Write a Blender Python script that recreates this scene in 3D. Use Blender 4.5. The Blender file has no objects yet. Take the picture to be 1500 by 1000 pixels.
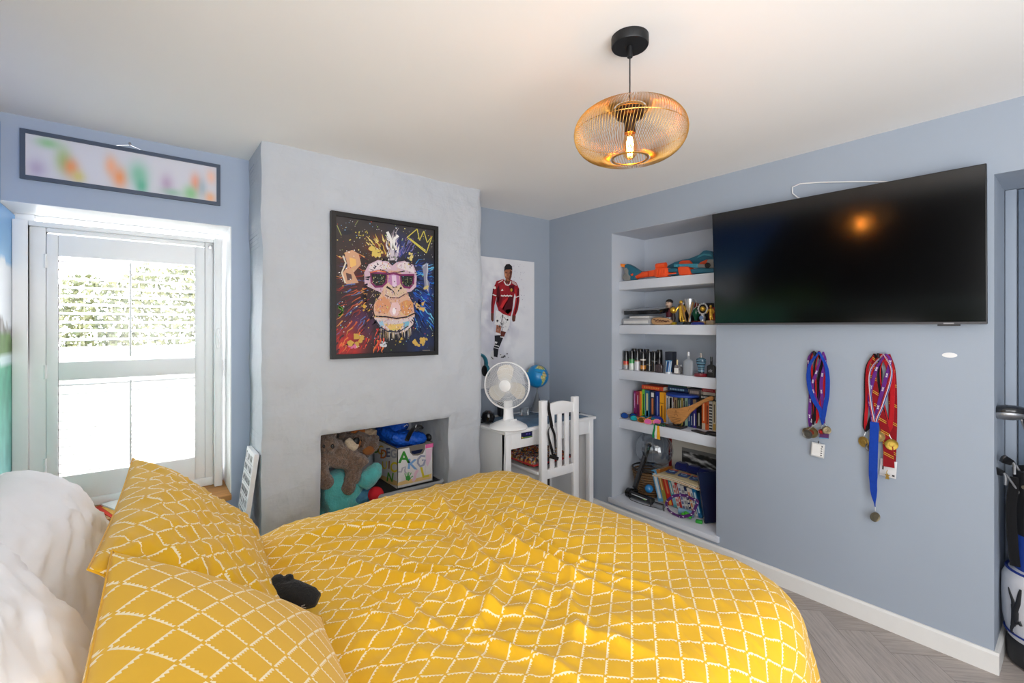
import bpy, bmesh, math, random
import numpy as np
from mathutils import Vector as V, Matrix, Euler
random.seed(7)
SC = bpy.context.scene
COL = SC.collection
PI = math.pi
def R(d): return math.radians(d)
# ------------------------------------------------------------------ helpers
def lin(c):
    c = c / 255.0
    return c / 12.92 if c <= .04045 else ((c + .055) / 1.055) ** 2.4
def rgb(c): return (lin(c[0]), lin(c[1]), lin(c[2]), 1.0)
def rotm(rx=0, ry=0, rz=0): return Euler((R(rx), R(ry), R(rz))).to_matrix().to_4x4()
def TR(x, y, z): return Matrix.Translation((x, y, z))
ROOT = {}
class B:
    """collects shapes; build() links them as one mesh object. Colours are sRGB 0-255 kept in the attribute Col."""
    def __init__(s, col=(200, 200, 200)):
        s.v = []; s.f = []; s.c = []; s.m = []; s.u = []; s.col = col; s.mi = 0; s.M = Matrix()
    def add(s, vs, fs, M=None, uv=None, cols=None):
        n = len(s.v); T = s.M @ M if M is not None else s.M
        s.v += [T @ V(p) for p in vs]
        for k, f in enumerate(fs):
            s.f.append(tuple(i + n for i in f)); s.m.append(s.mi)
            s.c.append([cols[i] for i in f] if cols is not None else [rgb(s.col)] * len(f))
            s.u.append([uv[i] for i in f] if uv is not None else None)
        return s
    def addbm(s, bm, M=None):
        bm.verts.index_update()
        s.add([v.co.copy() for v in bm.verts], [[v.index for v in f.verts] for f in bm.faces], M); bm.free(); return s
    def box(s, c, d, M=None, bev=0, seg=2, taper=None):
        bm = bmesh.new(); bmesh.ops.create_cube(bm, size=1)
        for v in bm.verts:
            v.co = V((v.co.x * d[0], v.co.y * d[1], v.co.z * d[2]))
            if taper and v.co.z > 0: v.co.x *= taper[0]; v.co.y *= taper[1]
        if bev: bmesh.ops.bevel(bm, geom=bm.edges[:], offset=min(bev, min(d) * .49), segments=seg, profile=.5, affect='EDGES')
        T = TR(*c)
        if M is not None: T = T @ M
        return s.addbm(bm, T)
    def lo(s, a, b, bev=0, seg=2):
        return s.box([(a[i] + b[i]) / 2 for i in range(3)], [abs(b[i] - a[i]) for i in range(3)], bev=bev, seg=seg)
    def tube(s, pts, r, n=8, closed=False, sq=None, up=None):
        """r: number or list; sq=(a,b) makes an elliptical / strip section"""
        P = [V(p) for p in pts]; m = len(P); rs = r if isinstance(r, (list, tuple)) else [r] * m
        vs = []; prev = None
        for i, p in enumerate(P):
            if closed: t = P[(i + 1) % m] - P[i - 1]
            else: t = P[min(i + 1, m - 1)] - P[max(i - 1, 0)]
            t = t.normalized() if t.length > 1e-9 else V((0, 0, 1))
            if prev is None:
                a = V(up) if up else (V((0, 0, 1)) if abs(t.z) < .9 else V((1, 0, 0)))
            else: a = prev
            a = (a - t * a.dot(t)); a = a.normalized() if a.length > 1e-6 else t.orthogonal().normalized()
            prev = a; b = t.cross(a)
            for k in range(n):
                an = 2 * PI * k / n; ca, sa = math.cos(an), math.sin(an)
                if sq: ca *= sq[0]; sa *= sq[1]
                vs.append(p + (a * ca + b * sa) * rs[i])
        fs = []
        for i in range(m if closed else m - 1):
            for k in range(n):
                fs.append((i * n + k, i * n + (k + 1) % n, ((i + 1) % m) * n + (k + 1) % n, ((i + 1) % m) * n + k))
        if not closed:
            fs.append(tuple(range(n - 1, -1, -1))); fs.append(tuple((m - 1) * n + k for k in range(n)))
        return s.add(vs, fs)
    def cyl(s, a, b, r, r2=None, n=20): return s.tube([a, b], [r, r if r2 is None else r2], n)
    def lathe(s, prof, M=None, n=28, sx=1, sy=1):
        vs = []; fs = []; m = len(prof)
        for (r, z) in prof:
            for k in range(n):
                a = 2 * PI * k / n; vs.append((r * math.cos(a) * sx, r * math.sin(a) * sy, z))
        for i in range(m - 1):
            for k in range(n): fs.append((i * n + k, i * n + (k + 1) % n, (i + 1) * n + (k + 1) % n, (i + 1) * n + k))
        if prof[0][0] > 1e-5: fs.append(tuple(range(n - 1, -1, -1)))
        if prof[-1][0] > 1e-5: fs.append(tuple((m - 1) * n + k for k in range(n)))
        return s.add(vs, fs, M)
    def prism(s, poly, d, M=None, bev=0):
        """2-D outline extruded from z=0 to z=d in the frame M"""
        if bev:
            bm = bmesh.new(); a = [bm.verts.new((p[0], p[1], 0)) for p in poly]; f = bm.faces.new(a)
            r = bmesh.ops.extrude_face_region(bm, geom=[f])
            for e in r['geom']:
                if isinstance(e, bmesh.types.BMVert): e.co.z += d
            bmesh.ops.bevel(bm, geom=bm.edges[:], offset=bev, segments=2, profile=.5, affect='EDGES')
            return s.addbm(bm, M)
        n = len(poly); vs = [(p[0], p[1], 0) for p in poly] + [(p[0], p[1], d) for p in poly]
        fs = [tuple(range(n - 1, -1, -1)), tuple(range(n, 2 * n))] + [(i, (i + 1) % n, n + (i + 1) % n, n + i) for i in range(n)]
        return s.add(vs, fs, M)
    def ell(s, c, r, M=None, n=18, m=12):
        vs = []; fs = []
        for i in range(m + 1):
            th = PI * i / m
            for k in range(n):
                a = 2 * PI * k / n
                vs.append((r[0] * math.sin(th) * math.cos(a), r[1] * math.sin(th) * math.sin(a), r[2] * math.cos(th)))
        for i in range(m):
            for k in range(n): fs.append((i * n + k, (i + 1) * n + k, (i + 1) * n + (k + 1) % n, i * n + (k + 1) % n))
        T = TR(*c)
        return s.add(vs, fs, T @ M if M is not None else T)
    def grid(s, fn, nu, nv, uvf=None, colf=None):
        vs = []; uv = []; cs = []
        for i in range(nu + 1):
            for j in range(nv + 1):
                a, b = i / nu, j / nv; vs.append(fn(a, b))
                uv.append(uvf(a, b) if uvf else (a, b))
                if colf: cs.append(rgb(colf(a, b)))
        fs = [(i * (nv + 1) + j, (i + 1) * (nv + 1) + j, (i + 1) * (nv + 1) + j + 1, i * (nv + 1) + j + 1) for i in range(nu) for j in range(nv)]
        return s.add(vs, fs, None, uv, cs if colf else None)
    def build(s, name, mats, parent=None, sharp=35, local=False, origin=None, weld=True):
        mats = mats if isinstance(mats, (list, tuple)) else [mats]
        if parent is not None:
            if not local:
                I = ROOT[parent.name].inverted(); vs = [I @ p for p in s.v]
            else: vs = s.v
        else:
            if origin is None:
                xs = [p.x for p in s.v]; ys = [p.y for p in s.v]; zs = [p.z for p in s.v]
                origin = ((min(xs) + max(xs)) / 2, (min(ys) + max(ys)) / 2, min(zs))
            O = V(origin); vs = [p - O for p in s.v]
        me = bpy.data.meshes.new(name)
        me.from_pydata([tuple(p) for p in vs], [], s.f)
        ca = me.color_attributes.new('Col', 'FLOAT_COLOR', 'CORNER')
        flat = [x for f in s.c for c in f for x in c]; ca.data.foreach_set('color', flat)
        if any(u is not None for u in s.u):
            ul = me.uv_layers.new(name='UVMap')
            fl = [x for f, u in zip(s.f, s.u) for q in (u if u is not None else [(0, 0)] * len(f)) for x in q]
            ul.data.foreach_set('uv', fl)
        me.polygons.foreach_set('material_index', s.m)
        for m in mats: me.materials.append(m)
        bm = bmesh.new(); bm.from_mesh(me)
        if weld: bmesh.ops.remove_doubles(bm, verts=bm.verts, dist=1e-6)
        bmesh.ops.recalc_face_normals(bm, faces=bm.faces)
        bm.to_mesh(me); bm.free()
        me.polygons.foreach_set('use_smooth', [True] * len(me.polygons))
        me.set_sharp_from_angle(angle=R(sharp))
        o = bpy.data.objects.new(name, me); COL.objects.link(o)
        if parent is not None: o.parent = parent; ROOT[o.name] = ROOT[parent.name]
        else: o.location = origin; ROOT[o.name] = TR(*origin)
        return o
def tag(o, label, cat, group=None, kind=None):
    if label: o['label'] = label
    if cat: o['category'] = cat
    if group: o['group'] = group
    if kind: o['kind'] = kind
    return o
def thing(name, label, cat, loc=(0, 0, 0), rz=0, group=None, M=None):
    o = bpy.data.objects.new(name, None); COL.objects.link(o); o.empty_display_size = .05
    W = M if M is not None else TR(*loc) @ rotm(0, 0, rz)
    o.matrix_world = W; o.location = W.to_translation(); o.rotation_euler = W.to_euler()
    ROOT[o.name] = W
    return tag(o, label, cat, group)
def dup(root, W, label, group=None):
    r = root.copy(); COL.objects.link(r)
    r.location = W.to_translation(); r.rotation_euler = W.to_euler(); r['label'] = label
    if group: r['group'] = group
    for ch in list(root.children):
        c = ch.copy(); COL.objects.link(c); c.parent = r
        for g in ch.children:
            d = g.copy(); COL.objects.link(d); d.parent = c
    return r
def struct(o, label=None): o['kind'] = 'structure'; return tag(o, label, None)
# ------------------------------------------------------------------ numpy noise
def vn(x, y, seed=0):
    xi = np.floor(x).astype(np.int64); yi = np.floor(y).astype(np.int64); xf = x - xi; yf = y - yi
    def h(a, b):
        n = (a * 374761393 + b * 668265263 + seed * 1442695041) & 0x7fffffff
        n = ((n ^ (n >> 13)) * 1274126177) & 0x7fffffff
        return ((n ^ (n >> 16)) & 0xffff) / 65535.0
    u = xf * xf * xf * (xf * (xf * 6 - 15) + 10); w = yf * yf * yf * (yf * (yf * 6 - 15) + 10)
    return (h(xi, yi) * (1 - u) + h(xi + 1, yi) * u) * (1 - w) + (h(xi, yi + 1) * (1 - u) + h(xi + 1, yi + 1) * u) * w
def fbm(x, y, seed=0, o=4):
    s = 0; a = .5; t = 0
    for k in range(o):
        s = s + a * vn(x * 2 ** k, y * 2 ** k, seed + k * 17); t += a; a *= .5
    return s / t
from mathutils import noise as mnoise
def sf(x, y, seed=0, o=4):
    s = 0; a = .5; t = 0; k = 1
    for i in range(o): s += a * mnoise.noise((x * k + seed * 3.17, y * k - seed * 1.91, seed * 7.7 + i * 5.1)); t += a; a *= .5; k *= 2
    return .5 + .62 * s / t
# ------------------------------------------------------------------ materials
def nodes(name):
    m = bpy.data.materials.new(name); m.use_nodes = True; nt = m.node_tree
    bs = nt.nodes['Principled BSDF']; return m, nt, bs
def mth(nt, op, a, b=None, c=None):
    n = nt.nodes.new('ShaderNodeMath'); n.operation = op
    for k, x in enumerate((a, b, c)):
        if x is None: continue
        if isinstance(x, (int, float)): n.inputs[k].default_value = x
        else: nt.links.new(x, n.inputs[k])
    return n.outputs[0]
def mixc(nt, f, a, b, mode='MIX'):
    n = nt.nodes.new('ShaderNodeMix'); n.data_type = 'RGBA'; n.blend_type = mode
    for s, x in ((n.inputs[0], f), (n.inputs[6], a), (n.inputs[7], b)):
        if isinstance(x, (int, float)): s.default_value = x
        elif isinstance(x, tuple): s.default_value = x
        else: nt.links.new(x, s)
    return n.outputs[2]
def noise_tex(nt, scale, detail=4, coord='Object', sc3=None, rough=.55):
    tc = nt.nodes.new('ShaderNodeTexCoord'); src = tc.outputs[coord]
    if sc3:
        mp = nt.nodes.new('ShaderNodeMapping'); mp.inputs['Scale'].default_value = sc3; nt.links.new(src, mp.inputs[0]); src = mp.outputs[0]
    n = nt.nodes.new('ShaderNodeTexNoise'); n.inputs['Scale'].default_value = scale; n.inputs['Detail'].default_value = detail
    n.inputs['Roughness'].default_value = rough
    nt.links.new(src, n.inputs['Vector']); return n.outputs['Fac']
def bump(nt, bs, h, strength=.2, dist=.01):
    b = nt.nodes.new('ShaderNodeBump'); b.inputs['Strength'].default_value = strength; b.inputs['Distance'].default_value = dist
    nt.links.new(h, b.inputs['Height']); nt.links.new(b.outputs[0], bs.inputs['Normal'])
def mat(name, col=None, rough=.5, metal=0, var=.06, vscale=14, bmp=0, bscale=120, bdist=.002, spec=.5, coat=0, sheen=0, sc3=None, **kw):
    """col None: the colour comes from the attribute Col; var: gentle noise in the colour; bmp: noise relief"""
    m, nt, bs = nodes(name)
    if col is None:
        a = nt.nodes.new('ShaderNodeAttribute'); a.attribute_name = 'Col'; c = a.outputs['Color']
    else: c = rgb(col)
    if var:
        f = noise_tex(nt, vscale, 3, sc3=sc3)
        r = nt.nodes.new('ShaderNodeMapRange'); nt.links.new(f, r.inputs[0])
        r.inputs[1].default_value = .25; r.inputs[2].default_value = .75; r.inputs[3].default_value = 1 - var; r.inputs[4].default_value = 1 + var
        n = nt.nodes.new('ShaderNodeVectorMath'); n.operation = 'SCALE'
        if isinstance(c, tuple): n.inputs[0].default_value = c[:3]
        else: nt.links.new(c, n.inputs[0])
        nt.links.new(r.outputs[0], n.inputs['Scale']); c = n.outputs[0]
    if isinstance(c, tuple): bs.inputs['Base Color'].default_value = c
    else: nt.links.new(c, bs.inputs['Base Color'])
    bs.inputs['Roughness'].default_value = rough; bs.inputs['Metallic'].default_value = metal
    bs.inputs['Specular IOR Level'].default_value = spec; bs.inputs['Coat Weight'].default_value = coat
    bs.inputs['Sheen Weight'].default_value = sheen
    if bmp: bump(nt, bs, noise_tex(nt, bscale, 4), bmp, bdist)
    for k, x in kw.items(): bs.inputs[k.replace('_', ' ')].default_value = x
    return m
def emat(name, col, strength):
    m, nt, bs = nodes(name); bs.inputs['Base Color'].default_value = rgb(col)
    bs.inputs['Emission Color'].default_value = rgb(col); bs.inputs['Emission Strength'].default_value = strength; return m
def glass(name, col=(255, 255, 255), rough=0.0, alpha=.12):
    """thin clear pane / shell: mostly see-through with a glossy skin"""
    m, nt, bs = nodes(name); out = nt.nodes['Material Output']
    t = nt.nodes.new('ShaderNodeBsdfTransparent'); t.inputs[0].default_value = rgb(col)
    g = nt.nodes.new('ShaderNodeBsdfGlossy'); g.inputs['Roughness'].default_value = rough
    fr = nt.nodes.new('ShaderNodeLayerWeight'); fr.inputs['Blend'].default_value = .25
    f = mth(nt, 'MULTIPLY_ADD', fr.outputs['Facing'], .5, alpha * .3)
    mx = nt.nodes.new('ShaderNodeMixShader'); nt.links.new(f, mx.inputs[0]); nt.links.new(t.outputs[0], mx.inputs[1]); nt.links.new(g.outputs[0], mx.inputs[2])
    nt.links.new(mx.outputs[0], out.inputs[0]); return m
WALLC = (157, 167, 180)
M_wall = mat('blue_grey_wall_paint', WALLC, .75, var=.015, vscale=3, bmp=.25, bscale=260, bdist=.001, spec=.3)
M_plaster = mat('chimney_paint', (192, 197, 204), .7, var=.03, vscale=4, bmp=.5, bscale=7, bdist=.02, spec=.3)
# trowelled plaster: long soft ridges as well as the fine grain
_nt = M_plaster.node_tree; _bs = _nt.nodes['Principled BSDF']
def _rid(scale, sc3, seed):
    f = noise_tex(_nt, scale, 4, sc3=sc3); return mth(_nt, 'SUBTRACT', 1, mth(_nt, 'ABSOLUTE', mth(_nt, 'MULTIPLY_ADD', f, 4.4, -2.2)))
_h = mth(_nt, 'ADD', mth(_nt, 'MAXIMUM', _rid(3.2, (1, 1, .55), 0), 0), mth(_nt, 'MULTIPLY', mth(_nt, 'MAXIMUM', _rid(6, (.5, 1, 1.1), 1), 0), .6))
_h = mth(_nt, 'ADD', _h, mth(_nt, 'MULTIPLY', noise_tex(_nt, 14, 5), .8))
bump(_nt, _bs, _h, .55, .011)
M_ceil = mat('ceiling_paint', (243, 242, 240), .85, var=.012, vscale=2, bmp=.1, bscale=120, bdist=.001, spec=.2)
M_white = mat('white_gloss_paint', (246, 247, 248), .4, var=.01, bmp=.05, bscale=60)
M_whitem = mat('white_matt', (232, 232, 232), .6, var=.02)
M_shelf = mat('pale_blue_shelf_paint', (207, 212, 221), .5, var=.015, bmp=.06, bscale=90)
M_att = mat('painted_colour', None, .5, var=.05, vscale=30)
M_attm = mat('matt_print', None, .85, var=.04, vscale=40, spec=.15)
M_attg = mat('glossy_colour', None, .18, var=.03, vscale=20, coat=.3)
M_art = mat('print_ink', None, .45, var=.0)
M_cloth = mat('cloth', None, .9, var=.1, vscale=60, bmp=.3, bscale=700, bdist=.001, spec=.1, sheen=.2)
M_plush = mat('plush', None, .95, var=.4, vscale=75, bmp=1, bscale=110, bdist=.012, spec=.05, sheen=.4)
M_black = mat('black_plastic', (22, 22, 24), .4, var=.1, vscale=30)
M_blackg = mat('black_gloss', (10, 10, 11), .12, var=0)
M_chrome = mat('chrome', (205, 205, 208), .18, 1, var=.03)
M_goldm = mat('metal_colour', None, .38, .85, var=.12, vscale=60, bmp=.3, bscale=90, bdist=.003)
M_glass = glass('clear_glass')
M_wood = mat('honey_wood', (196, 138, 72), .5, var=.22, vscale=6, sc3=(1, 9, 9), bmp=.15, bscale=40)
M_paper = mat('paper', (226, 219, 202), .9, var=.05, vscale=200)
SUNNY, LOWER_GLOW, BASE = 11, 7.0, 4.6
# ------------------------------------------------------------------ camera, world, openings for daylight (rear and left ones added for fill)
cam = bpy.data.cameras.new('camera'); co = bpy.data.objects.new('camera', cam); COL.objects.link(co); SC.camera = co
cam.sensor_width = 36; cam.lens = 676 / 1500 * 36; cam.shift_y = -22 / 1500; cam.clip_start = .02
co.location = (0, 0, 1.5); co.rotation_euler = (R(90), 0, -math.atan2(.6225, .7826))
w = bpy.data.worlds.new('daylight'); SC.world = w; w.use_nodes = True
wt = w.node_tree; bg = wt.nodes['Background']
# open sky: brightest on the side beyond the shutter, with an added glow below the horizon to lift the ceiling
tcw = wt.nodes.new('ShaderNodeTexCoord')
def wdot(vx, vy, vz):
    n = wt.nodes.new('ShaderNodeVectorMath'); n.operation = 'DOT_PRODUCT'; wt.links.new(tcw.outputs['Generated'], n.inputs[0]); n.inputs[1].default_value = (vx, vy, vz); return n.outputs['Value']
def wmap(x, a, b, c, d):
    n = wt.nodes.new('ShaderNodeMapRange'); n.interpolation_type = 'SMOOTHSTEP'; wt.links.new(x, n.inputs[0])
    for k, q in enumerate((a, b, c, d)): n.inputs[k + 1].default_value = q
    return n.outputs[0]
bright = mth(wt, 'ADD', wmap(wdot(-.15, .86, .48), .25, .8, 0, SUNNY), wmap(wdot(0, 0, 1), -.25, 0.05, LOWER_GLOW, BASE))
wt.links.new(bright, bg.inputs[1]); bg.inputs[0].default_value = (.985, .99, 1, 1)
SC.view_settings.view_transform = 'Standard'; SC.view_settings.look = 'None'; SC.view_settings.gamma = 1; SC.view_settings.exposure = 0.19
SC.cycles.use_denoising = True; SC.cycles.max_bounces = 12; SC.cycles.diffuse_bounces = 8; SC.cycles.transparent_max_bounces = 16
def portal(loc, rot, sx, sy):
    l = bpy.data.lights.new('daylight_portal', 'AREA'); l.shape = 'RECTANGLE'; l.size = sx; l.size_y = sy; l.cycles.is_portal = True
    o = bpy.data.objects.new('daylight_portal', l); COL.objects.link(o); o.location = loc; o.rotation_euler = [R(a) for a in rot]
portal((-.06, 3.44, 1.3), (-90, 0, 0), .95, 1.6)
portal((.45, -1.55, 1.2), (90, 0, 0), 1.7, 2.2)
portal((-.57, -.68, 1.3), (0, -90, 0), 2.0, 1.5)
# ------------------------------------------------------------------ the room
CZ = 2.467
# floor: herringbone planks
fb = B(); L_, W_ = .75, .15; rnd = random.Random(3); Mf = TR(1.2, 1, 0) @ rotm(0, 0, 45)
def plank(x, y, a, b):
    g = rnd.uniform(-9, 9); o = (rnd.random() * 9, rnd.random() * 9); fb.col = (182 + g, 172 + g, 165 + g)
    e = .0008; vs = [(x + e, y + e, 0), (x + a - e, y + e, 0), (x + a - e, y + b - e, 0), (x + e, y + b - e, 0)]
    uv = [(o[0], o[1]), (o[0] + a, o[1]), (o[0] + a, o[1] + b), (o[0], o[1] + b)]
    if b > a: uv = [(q[1], q[0]) for q in uv]
    fb.add(vs, [(0, 1, 2, 3)], Mf, uv)
for k in range(-26, 27):
    for m in range(-4, 5):
        plank(k * W_ + m * 2 * L_, k * W_, L_, W_)
        plank(k * W_ + L_ + m * 2 * L_, (k - 4) * W_, W_, L_)
bm = bmesh.new(); vv = [bm.verts.new(p) for p in fb.v]
ul = bm.loops.layers.uv.new('UVMap'); cl = bm.loops.layers.float_color.new('Col')
for f, c, u in zip(fb.f, fb.c, fb.u):
    ff = bm.faces.new([vv[i] for i in f])
    for l, cc, uu in zip(ff.loops, c, u): l[cl] = cc; l[ul].uv = uu
for co_, no in (((-.6, 0, 0), (-1, 0, 0)), ((3.4, 0, 0), (1, 0, 0)), ((0, -1.5, 0), (0, -1, 0)), ((0, 3.3, 0), (0, 1, 0))):
    bmesh.ops.bisect_plane(bm, geom=bm.verts[:] + bm.edges[:] + bm.faces[:], plane_co=co_, plane_no=no, clear_outer=True)
me = bpy.data.meshes.new('floor'); bm.to_mesh(me); bm.free()
m, nt, bs = nodes('grey_oak_planks'); a = nt.nodes.new('ShaderNodeAttribute'); a.attribute_name = 'Col'
g1 = noise_tex(nt, 6, 6, 'UV', (1, 14, 1), .65); g2 = noise_tex(nt, 26, 5, 'UV', (1, 12, 1), .7)
gr = mth(nt, 'POWER', g1, 2.2); gg = mth(nt, 'MULTIPLY_ADD', g2, .45, mth(nt, 'MULTIPLY', gr, 1.6))
rp = nt.nodes.new('ShaderNodeMapRange'); nt.links.new(gg, rp.inputs[0]); rp.inputs[1].default_value = .2; rp.inputs[2].default_value = .85; rp.inputs[3].default_value = 1.08; rp.inputs[4].default_value = .68
vm = nt.nodes.new('ShaderNodeVectorMath'); vm.operation = 'SCALE'; nt.links.new(a.outputs['Color'], vm.inputs[0]); nt.links.new(rp.outputs[0], vm.inputs['Scale'])
nt.links.new(vm.outputs[0], bs.inputs['Base Color']); bs.inputs['Roughness'].default_value = .5; bump(nt, bs, g2, .15, .002)
me.materials.append(m); fl = bpy.data.objects.new('floor', me); COL.objects.link(fl); struct(fl)
sub = struct(B().lo((-.7, -1.6, -.12), (3.5, 3.5, -.004)).build('floor_slab', mat('screed', (120, 116, 112), .9)))
struct(B().lo((-.7, -1.7, CZ), (3.5, 3.5, CZ + .12)).build('ceiling', M_ceil))
def lerp(a, b, t): return a + (b - a) * t
NX, XB, XR = 2.885, 3.317, 3.45   # wall face, niche back, outer face
YN0, YN1 = 1.508, 2.365
b = B()
b.lo((NX, YN1, 0), (XR, 3.08, CZ)); b.lo((NX, YN0, 2.235), (XR, YN1, CZ)); b.lo((NX, YN0, 0), (XR, YN1, .112))
b.lo((NX, .265, 0), (XR, YN0, CZ)); b.lo((XB, YN0, .112), (XR, YN1, 2.235))
b.lo((NX, -.42, 2.16), (XR, .265, CZ)); b.lo((3.3, -.42, 0), (XR, .265, 2.16)); b.lo((NX, -1.6, 0), (XR, -.42, CZ))  # last block: unseen return wall added to keep the recess darker
struct(b.build('wall_right', M_wall, weld=False))
struct(B().lo((3.262, .225, .092), (3.3, .263, 2.158), bev=.003).build('trim_1', M_wall))
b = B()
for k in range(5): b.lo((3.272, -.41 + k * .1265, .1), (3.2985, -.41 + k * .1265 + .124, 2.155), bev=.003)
struct(b.build('door_1', mat('door_recess_shade_paint', (112, 127, 146), .55, var=.03)))  # plank colour darkened to stand in for the shade of the recess
struct(B().lo((1.62, 3.08, 0), (NX, 3.4, CZ)).build('wall_back', M_wall))
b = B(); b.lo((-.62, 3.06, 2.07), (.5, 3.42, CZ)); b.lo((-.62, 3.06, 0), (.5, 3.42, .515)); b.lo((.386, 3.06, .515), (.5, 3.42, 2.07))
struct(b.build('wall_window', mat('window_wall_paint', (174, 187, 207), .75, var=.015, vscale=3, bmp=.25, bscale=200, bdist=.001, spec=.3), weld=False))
b = B(); b.lo((-.519, 3.0615, 2.0695), (.3855, 3.4, 2.075)); b.lo((.381, 3.0615, .55), (.3865, 3.41, 2.072))
struct(b.build('trim_2', M_white))   # white painted reveal of the window
b = B(); b.lo((-.62, .12, 0), (-.52, 3.42, CZ)); b.lo((-.62, -1.6, 0), (-.52, .12, .45)); b.lo((-.62, -1.6, 2.2), (-.52, .12, CZ)); b.lo((-.62, -1.6, .45), (-.52, -1.5, 2.2))  # unseen opening behind the camera, added to let in fill light
struct(b.build('wall_left', M_wall, weld=False))
b = B(); b.lo((-.62, -1.6, 0), (-.4, -1.5, CZ)); b.lo((1.3, -1.6, 0), (XR, -1.5, CZ)); b.lo((-.4, -1.6, 2.3), (1.3, -1.5, CZ)); b.lo((-.4, -1.6, 0), (1.3, -1.5, .12))  # unseen wall, its wide opening added for fill light
struct(b.build('wall_rear', M_wall, weld=False))
# chimney breast with its fireplace opening, hand-trowelled plaster
CX0, CX1, CY, OX0, OX1, OZ = .478, 1.868, 2.69, .772, 1.6, .889
def wob(x, z, k=0): return (sf(x * 2.3 + k, z * 2.3, 5) - .5) * .045 + (sf(x * 7 + k, z * 7, 9, 3) - .5) * .034
b = B()
xs = sorted(set([CX0 + (CX1 - CX0) * i / 70 for i in range(71)] + [OX0, OX1])); zs = sorted(set([CZ * i / 110 for i in range(111)] + [OZ]))
idx = {}; vs = []; fs = []
for i, x in enumerate(xs):
    for j, z in enumerate(zs):
        y = CY + wob(x, z)
        e = min(x - CX0, CX1 - x)
        if e < .03: y += .012 * (1 - e / .03) ** 2
        xx = x + (wob(z * .8, 7.7, 3) * .5 if e < 1e-6 else 0)
        dx = max(OX0 - x, x - OX1, 0); dz = max(z - OZ, 0); de = math.hypot(dx, dz)
        if de < .03: y += .012 * (1 - de / .03) ** 2
        idx[i, j] = len(vs); vs.append((xx, y, z))
for i in range(len(xs) - 1):
    for j in range(len(zs) - 1):
        if xs[i] >= OX0 - 1e-6 and xs[i + 1] <= OX1 + 1e-6 and zs[j + 1] <= OZ + 1e-6: continue
        fs.append((idx[i, j], idx[i + 1, j], idx[i + 1, j + 1], idx[i, j + 1]))
b.add(vs, fs)
for i, xend in ((0, 3.07), (len(xs) - 1, 3.09)):
    for j in range(len(zs) - 1):
        p, q = V(vs[idx[i, j]]), V(vs[idx[i, j + 1]])
        b.add([p, q, (p.x, xend, q.z), (p.x, xend, p.z)], [(0, 1, 2, 3)])
FB = 3.25
def reveal(p, q): b.add([p, q, (q[0], FB, q[2]), (p[0], FB, p[2])], [(0, 1, 2, 3)])
io0, io1, jo = xs.index(OX0), xs.index(OX1), zs.index(OZ)
for j in range(jo): reveal(vs[idx[io0, j]], vs[idx[io0, j + 1]]); reveal(vs[idx[io1, j]], vs[idx[io1, j + 1]])
for i in range(io0, io1): reveal(vs[idx[i, jo]], vs[idx[i + 1, jo]])
b.add([(OX0, FB, 0), (OX1, FB, 0), (OX1, FB, OZ), (OX0, FB, OZ)], [(0, 1, 2, 3)])
b.lo((.47, FB + .002, 0), (1.64, FB + .1, CZ))
struct(b.build('wall_chimney', M_plaster, sharp=50))
# niche lining, its paint lightened to stand in for missing fill light
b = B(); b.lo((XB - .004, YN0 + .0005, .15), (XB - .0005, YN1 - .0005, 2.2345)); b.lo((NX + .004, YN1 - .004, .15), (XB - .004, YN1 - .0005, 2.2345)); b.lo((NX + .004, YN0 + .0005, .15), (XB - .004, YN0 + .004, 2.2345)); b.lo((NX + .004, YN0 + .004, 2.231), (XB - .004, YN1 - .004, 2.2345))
struct(b.build('wall_niche_fill_light_lining', mat('niche_fill_light_paint', (192, 199, 209), .7, var=.015, vscale=3, bmp=.2, bscale=260, bdist=.001, spec=.3), weld=False))
# baseboards
b = B(); 
def skirt(p, q, nx, ny):
    p, q = V(p), V(q); n = V((nx, ny, 0)); t = .016
    sec = [(0, 0), (t, 0), (t, .082), (t * .55, .092), (0, .092)]
    a = [p + n * s + V((0, 0, z)) for s, z in sec]; c = [q + n * s + V((0, 0, z)) for s, z in sec]
    k = len(sec); b.add(a + c, [tuple(range(k)), tuple(range(k, 2 * k))] + [(i, (i + 1) % k, k + (i + 1) % k, k + i) for i in range(k)])
skirt((NX - .0005, .2485, 0), (NX - .0005, 3.078, 0), -1, 0); skirt((NX + .0005, .2645, 0), (3.299, .2645, 0), 0, -1); skirt((3.2995, .264, 0), (3.2995, -.418, 0), -1, 0)
struct(b.build('baseboard_right', mat('skirting_paint', (226, 225, 222), .45, var=.02), sharp=20, weld=False))
b = B(); skirt((1.88, 3.0795, 0), (2.86, 3.0795, 0), 0, -1); struct(b.build('baseboard_back', M_white))
# niche sill and shelves
struct(B().lo((2.868, YN0 - .02, .112), (XB - .001, YN1 + .02, .15), bev=.004).build('trim_3', M_shelf))
SH = [('topmost', 1.86, 1.79), ('second', 1.511, 1.442), ('third', 1.156, 1.08), ('fourth', .764, .69)]
for i, (nm, zt, zb) in enumerate(SH):
    o = B().lo((2.972, YN0 + .0045, zb), (XB - .0045, YN1 - .0045, zt), bev=.003).build('floating_shelf', M_shelf)
    tag(o, ['thick pale floating shelf carrying toy blasters, highest in the wall niche', 'thick pale floating shelf under the trophies and games console', 'thick pale floating shelf carrying spray cans and perfume bottles', 'thick pale floating shelf carrying upright paperbacks and sunglasses'][i], 'shelf', 'floating shelves in the wall niche')
# wood window board
o = B().lo((-.519, 3.035, .516), (.3855, 3.41, .548), bev=.006).build('windowsill', M_wood); struct(o)
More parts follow.
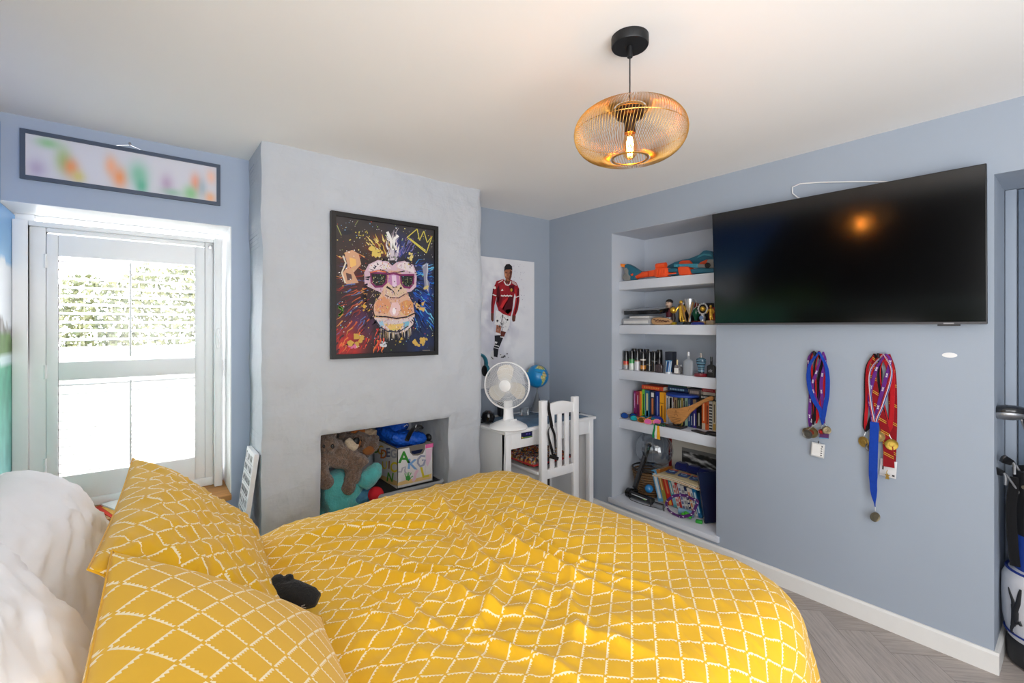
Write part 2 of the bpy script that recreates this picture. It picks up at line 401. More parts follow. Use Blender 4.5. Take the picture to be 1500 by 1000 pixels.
# ------------------------------------------------------------------ window and shutter
wn = thing('window_1', None, None, (-.06, 3.36, .55)); wn['kind'] = 'structure'
b = B(); 
for a_, c_ in (((-.515, 3.355, .549), (-.44, 3.41, 2.068)), ((.365, 3.355, .549), (.381, 3.41, 2.05)), ((-.44, 3.355, 2.05), (.37, 3.41, 2.066)), ((-.44, 3.355, .549), (.365, 3.41, .62)), ((-.44, 3.36, 1.25), (.365, 3.405, 1.30))): b.lo(a_, c_, bev=.004)
b.build('window_frame', M_white, wn)
B().lo((-.44, 3.38, .62), (.365, 3.385, 2.05)).build('window_pane', M_glass, wn)
sh = thing('window_shutter', 'white louvred plantation shutter standing in the window reveal', 'shutter', (-.06, 3.3, .55))
b = B()
# splayed box frame round the panel
for a_, c_ in (((-.507, 3.27, .55), (-.452, 3.352, 2.025)), ((.322, 3.235, .55), (.362, 3.352, 2.025)), ((-.452, 3.27, 2.0), (.322, 3.352, 2.025))): b.lo(a_, c_, bev=.004)
for a_, c_ in (((-.452, 3.29, .575), (-.3912, 3.35, 2.0)), ((.2802, 3.29, .575), (.322, 3.35, 2.0)), ((-.3912, 3.29, 1.977), (.2802, 3.35, 2.0)), ((-.452, 3.285, .55), (.322, 3.35, .599))): b.lo(a_, c_, bev=.006)
b.build('outer_frame', M_white, sh)
b = B(); y0, y1 = 3.288, 3.318
for a_, c_ in (((-.39, y0, .6), (-.347, y1, 1.97)), ((.232, y0, .6), (.279, y1, 1.97)), ((-.347, y0, 1.86), (.232, y1, 1.97)), ((-.347, y0, 1.222), (.232, y1, 1.318)), ((-.347, y0, .6), (.232, y1, .73))): b.lo(a_, c_, bev=.004)
b.build('panel_frame', M_white, sh)
for z0, z1, nm in ((1.318, 1.86, 'upper'), (.73, 1.222, 'lower')):
    b = B(); n = int((z1 - z0) / .0445); st = (z1 - z0) / n
    for k in range(n):
        z = z0 + st * (k + .5); t = R(4)
        b.lathe([(.0001, -.287), (.0045, -.287), (.0045, .287), (.0001, .287)], TR(-.0575, 3.303, z) @ rotm(13, 0, 0) @ rotm(0, 90, 0), 10, 1, 5.4)
    b.build('louvre_bank', M_white, sh)
    B().lo((-.066, 3.262, z0 + .02), (-.056, 3.272, z1 - .012), bev=.003).build('tilt_rod', M_white, sh)
for z in (.8, 1.27, 1.83): B().cyl((-.393, 3.284, z - .035), (-.393, 3.284, z + .035), .006).build('hinge', M_white, sh)
b = B(); b.lo((.296, 3.278, 1.963), (.316, 3.288, 1.99), bev=.002); b.cyl((.306, 3.276, 1.976), (.306, 3.28, 1.976), .004)
b.build('magnet_catch', M_chrome, sh)
h = B(); h.lo((.33, 3.222, 1.37), (.35, 3.234, 1.49), bev=.003); h.box((.335, 3.208, 1.43), (.012, .016, .11), rotm(8, 0, 0), bev=.004)
h.build('window_handle', M_white, sh)
# outdoors beyond the window
struct(B().lo((-4, 3.6, -.2), (5, 9, -.02)).build('ground', mat('pale_paving', (214, 210, 200), .9, var=.08)))
gw = B().lo((-4, 6.2, -.02), (5, 6.45, 1.28)).build('garden_wall', mat('white_render', (214, 212, 206), .9, var=.04)); tag(gw, 'white rendered garden wall seen through the shutter below the hedge', 'wall', kind='thing')
hb = B(); rr = random.Random(11)
for k in range(10500):
    x = rr.uniform(-.75, 2.6); y = rr.uniform(6.5, 6.9); top = 2.16 + .1 * math.sin(x * 5) + .06 * math.sin(x * 13 + 2) + (.0 if x > -.3 else (x + .3) * .5); z = rr.uniform(1.2, top) if k > 700 else rr.uniform(0, 1.6)
    a = rr.uniform(.02, .045); g = rr.random(); hb.col = (78 + 62 * g, 88 + 52 * g, 60 + 40 * g)
    M = TR(x, y, z) @ rotm(rr.uniform(0, 360), rr.uniform(0, 360), rr.uniform(0, 360))
    hb.add([(-a, 0, 0), (0, -a * .5, .004), (a, 0, 0), (0, a * .5, .004)], [(0, 1, 2, 3)], M)
tag(hb.build('hedge', mat('leaf', None, .6, var=.2), weld=False), 'sunlit leafy hedge over the garden wall outside the window', 'hedge', kind='stuff')
# ------------------------------------------------------------------ yellow ogee fabric
def lattice_mat(name, scale=1.0):
    m, nt, bs = nodes(name)
    uv = nt.nodes.new('ShaderNodeUVMap'); sp = nt.nodes.new('ShaderNodeSeparateXYZ'); nt.links.new(uv.outputs[0], sp.inputs[0])
    U = mth(nt, 'MULTIPLY', sp.outputs[0], 1 / scale); W = mth(nt, 'MULTIPLY', sp.outputs[1], 1 / scale)
    ca, sa = math.cos(R(37)), math.sin(R(37)); S = .0575
    def fam(sg):
        p = mth(nt, 'ADD', mth(nt, 'MULTIPLY', U, -sa * sg), mth(nt, 'MULTIPLY', W, ca))
        s = mth(nt, 'ADD', mth(nt, 'MULTIPLY', U, ca), mth(nt, 'MULTIPLY', W, sa * sg))
        # slanted stitches: shift the line sideways in a saw tooth
        saw = mth(nt, 'PINGPONG', s, .0042)
        d0 = mth(nt, 'PINGPONG', p, S / 2)
        q = mth(nt, 'ADD', p, mth(nt, 'MULTIPLY', saw, .55))
        return d0, mth(nt, 'PINGPONG', q, S / 2), saw
    a0, a1, sa1 = fam(1); b0, b1, sb1 = fam(-1)
    def line(d1, saw, other):
        wd = mth(nt, 'MULTIPLY_ADD', saw, .46, .0014)
        on = mth(nt, 'LESS_THAN', d1, wd); gap = mth(nt, 'GREATER_THAN', other, .0042)
        return mth(nt, 'MULTIPLY', on, gap)
    k = mth(nt, 'MAXIMUM', line(a1, sa1, b0), line(b1, sb1, a0))
    wv = noise_tex(nt, 900, 2, 'UV'); n2 = noise_tex(nt, 5, 3, 'UV')
    y = mixc(nt, n2, rgb((216, 166, 26)), rgb((228, 178, 36)))
    c = mixc(nt, mth(nt, 'MULTIPLY', k, .8), y, rgb((244, 234, 205)))
    nt.links.new(c, bs.inputs['Base Color']); bs.inputs['Roughness'].default_value = .85; bs.inputs['Specular IOR Level'].default_value = .2
    bs.inputs['Sheen Weight'].default_value = .15
    bump(nt, bs, wv, .12, .0008); return m
M_yel = lattice_mat('mustard_ogee_cotton')
M_linen = mat('white_cotton', (243, 245, 250), .9, var=.015, vscale=8, bmp=.12, bscale=800, bdist=.0006, spec=.15)
# ------------------------------------------------------------------ bed
bed = thing('double_bed', 'double bed with a hidden base and mattress under the mustard duvet', 'bed', (.55, 1.32, 0))
B().lo((-.50, .64, .12), (1.50, 1.98, .36), bev=.02).build('bed_base', mat('bed_fabric', (150, 150, 152), .9), bed)
B().lo((-.50, .62, .361), (1.53, 2.0, .60), bev=.05, seg=3).build('mattress', M_linen, bed)
for x in (-.4, 1.4):
    for y in (.74, 1.88): B().cyl((x, y, 0), (x, y, .12), .025, .03).build('leg', M_black, bed)
RID = []   # the creases: polyline, height, width
def rid(pts, a, wd): RID.append((np.array(pts), a, wd))
def duvet():
    nu, nv = 300, 330
    u = np.linspace(.22, 2.2, nu)[:, None] * np.ones((1, nv)); v = np.linspace(-.05, 2.62, nv)[None, :] * np.ones((nu, 1))
    X0, X1, Y0, Y1, r, Rc = -.6, 1.545, .63, 2.03, .15, .16
    cx, cy, hx, hy = (X0 + X1) / 2, (Y0 + Y1) / 2, (X1 - X0) / 2, (Y1 - Y0) / 2
    qx, qy = np.abs(u - cx) - hx + Rc, np.abs(v - cy) - hy + Rc
    ax, ay = np.maximum(qx, 0), np.maximum(qy, 0); ln = np.hypot(ax, ay) + 1e-9
    sd = ln + np.minimum(np.maximum(qx, qy), 0) - Rc
    nx = np.where(qx > 0, ax / ln, np.where(qx > qy, 1., 0)) * np.sign(u - cx); ny = np.where(qy > 0, ay / ln, np.where(qy >= qx, 1., 0)) * np.sign(v - cy)
    d = np.maximum(sd, 0)
    th = np.minimum(d / r, 1.42); ex = np.maximum(d - 1.42 * r, 0)
    out = r * np.sin(th) + ex * math.cos(1.42); down = r * (1 - np.cos(th)) + ex * math.sin(1.42)
    # hanging folds
    per = np.arctan2(v - cy, u - cx) * 1.3
    hang = np.clip((d - .1) / .3, 0, 1)
    out = out + hang * (.022 * np.sin(per * 17 + 3 * vn(u * 3, v * 3, 2)) + .015 * np.sin(per * 31 + 1)) 
    px = u - nx * d + nx * out; py = v - ny * d + ny * out
    # relief on top
    h = .70 + .028 * (fbm(u * 2.1 + 3, v * 2.1, 4) - .5) * 2
    # puffed border all round and a gentle crown
    h = h + .018 * np.exp(-((sd + .12) / .13) ** 2)
    inner = np.clip((-sd + .05) / .25, 0, 1); inner = inner * inner * (3 - 2 * inner)
    wx = u + .07 * (vn(u * 5, v * 5, 8) - .5); wy = v + .07 * (vn(u * 5 + 9, v * 5, 12) - .5)
    for pts, a, wd in RID:
        best = np.full(u.shape, 9.); tt = np.zeros(u.shape); n = len(pts) - 1
        for i in range(n):
            p, q = pts[i], pts[i + 1]; e = q - p; L2 = (e ** 2).sum()
            t = np.clip(((wx - p[0]) * e[0] + (wy - p[1]) * e[1]) / L2, 0, 1)
            dd = np.hypot(wx - p[0] - t * e[0], wy - p[1] - t * e[1])
            sgn = np.sign(e[0] * (wy - p[1]) - e[1] * (wx - p[0])) * dd
            k = dd < np.abs(best); best = np.where(k, sgn, best); tt = np.where(k, (i + t) / n, tt)
        tap = np.sin(np.clip(tt, .03, .97) * PI) ** .6
        w_ = np.where(best > 0, wd, wd * .55)
        h = h + .82 * a * tap * (np.exp(-(np.abs(best) / w_) ** 1.8) - .35 * np.exp(-((np.abs(best) - wd * 2) / (wd * 1.1)) ** 2))
    # small crumples: ridged noise drawn out in two directions
    def crum(ang, fx, fy, seed):
        c, s = math.cos(ang), math.sin(ang); a_, b_ = (wx * c + wy * s), (-wx * s + wy * c)
        n_ = fbm(a_ * fx, b_ * fy, seed, 3); return (1 - np.abs(2 * n_ - 1) * 2.2).clip(0, 1) ** 2
    zone = np.clip(1.15 - np.hypot(u - .75, (v - 1.15) * .9) / .85, .12, 1)
    h = h + zone * (.016 * crum(R(-62), 1.1, 6.5, 31) + .010 * crum(R(-25), 1.0, 6.5, 41) + .003 * crum(R(30), 2, 12, 51)) * (inner * .85 + .15)
    h = h + .004 * crum(R(80), 6, 20, 61)
    pz = h - down + hang * 0
    # a soft dent under the pillows
    pz = pz - .075 * np.exp(-((u - .16) / .2) ** 2)
    pz = np.maximum(pz, .03)
    b = B(); n = nu * nv
    vs = np.stack([px, py, pz], -1).reshape(-1, 3).tolist(); uv = np.stack([u, v], -1).reshape(-1, 2).tolist()
    fs = [(i * nv + j, (i + 1) * nv + j, (i + 1) * nv + j + 1, i * nv + j + 1) for i in range(nu - 1) for j in range(nv - 1)]
    b.add(vs, fs, None, uv); return b
rid([(1.16, 2.08), (1.05, 1.86), (1.01, 1.64), (.96, 1.42), (.90, 1.22), (.91, 1.02)], .032, .026)
rid([(1.24, 1.96), (1.13, 1.72), (1.10, 1.48), (1.06, 1.28), (1.08, 1.02), (1.12, .84)], .028, .022)
rid([(1.08, 1.90), (.97, 1.66), (.92, 1.46), (.84, 1.30)], .020, .018)
rid([(1.19, 1.62), (1.17, 1.42), (1.15, 1.22), (1.18, 1.04), (1.25, .88)], .020, .018)
rid([(1.32, 1.18), (1.23, 1.36), (1.24, 1.55), (1.38, 1.78)], .016, .035)
rid([(1.46, 1.92), (1.38, 1.72), (1.33, 1.5)], .012, .022)
rid([(.42, 1.90), (.62, 1.82), (.86, 1.70), (1.0, 1.62)], .014, .024)
rid([(.40, 1.78), (.56, 1.72), (.74, 1.62), (.90, 1.52)], .013, .02)
rid([(.45, 1.70), (.58, 1.5), (.68, 1.28), (.72, 1.12), (.85, .98)], .024, .022)
rid([(.62, 1.62), (.70, 1.44), (.79, 1.26), (.82, 1.14)], .016, .018)
rid([(.5, 1.48), (.54, 1.30), (.56, 1.12), (.62, .98)], .018, .016)
rid([(.40, 1.36), (.48, 1.20), (.52, 1.05)], .018, .016)
rid([(.44, 1.56), (.50, 1.38), (.50, 1.22), (.56, 1.0)], .012, .014)
rid([(.98, 1.22), (.84, 1.12), (.70, 1.04), (.60, 1.02)], .020, .020)
rid([(1.2, 1.1), (1.02, .98), (.86, .86), (.74, .8)], .015, .024)
rid([(.78, .98), (.9, .8), (.98, .66)], .016, .022)
rid([(.64, 1.0), (.70, .86), (.74, .72)], .016, .018)
rid([(1.06, 1.14), (1.16, .98), (1.20, .80), (1.19, .66)], .014, .020)
dv = duvet().build('duvet', M_yel, sharp=180, weld=False)
tag(dv, 'rumpled mustard yellow duvet with a white lattice of dashed lines, spread over the bed', 'duvet')
# ------------------------------------------------------------------ pillows
def pillow(name, mt, label, M, w, h, t, seed, flange=.0, bend=0, group=None, amp=.012, corner=.05, sag=0, rnd_=0):
    b = B(); n = 56; rs = np.linspace(-1, 1, n + 1)
    U, W = np.meshgrid(rs, rs, indexing='ij')
    # gather the samples a little towards the rim
    U = np.sign(U) * (1 - (1 - np.abs(U)) ** 1.15); W = np.sign(W) * (1 - (1 - np.abs(W)) ** 1.15)
    ex = (1 - np.abs(U) ** 2.6).clip(0) ** .62 * (1 - np.abs(W) ** 2.6).clip(0) ** .62
    x = U * w / 2 * (1 - corner * (1 - W ** 2)); y = W * h / 2 * (1 - corner * 1.3 * (1 - U ** 2))
    x = x * np.sqrt(1 - rnd_ * W ** 4 / 2); y = y * np.sqrt(1 - rnd_ * U ** 4 / 2)
    nz = (fbm(U * 1.3 + seed, W * 1.3, seed) - .5)
    cr = (1 - np.abs(2 * fbm(U * 1.6 + W * 2.2 + seed, W * 5 - U * 3.5, seed + 5, 3) - 1) * 2).clip(0, 1) ** 2
    cr2 = (1 - np.abs(2 * fbm(U * 5 - W * 1.5 + seed, W * 2 + U * 1.2, seed + 9, 3) - 1) * 2).clip(0, 1) ** 2
    # pull creases that fan out of the corners
    an = np.arctan2(np.abs(W) - 1.05, np.abs(U) - 1.05); rd = np.hypot(np.abs(W) - 1.05, np.abs(U) - 1.05)
    fan = np.sin(an * 16 + seed) * np.exp(-(rd / .45) ** 2)
    rim = (1 - np.maximum(np.abs(U), np.abs(W)))
    amp2 = np.clip(rim * 6, 0, 1)
    top = ex * t * (1 + .35 * nz) + amp2 * (amp * (cr - .3) + amp * .7 * (cr2 - .3) + .008 * fan)
    bot = -ex * t * .8
    bd = bend * (x / (w / 2)) ** 2 - sag * (np.clip(y / (h / 2), -1, 1) ** 2)
    def emit(z, side):
        vs = np.stack([x, y, z + bd], -1).reshape(-1, 3).tolist(); uv = np.stack([x + seed * .37 + (0 if side else 2.2), y + seed * .11], -1).reshape(-1, 2).tolist()
        fs = [(i * (n + 1) + j, (i + 1) * (n + 1) + j, (i + 1) * (n + 1) + j + 1, i * (n + 1) + j + 1) for i in range(n) for j in range(n)]
        b.add(vs, fs, M, uv)
    # rims meet
    edge = (np.abs(U) > .9999) | (np.abs(W) > .9999); top = np.where(edge, 0, top); bot = np.where(edge, 0, bot)
    emit(top, 1); emit(bot, 0)
    t_ = thing(name, label, 'pillow', M=TR(*(M @ V((0, -h / 2, 0)))), group=group)
    b.build('pillowcase', mt, t_, sharp=180)
    # the sewn hem: a thin rib round the rim
    rim_ = [(i, 0) for i in range(n)] + [(n, j) for j in range(n)] + [(n - i, n) for i in range(n)] + [(0, n - j) for j in range(n)]
    s = B(); s.col = (214, 160, 30) if mt is M_yel else (236, 236, 238)
    s.tube([M @ V((x[i, j], y[i, j], bd[i, j])) for i, j in rim_], .0022, 5, closed=True); s.build('seam', M_cloth, t_)
    return t_
def frame(c, xa, ya):
    """matrix with centre c, local x along xa, local y close to ya"""
    X = V(xa).normalized(); Z = X.cross(V(ya)).normalized(); Y = Z.cross(X)
    M = Matrix((X, Y, Z)).transposed().to_4x4(); M.translation = V(c); return M
pillow('pillow', M_yel, 'mustard lattice pillow leaning up nearer the window, its top corner standing in a peak', frame((.12, 1.645, .845), (.05, .80, .012), (-.40, .05, .36)), .87, .52, .095, 3, amp=.010, bend=.02)
pillow('pillow', M_yel, 'mustard lattice pillow lying across the front of the bed head, nearest the camera', frame((.13, .90, .845), (-.02, -.8, -.02), (-.42, -.02, .30)), .76, .52, .118, 8, amp=.008, bend=-.03)
pillow('pillow', M_linen, 'plump white pillow against the left wall beside the window', frame((-.215, 1.82, .825), (.03, .8, .02), (-.22, .0, .42)), .72, .54, .14, 12, amp=.009, corner=.0, rnd_=.62)
pillow('pillow', M_linen, 'plump white pillow against the left wall, the one nearer the camera', frame((-.25, 1.08, .925), (.0, .8, .02), (-.24, .0, .42)), .70, .56, .13, 17, amp=.008, corner=.0, rnd_=.6)
# ------------------------------------------------------------------ measuring: where a sight line meets a real plane of the room
def _d(x): return (x - 750) / 676
def onX(x, y, v):
    t = _d(x); d = v / (.6225 + .7826 * t); return V((v, d * (.7826 - .6225 * t), 1.5 - (y - 478) * d / 676))
def onY(x, y, v):
    t = _d(x); d = v / (.7826 - .6225 * t); return V((d * (.6225 + .7826 * t), v, 1.5 - (y - 478) * d / 676))
class Art(B):
    """flat coloured shapes on a plane: P maps picture coordinates to the plane, N points towards the viewer"""
    def __init__(s, P, N): super().__init__(); s.P = P; s.N = V(N)
    def poly(s, pts, col, L=1):
        s.col = col; s.add([s.P(*p) + s.N * (L * .00012) for p in pts], [tuple(range(len(pts)))]); return s
    def dot(s, c, r, col, L=1, n=9, k=1, j=0, rn=random):
        return s.poly([(c[0] + r * (1 + j * (rn.random() - .5)) * math.cos(2 * PI * i / n), c[1] + r * k * (1 + j * (rn.random() - .5)) * math.sin(2 * PI * i / n)) for i in range(n)], col, L)
    def stroke(s, pts, w, col, L=1, closed=False, taper=False):
        P = [V((p[0], p[1])) for p in pts]; n = len(P); l = []; r = []
        for i, p in enumerate(P):
            a = P[i - 1] if (i or closed) else p; b = P[(i + 1) % n] if (i < n - 1 or closed) else p
            t = (b - a); t = t.normalized() if t.length else V((1, 0)); q = V((-t.y, t.x))
            k = w / 2 * ((1 - i / (n - 1)) * .85 + .15 if taper else 1)
            l.append(p + q * k); r.append(p - q * k)
        for i in range(n if closed else n - 1):
            j = (i + 1) % n; s.poly([l[i], l[j], r[j], r[i]], col, L)
        return s
    def text(s, tx, c, h, col, L=2, rot=0, M2=1, sx=1):
        vs, fs = glyphs(tx); ca, sa = math.cos(R(rot)), math.sin(R(rot)); s.col = col
        s.add([s.P(c[0] + h * (p[0] * sx * ca + p[1] * sa), c[1] - h * M2 * (p[1] * ca - p[0] * sx * sa)) + s.N * (L * .00012) for p in vs], fs); return s
_gl = {}
def glyphs(tx):
    if tx not in _gl:
        c = bpy.data.curves.new('t', 'FONT'); c.body = tx; c.align_x = 'CENTER'; c.align_y = 'CENTER'; c.resolution_u = 3; c.offset = .028
        o = bpy.data.objects.new('t', c); COL.objects.link(o); dg = bpy.context.evaluated_depsgraph_get()
        me = o.evaluated_get(dg).to_mesh(); _gl[tx] = ([(v.co.x, v.co.y) for v in me.vertices], [tuple(p.vertices) for p in me.polygons])
        o.evaluated_get(dg).to_mesh_clear(); bpy.data.objects.remove(o); bpy.data.curves.remove(c)
    return _gl[tx]
def picframe(b, P, w0, h0, bw, d, N):
    """four mitred bars round the rectangle P(0..w0, 0..h0) (metres), depth d behind the face"""
    N = V(N)
    o = [(0, 0), (w0, 0), (w0, h0), (0, h0)]; i = [(bw, bw), (w0 - bw, bw), (w0 - bw, h0 - bw), (bw, h0 - bw)]
    for k in range(4):
        j = (k + 1) % 4; q = [o[k], o[j], i[j], i[k]]
        vs = [P(*p) for p in q] + [P(*p) - N * d for p in q]
        b.add(vs, [(0, 1, 2, 3), (7, 6, 5, 4), (0, 4, 5, 1), (1, 5, 6, 2), (2, 6, 7, 3), (3, 7, 4, 0)])
# ------------------------------------------------------------------ television
TVM = TR(2.794, .8735, 1.852) @ rotm(0, 0, 2.4) @ rotm(0, -3.4, 0)
tv = thing('television', 'big black flat screen television mounted on the blue wall beside the niche', 'television', M=TVM)
def tvb(): q = B(); q.M = TVM; return q
tvb().lo((.0, -.594, -.343), (.028, .594, .343), bev=.003).build('housing', M_black, tv)
scr = mat('dark_screen', (2, 2, 3), .13, var=0, spec=.75)
tvb().lo((-.0015, -.590, -.331), (.0005, .590, .339)).build('screen', scr, tv)
b = tvb(); b.col = (70, 70, 74); b.lo((-.0015, -.592, -.342), (.0003, .592, -.3325)); b.col = (150, 150, 154); b.lo((-.0025, -.49, -.3415), (.0, -.455, -.336)); b.col = (40, 40, 42); b.lo((-.002, -.51, -.350), (.013, -.435, -.3425))
b.build('lower_trim', M_att, tv)
b = B(); b.lo((2.845, .66, 1.72), (2.86, 1.12, 1.98)); b.lo((2.85, .72, 1.72), (2.8845, .74, 1.98)); b.lo((2.85, 1.04, 1.72), (2.8845, 1.06, 1.98)); b.build('wall_bracket', M_black, tv)
b = B(); b.tube([(2.875, .52, 2.15), (2.875, .6, 2.205), onX(1290, 266, 2.875), onX(1250, 266, 2.876), onX(1200, 267, 2.876), onX(1172, 269, 2.877), onX(1161, 274, 2.877), onX(1161, 283, 2.877), onX(1168, 289, 2.877), onX(1180, 294, 2.87), (2.87, .95, 2.15)], .0035, 8)
tag(b.build('television_cable', M_whitem), 'white cable looping up against the wall above the television', 'cable')
b = B(); c = onX(1391, 520, 2.8845); b.lathe([(.026, 0), (.026, .0012), (.02, .002)], TR(*c) @ rotm(0, -90, 0), 24, .45, 1.0)
tag(b.build('filler_patch', M_whitem), 'small white oval patch of filler on the blue wall right of the medals', 'patch')
# ------------------------------------------------------------------ pendant lamp
LX, LY = 1.270, .963
lp = thing('pendant_lamp', 'copper wire basket pendant lamp hanging from a round black ceiling plate', 'lamp', (LX, LY, 2.03))
B().lathe([(.059, 2.435), (.061, 2.439), (.061, 2.466)], TR(LX, LY, 0), 40).build('ceiling_rose', mat('black_metal', (26, 27, 29), .45, .3, var=.2), lp)
b = B(); b.lathe([(.009, 2.40), (.009, 2.436)], TR(LX, LY, 0), 14); b.cyl((LX, LY, 2.24), (LX, LY, 2.41), .0022, n=8); b.build('flex', M_black, lp)
cz, Rr, hh, r0, r1 = 2.146, .185, .086, .046, .060
copper = mat('copper_wire', (208, 164, 92), .3, 1, var=0)
b = B(); NW = 120
for k in range(NW):
    a = 2 * PI * k / NW; pts = []
    for i in range(19):
        t = -1 + 2 * i / 18; th = t * PI / 2 * .985
        zz = cz + hh * math.copysign(abs(math.sin(th)) ** 1.0, th); rb = r0 if t > 0 else r1
        rr_ = rb + (Rr - rb) * max(math.cos(th), 0) ** .8
        an = a + .16 * t; pts.append((LX + rr_ * math.cos(an), LY + rr_ * math.sin(an), zz))
    b.tube(pts, .00085, 4)
b.build('wire_basket', copper, lp, sharp=180)
b = B()
for z, r in ((cz + hh - .001, r0), (cz - hh + .001, r1), (cz - hh + .001, r1 * .93), (cz + hh - .012, r0 + .01)):
    b.tube([(LX + r * math.cos(2 * PI * k / 40), LY + r * math.sin(2 * PI * k / 40), z) for k in range(40)], .002, 6, closed=True)
for r, z in ((Rr - .0015, cz),): b.tube([(LX + r * math.cos(2 * PI * k / 60), LY + r * math.sin(2 * PI * k / 60), z) for k in range(60)], .0011, 5, closed=True)
b.build('hoop', copper, lp)
b = B(); b.lathe([(.047, cz + hh - .004), (.047, cz + hh - .03), (.044, cz + hh - .032), (.02, cz + hh - .036), (.018, cz + .02), (.0185, cz + .0)], TR(LX, LY, 0), 28); b.build('lamp_holder', mat('bronze', (70, 52, 40), .4, .8), lp)
bu = B().lathe([(.013, cz + .002), (.015, cz - .006), (.0225, cz - .03), (.023, cz - .05), (.02, cz - .075), (.010, cz - .086), (.0005, cz - .089)], TR(LX, LY, 0), 20).build('bulb', glass('amber_bulb_glass', (255, 226, 180)), lp)
b = B()
for k in range(5):
    a = 2 * PI * k / 5; b.tube([(LX + .006 * math.cos(a), LY + .006 * math.sin(a), cz - .012), (LX + .011 * math.cos(a), LY + .011 * math.sin(a), cz - .04), (LX + .006 * math.cos(a), LY + .006 * math.sin(a), cz - .074)], .0017, 5)
b.build('filament', emat('hot_filament', (255, 176, 84), 200), bu)
# ------------------------------------------------------------------ blurred name picture above the window
nfX0, nfX1, nfZ0, nfZ1 = -.447, .331, 2.177, 2.405
nf = thing('name_picture', 'long dark framed picture of soft coloured letters above the window', 'picture', (-.06, 3.05, 2.18))
Pn = lambda x, y: V((nfX0 + x, 3.040, nfZ1 - y))
b = B(); picframe(b, Pn, nfX1 - nfX0, nfZ1 - nfZ0, .018, .018, (0, -1, 0)); b.build('frame', mat('slate_frame', (72, 84, 104), .4), nf)
blobs = [(.10, .15, .05, .12, (150, 205, 150)), (.05, .8, .04, .2, (190, 175, 205)), (.17, .5, .035, .3, (165, 200, 130)), (.205, .65, .035, .22, (245, 150, 95)), (.24, .85, .03, .15, (220, 205, 120)), (.40, .45, .03, .25, (250, 180, 140)), (.445, .72, .035, .25, (248, 150, 90)), (.545, .55, .05, .3, (130, 200, 170)), (.56, .85, .03, .2, (90, 185, 150)), (.70, .70, .035, .25, (190, 165, 195)), (.73, .9, .06, .1, (160, 200, 180)), (.87, .55, .03, .25, (245, 155, 125)), (.84, .85, .04, .2, (140, 205, 140)), (.91, .65, .025, .25, (170, 190, 200)), (.965, .3, .03, .2, (250, 200, 180)), (.96, .9, .03, .15, (248, 180, 130))]
def ncol(u, v):
    c = np.array((222., 222., 232.))
    for bx, by, sx, sy, k in blobs:
        g = math.exp(-((u - bx) / sx) ** 2 - ((v - by) / sy) ** 2) * .9; c = c * (1 - g) + np.array(k) * g
    return c
b = B(); b.grid(lambda u, v: V((nfX0 + .017 + u * (nfX1 - nfX0 - .034), 3.047, nfZ1 - .017 - v * (nfZ1 - nfZ0 - .034))), 60, 18, None, ncol); b.build('print', mat('soft_print', None, .35, var=0), nf)
b = B(); b.tube([(-.13, 3.052, 2.404), (-.06, 3.052, 2.424), (.0, 3.052, 2.404)], .0011, 5); b.build('hanging_wire', M_chrome, nf)
b = B(); b.tube([(-.06, 3.058, 2.43), (-.06, 3.05, 2.428), (-.06, 3.046, 2.422), (-.06, 3.05, 2.418)], .0018, 6); b.ell((-.06, 3.057, 2.432), (.006, .003, .008)); tag(b.build('picture_hook', M_chrome), 'small metal hook holding the long name picture above the window', 'hook')
# ------------------------------------------------------------------ mountain landscape on the left wall
def mcol(u, v):
    c = np.array(mcol0(u, v), float); k = min(max((u - .86) / .06, 0), 1); return c * (1 - .25 * k) + 55 * k  # washed out near the window: flare haze put into the print colour
def mcol0(u, v):
    y = .14 + u * 3.21; z = 2.42 - v * 1.86
    n1 = sf(y * 2.2, 3.3, 21); n2 = sf(y * 5., z * 5., 22); n3 = sf(y * 14., z * 9., 23)
    ridge = 1.80 + .12 * (n1 - .5) + .75 * min(max((2.42 - y) / .6, 0), 1) ** .8
    if z < 1.36 + .02 * (n2 - .5):
        if z > 1.33: return (205, 232, 235)
        k = (1.36 - z) / .8; c = np.array((70, 170, 130)) * (1 - k) + np.array((120, 190, 205)) * k
        if y < 2.0: c = c * .35
        return c * (.75 + .5 * n3)
    if z < ridge:
        if z < 1.46 + .12 * (n2 - .5) + .25 * min(max(2.5 - y, 0), .4) and y > 1.6: return np.array((78, 122, 50)) * (.6 + .7 * n3)
        if y > 2.42 or z < ridge - .5 * (2.42 - y): c = np.array((96, 92, 88)) if n3 < .5 else np.array((150, 148, 150))
        else: c = np.array((60, 62, 64))
        if y > 2.5 and z > ridge - .28 + .3 * (n2 - .5): c = np.array((226, 232, 240))
        if y < 2.4: c = c * .12 + np.array((6, 8, 10))
        return c
    k = min(max((z - 1.7) / .6, 0), 1); c = np.array((140, 196, 236)) * (1 - k) + np.array((36, 110, 200)) * k
    return c
b = B(); b.grid(lambda u, v: V((-.508, .14 + u * (3.05 - .14), 2.42 - v * 1.86)), 110, 80, None, lambda u, v: mcol(u * 2.91 / 3.21, v)); b.grid(lambda u, v: V((-.508, 3.05 + u * .30, 2.055 - v * 1.495)), 14, 60, None, lambda u, v: mcol((2.91 + u * .30) / 3.21, (2.42 - 2.055 + v * 1.495) / 1.86))
mu = thing('mountain_picture', 'large unframed mountain lake picture on the left wall next to the window', 'picture', (-.515, 2.05, .56))
b.build('print', mat('canvas_print', None, .6, var=0), mu); b = B(); b.lo((-.5195, .14, .56), (-.5085, 3.05, 2.42)); b.lo((-.5195, 3.05, .56), (-.5085, 3.35, 2.055)); b.build('backing_board', M_whitem, mu)
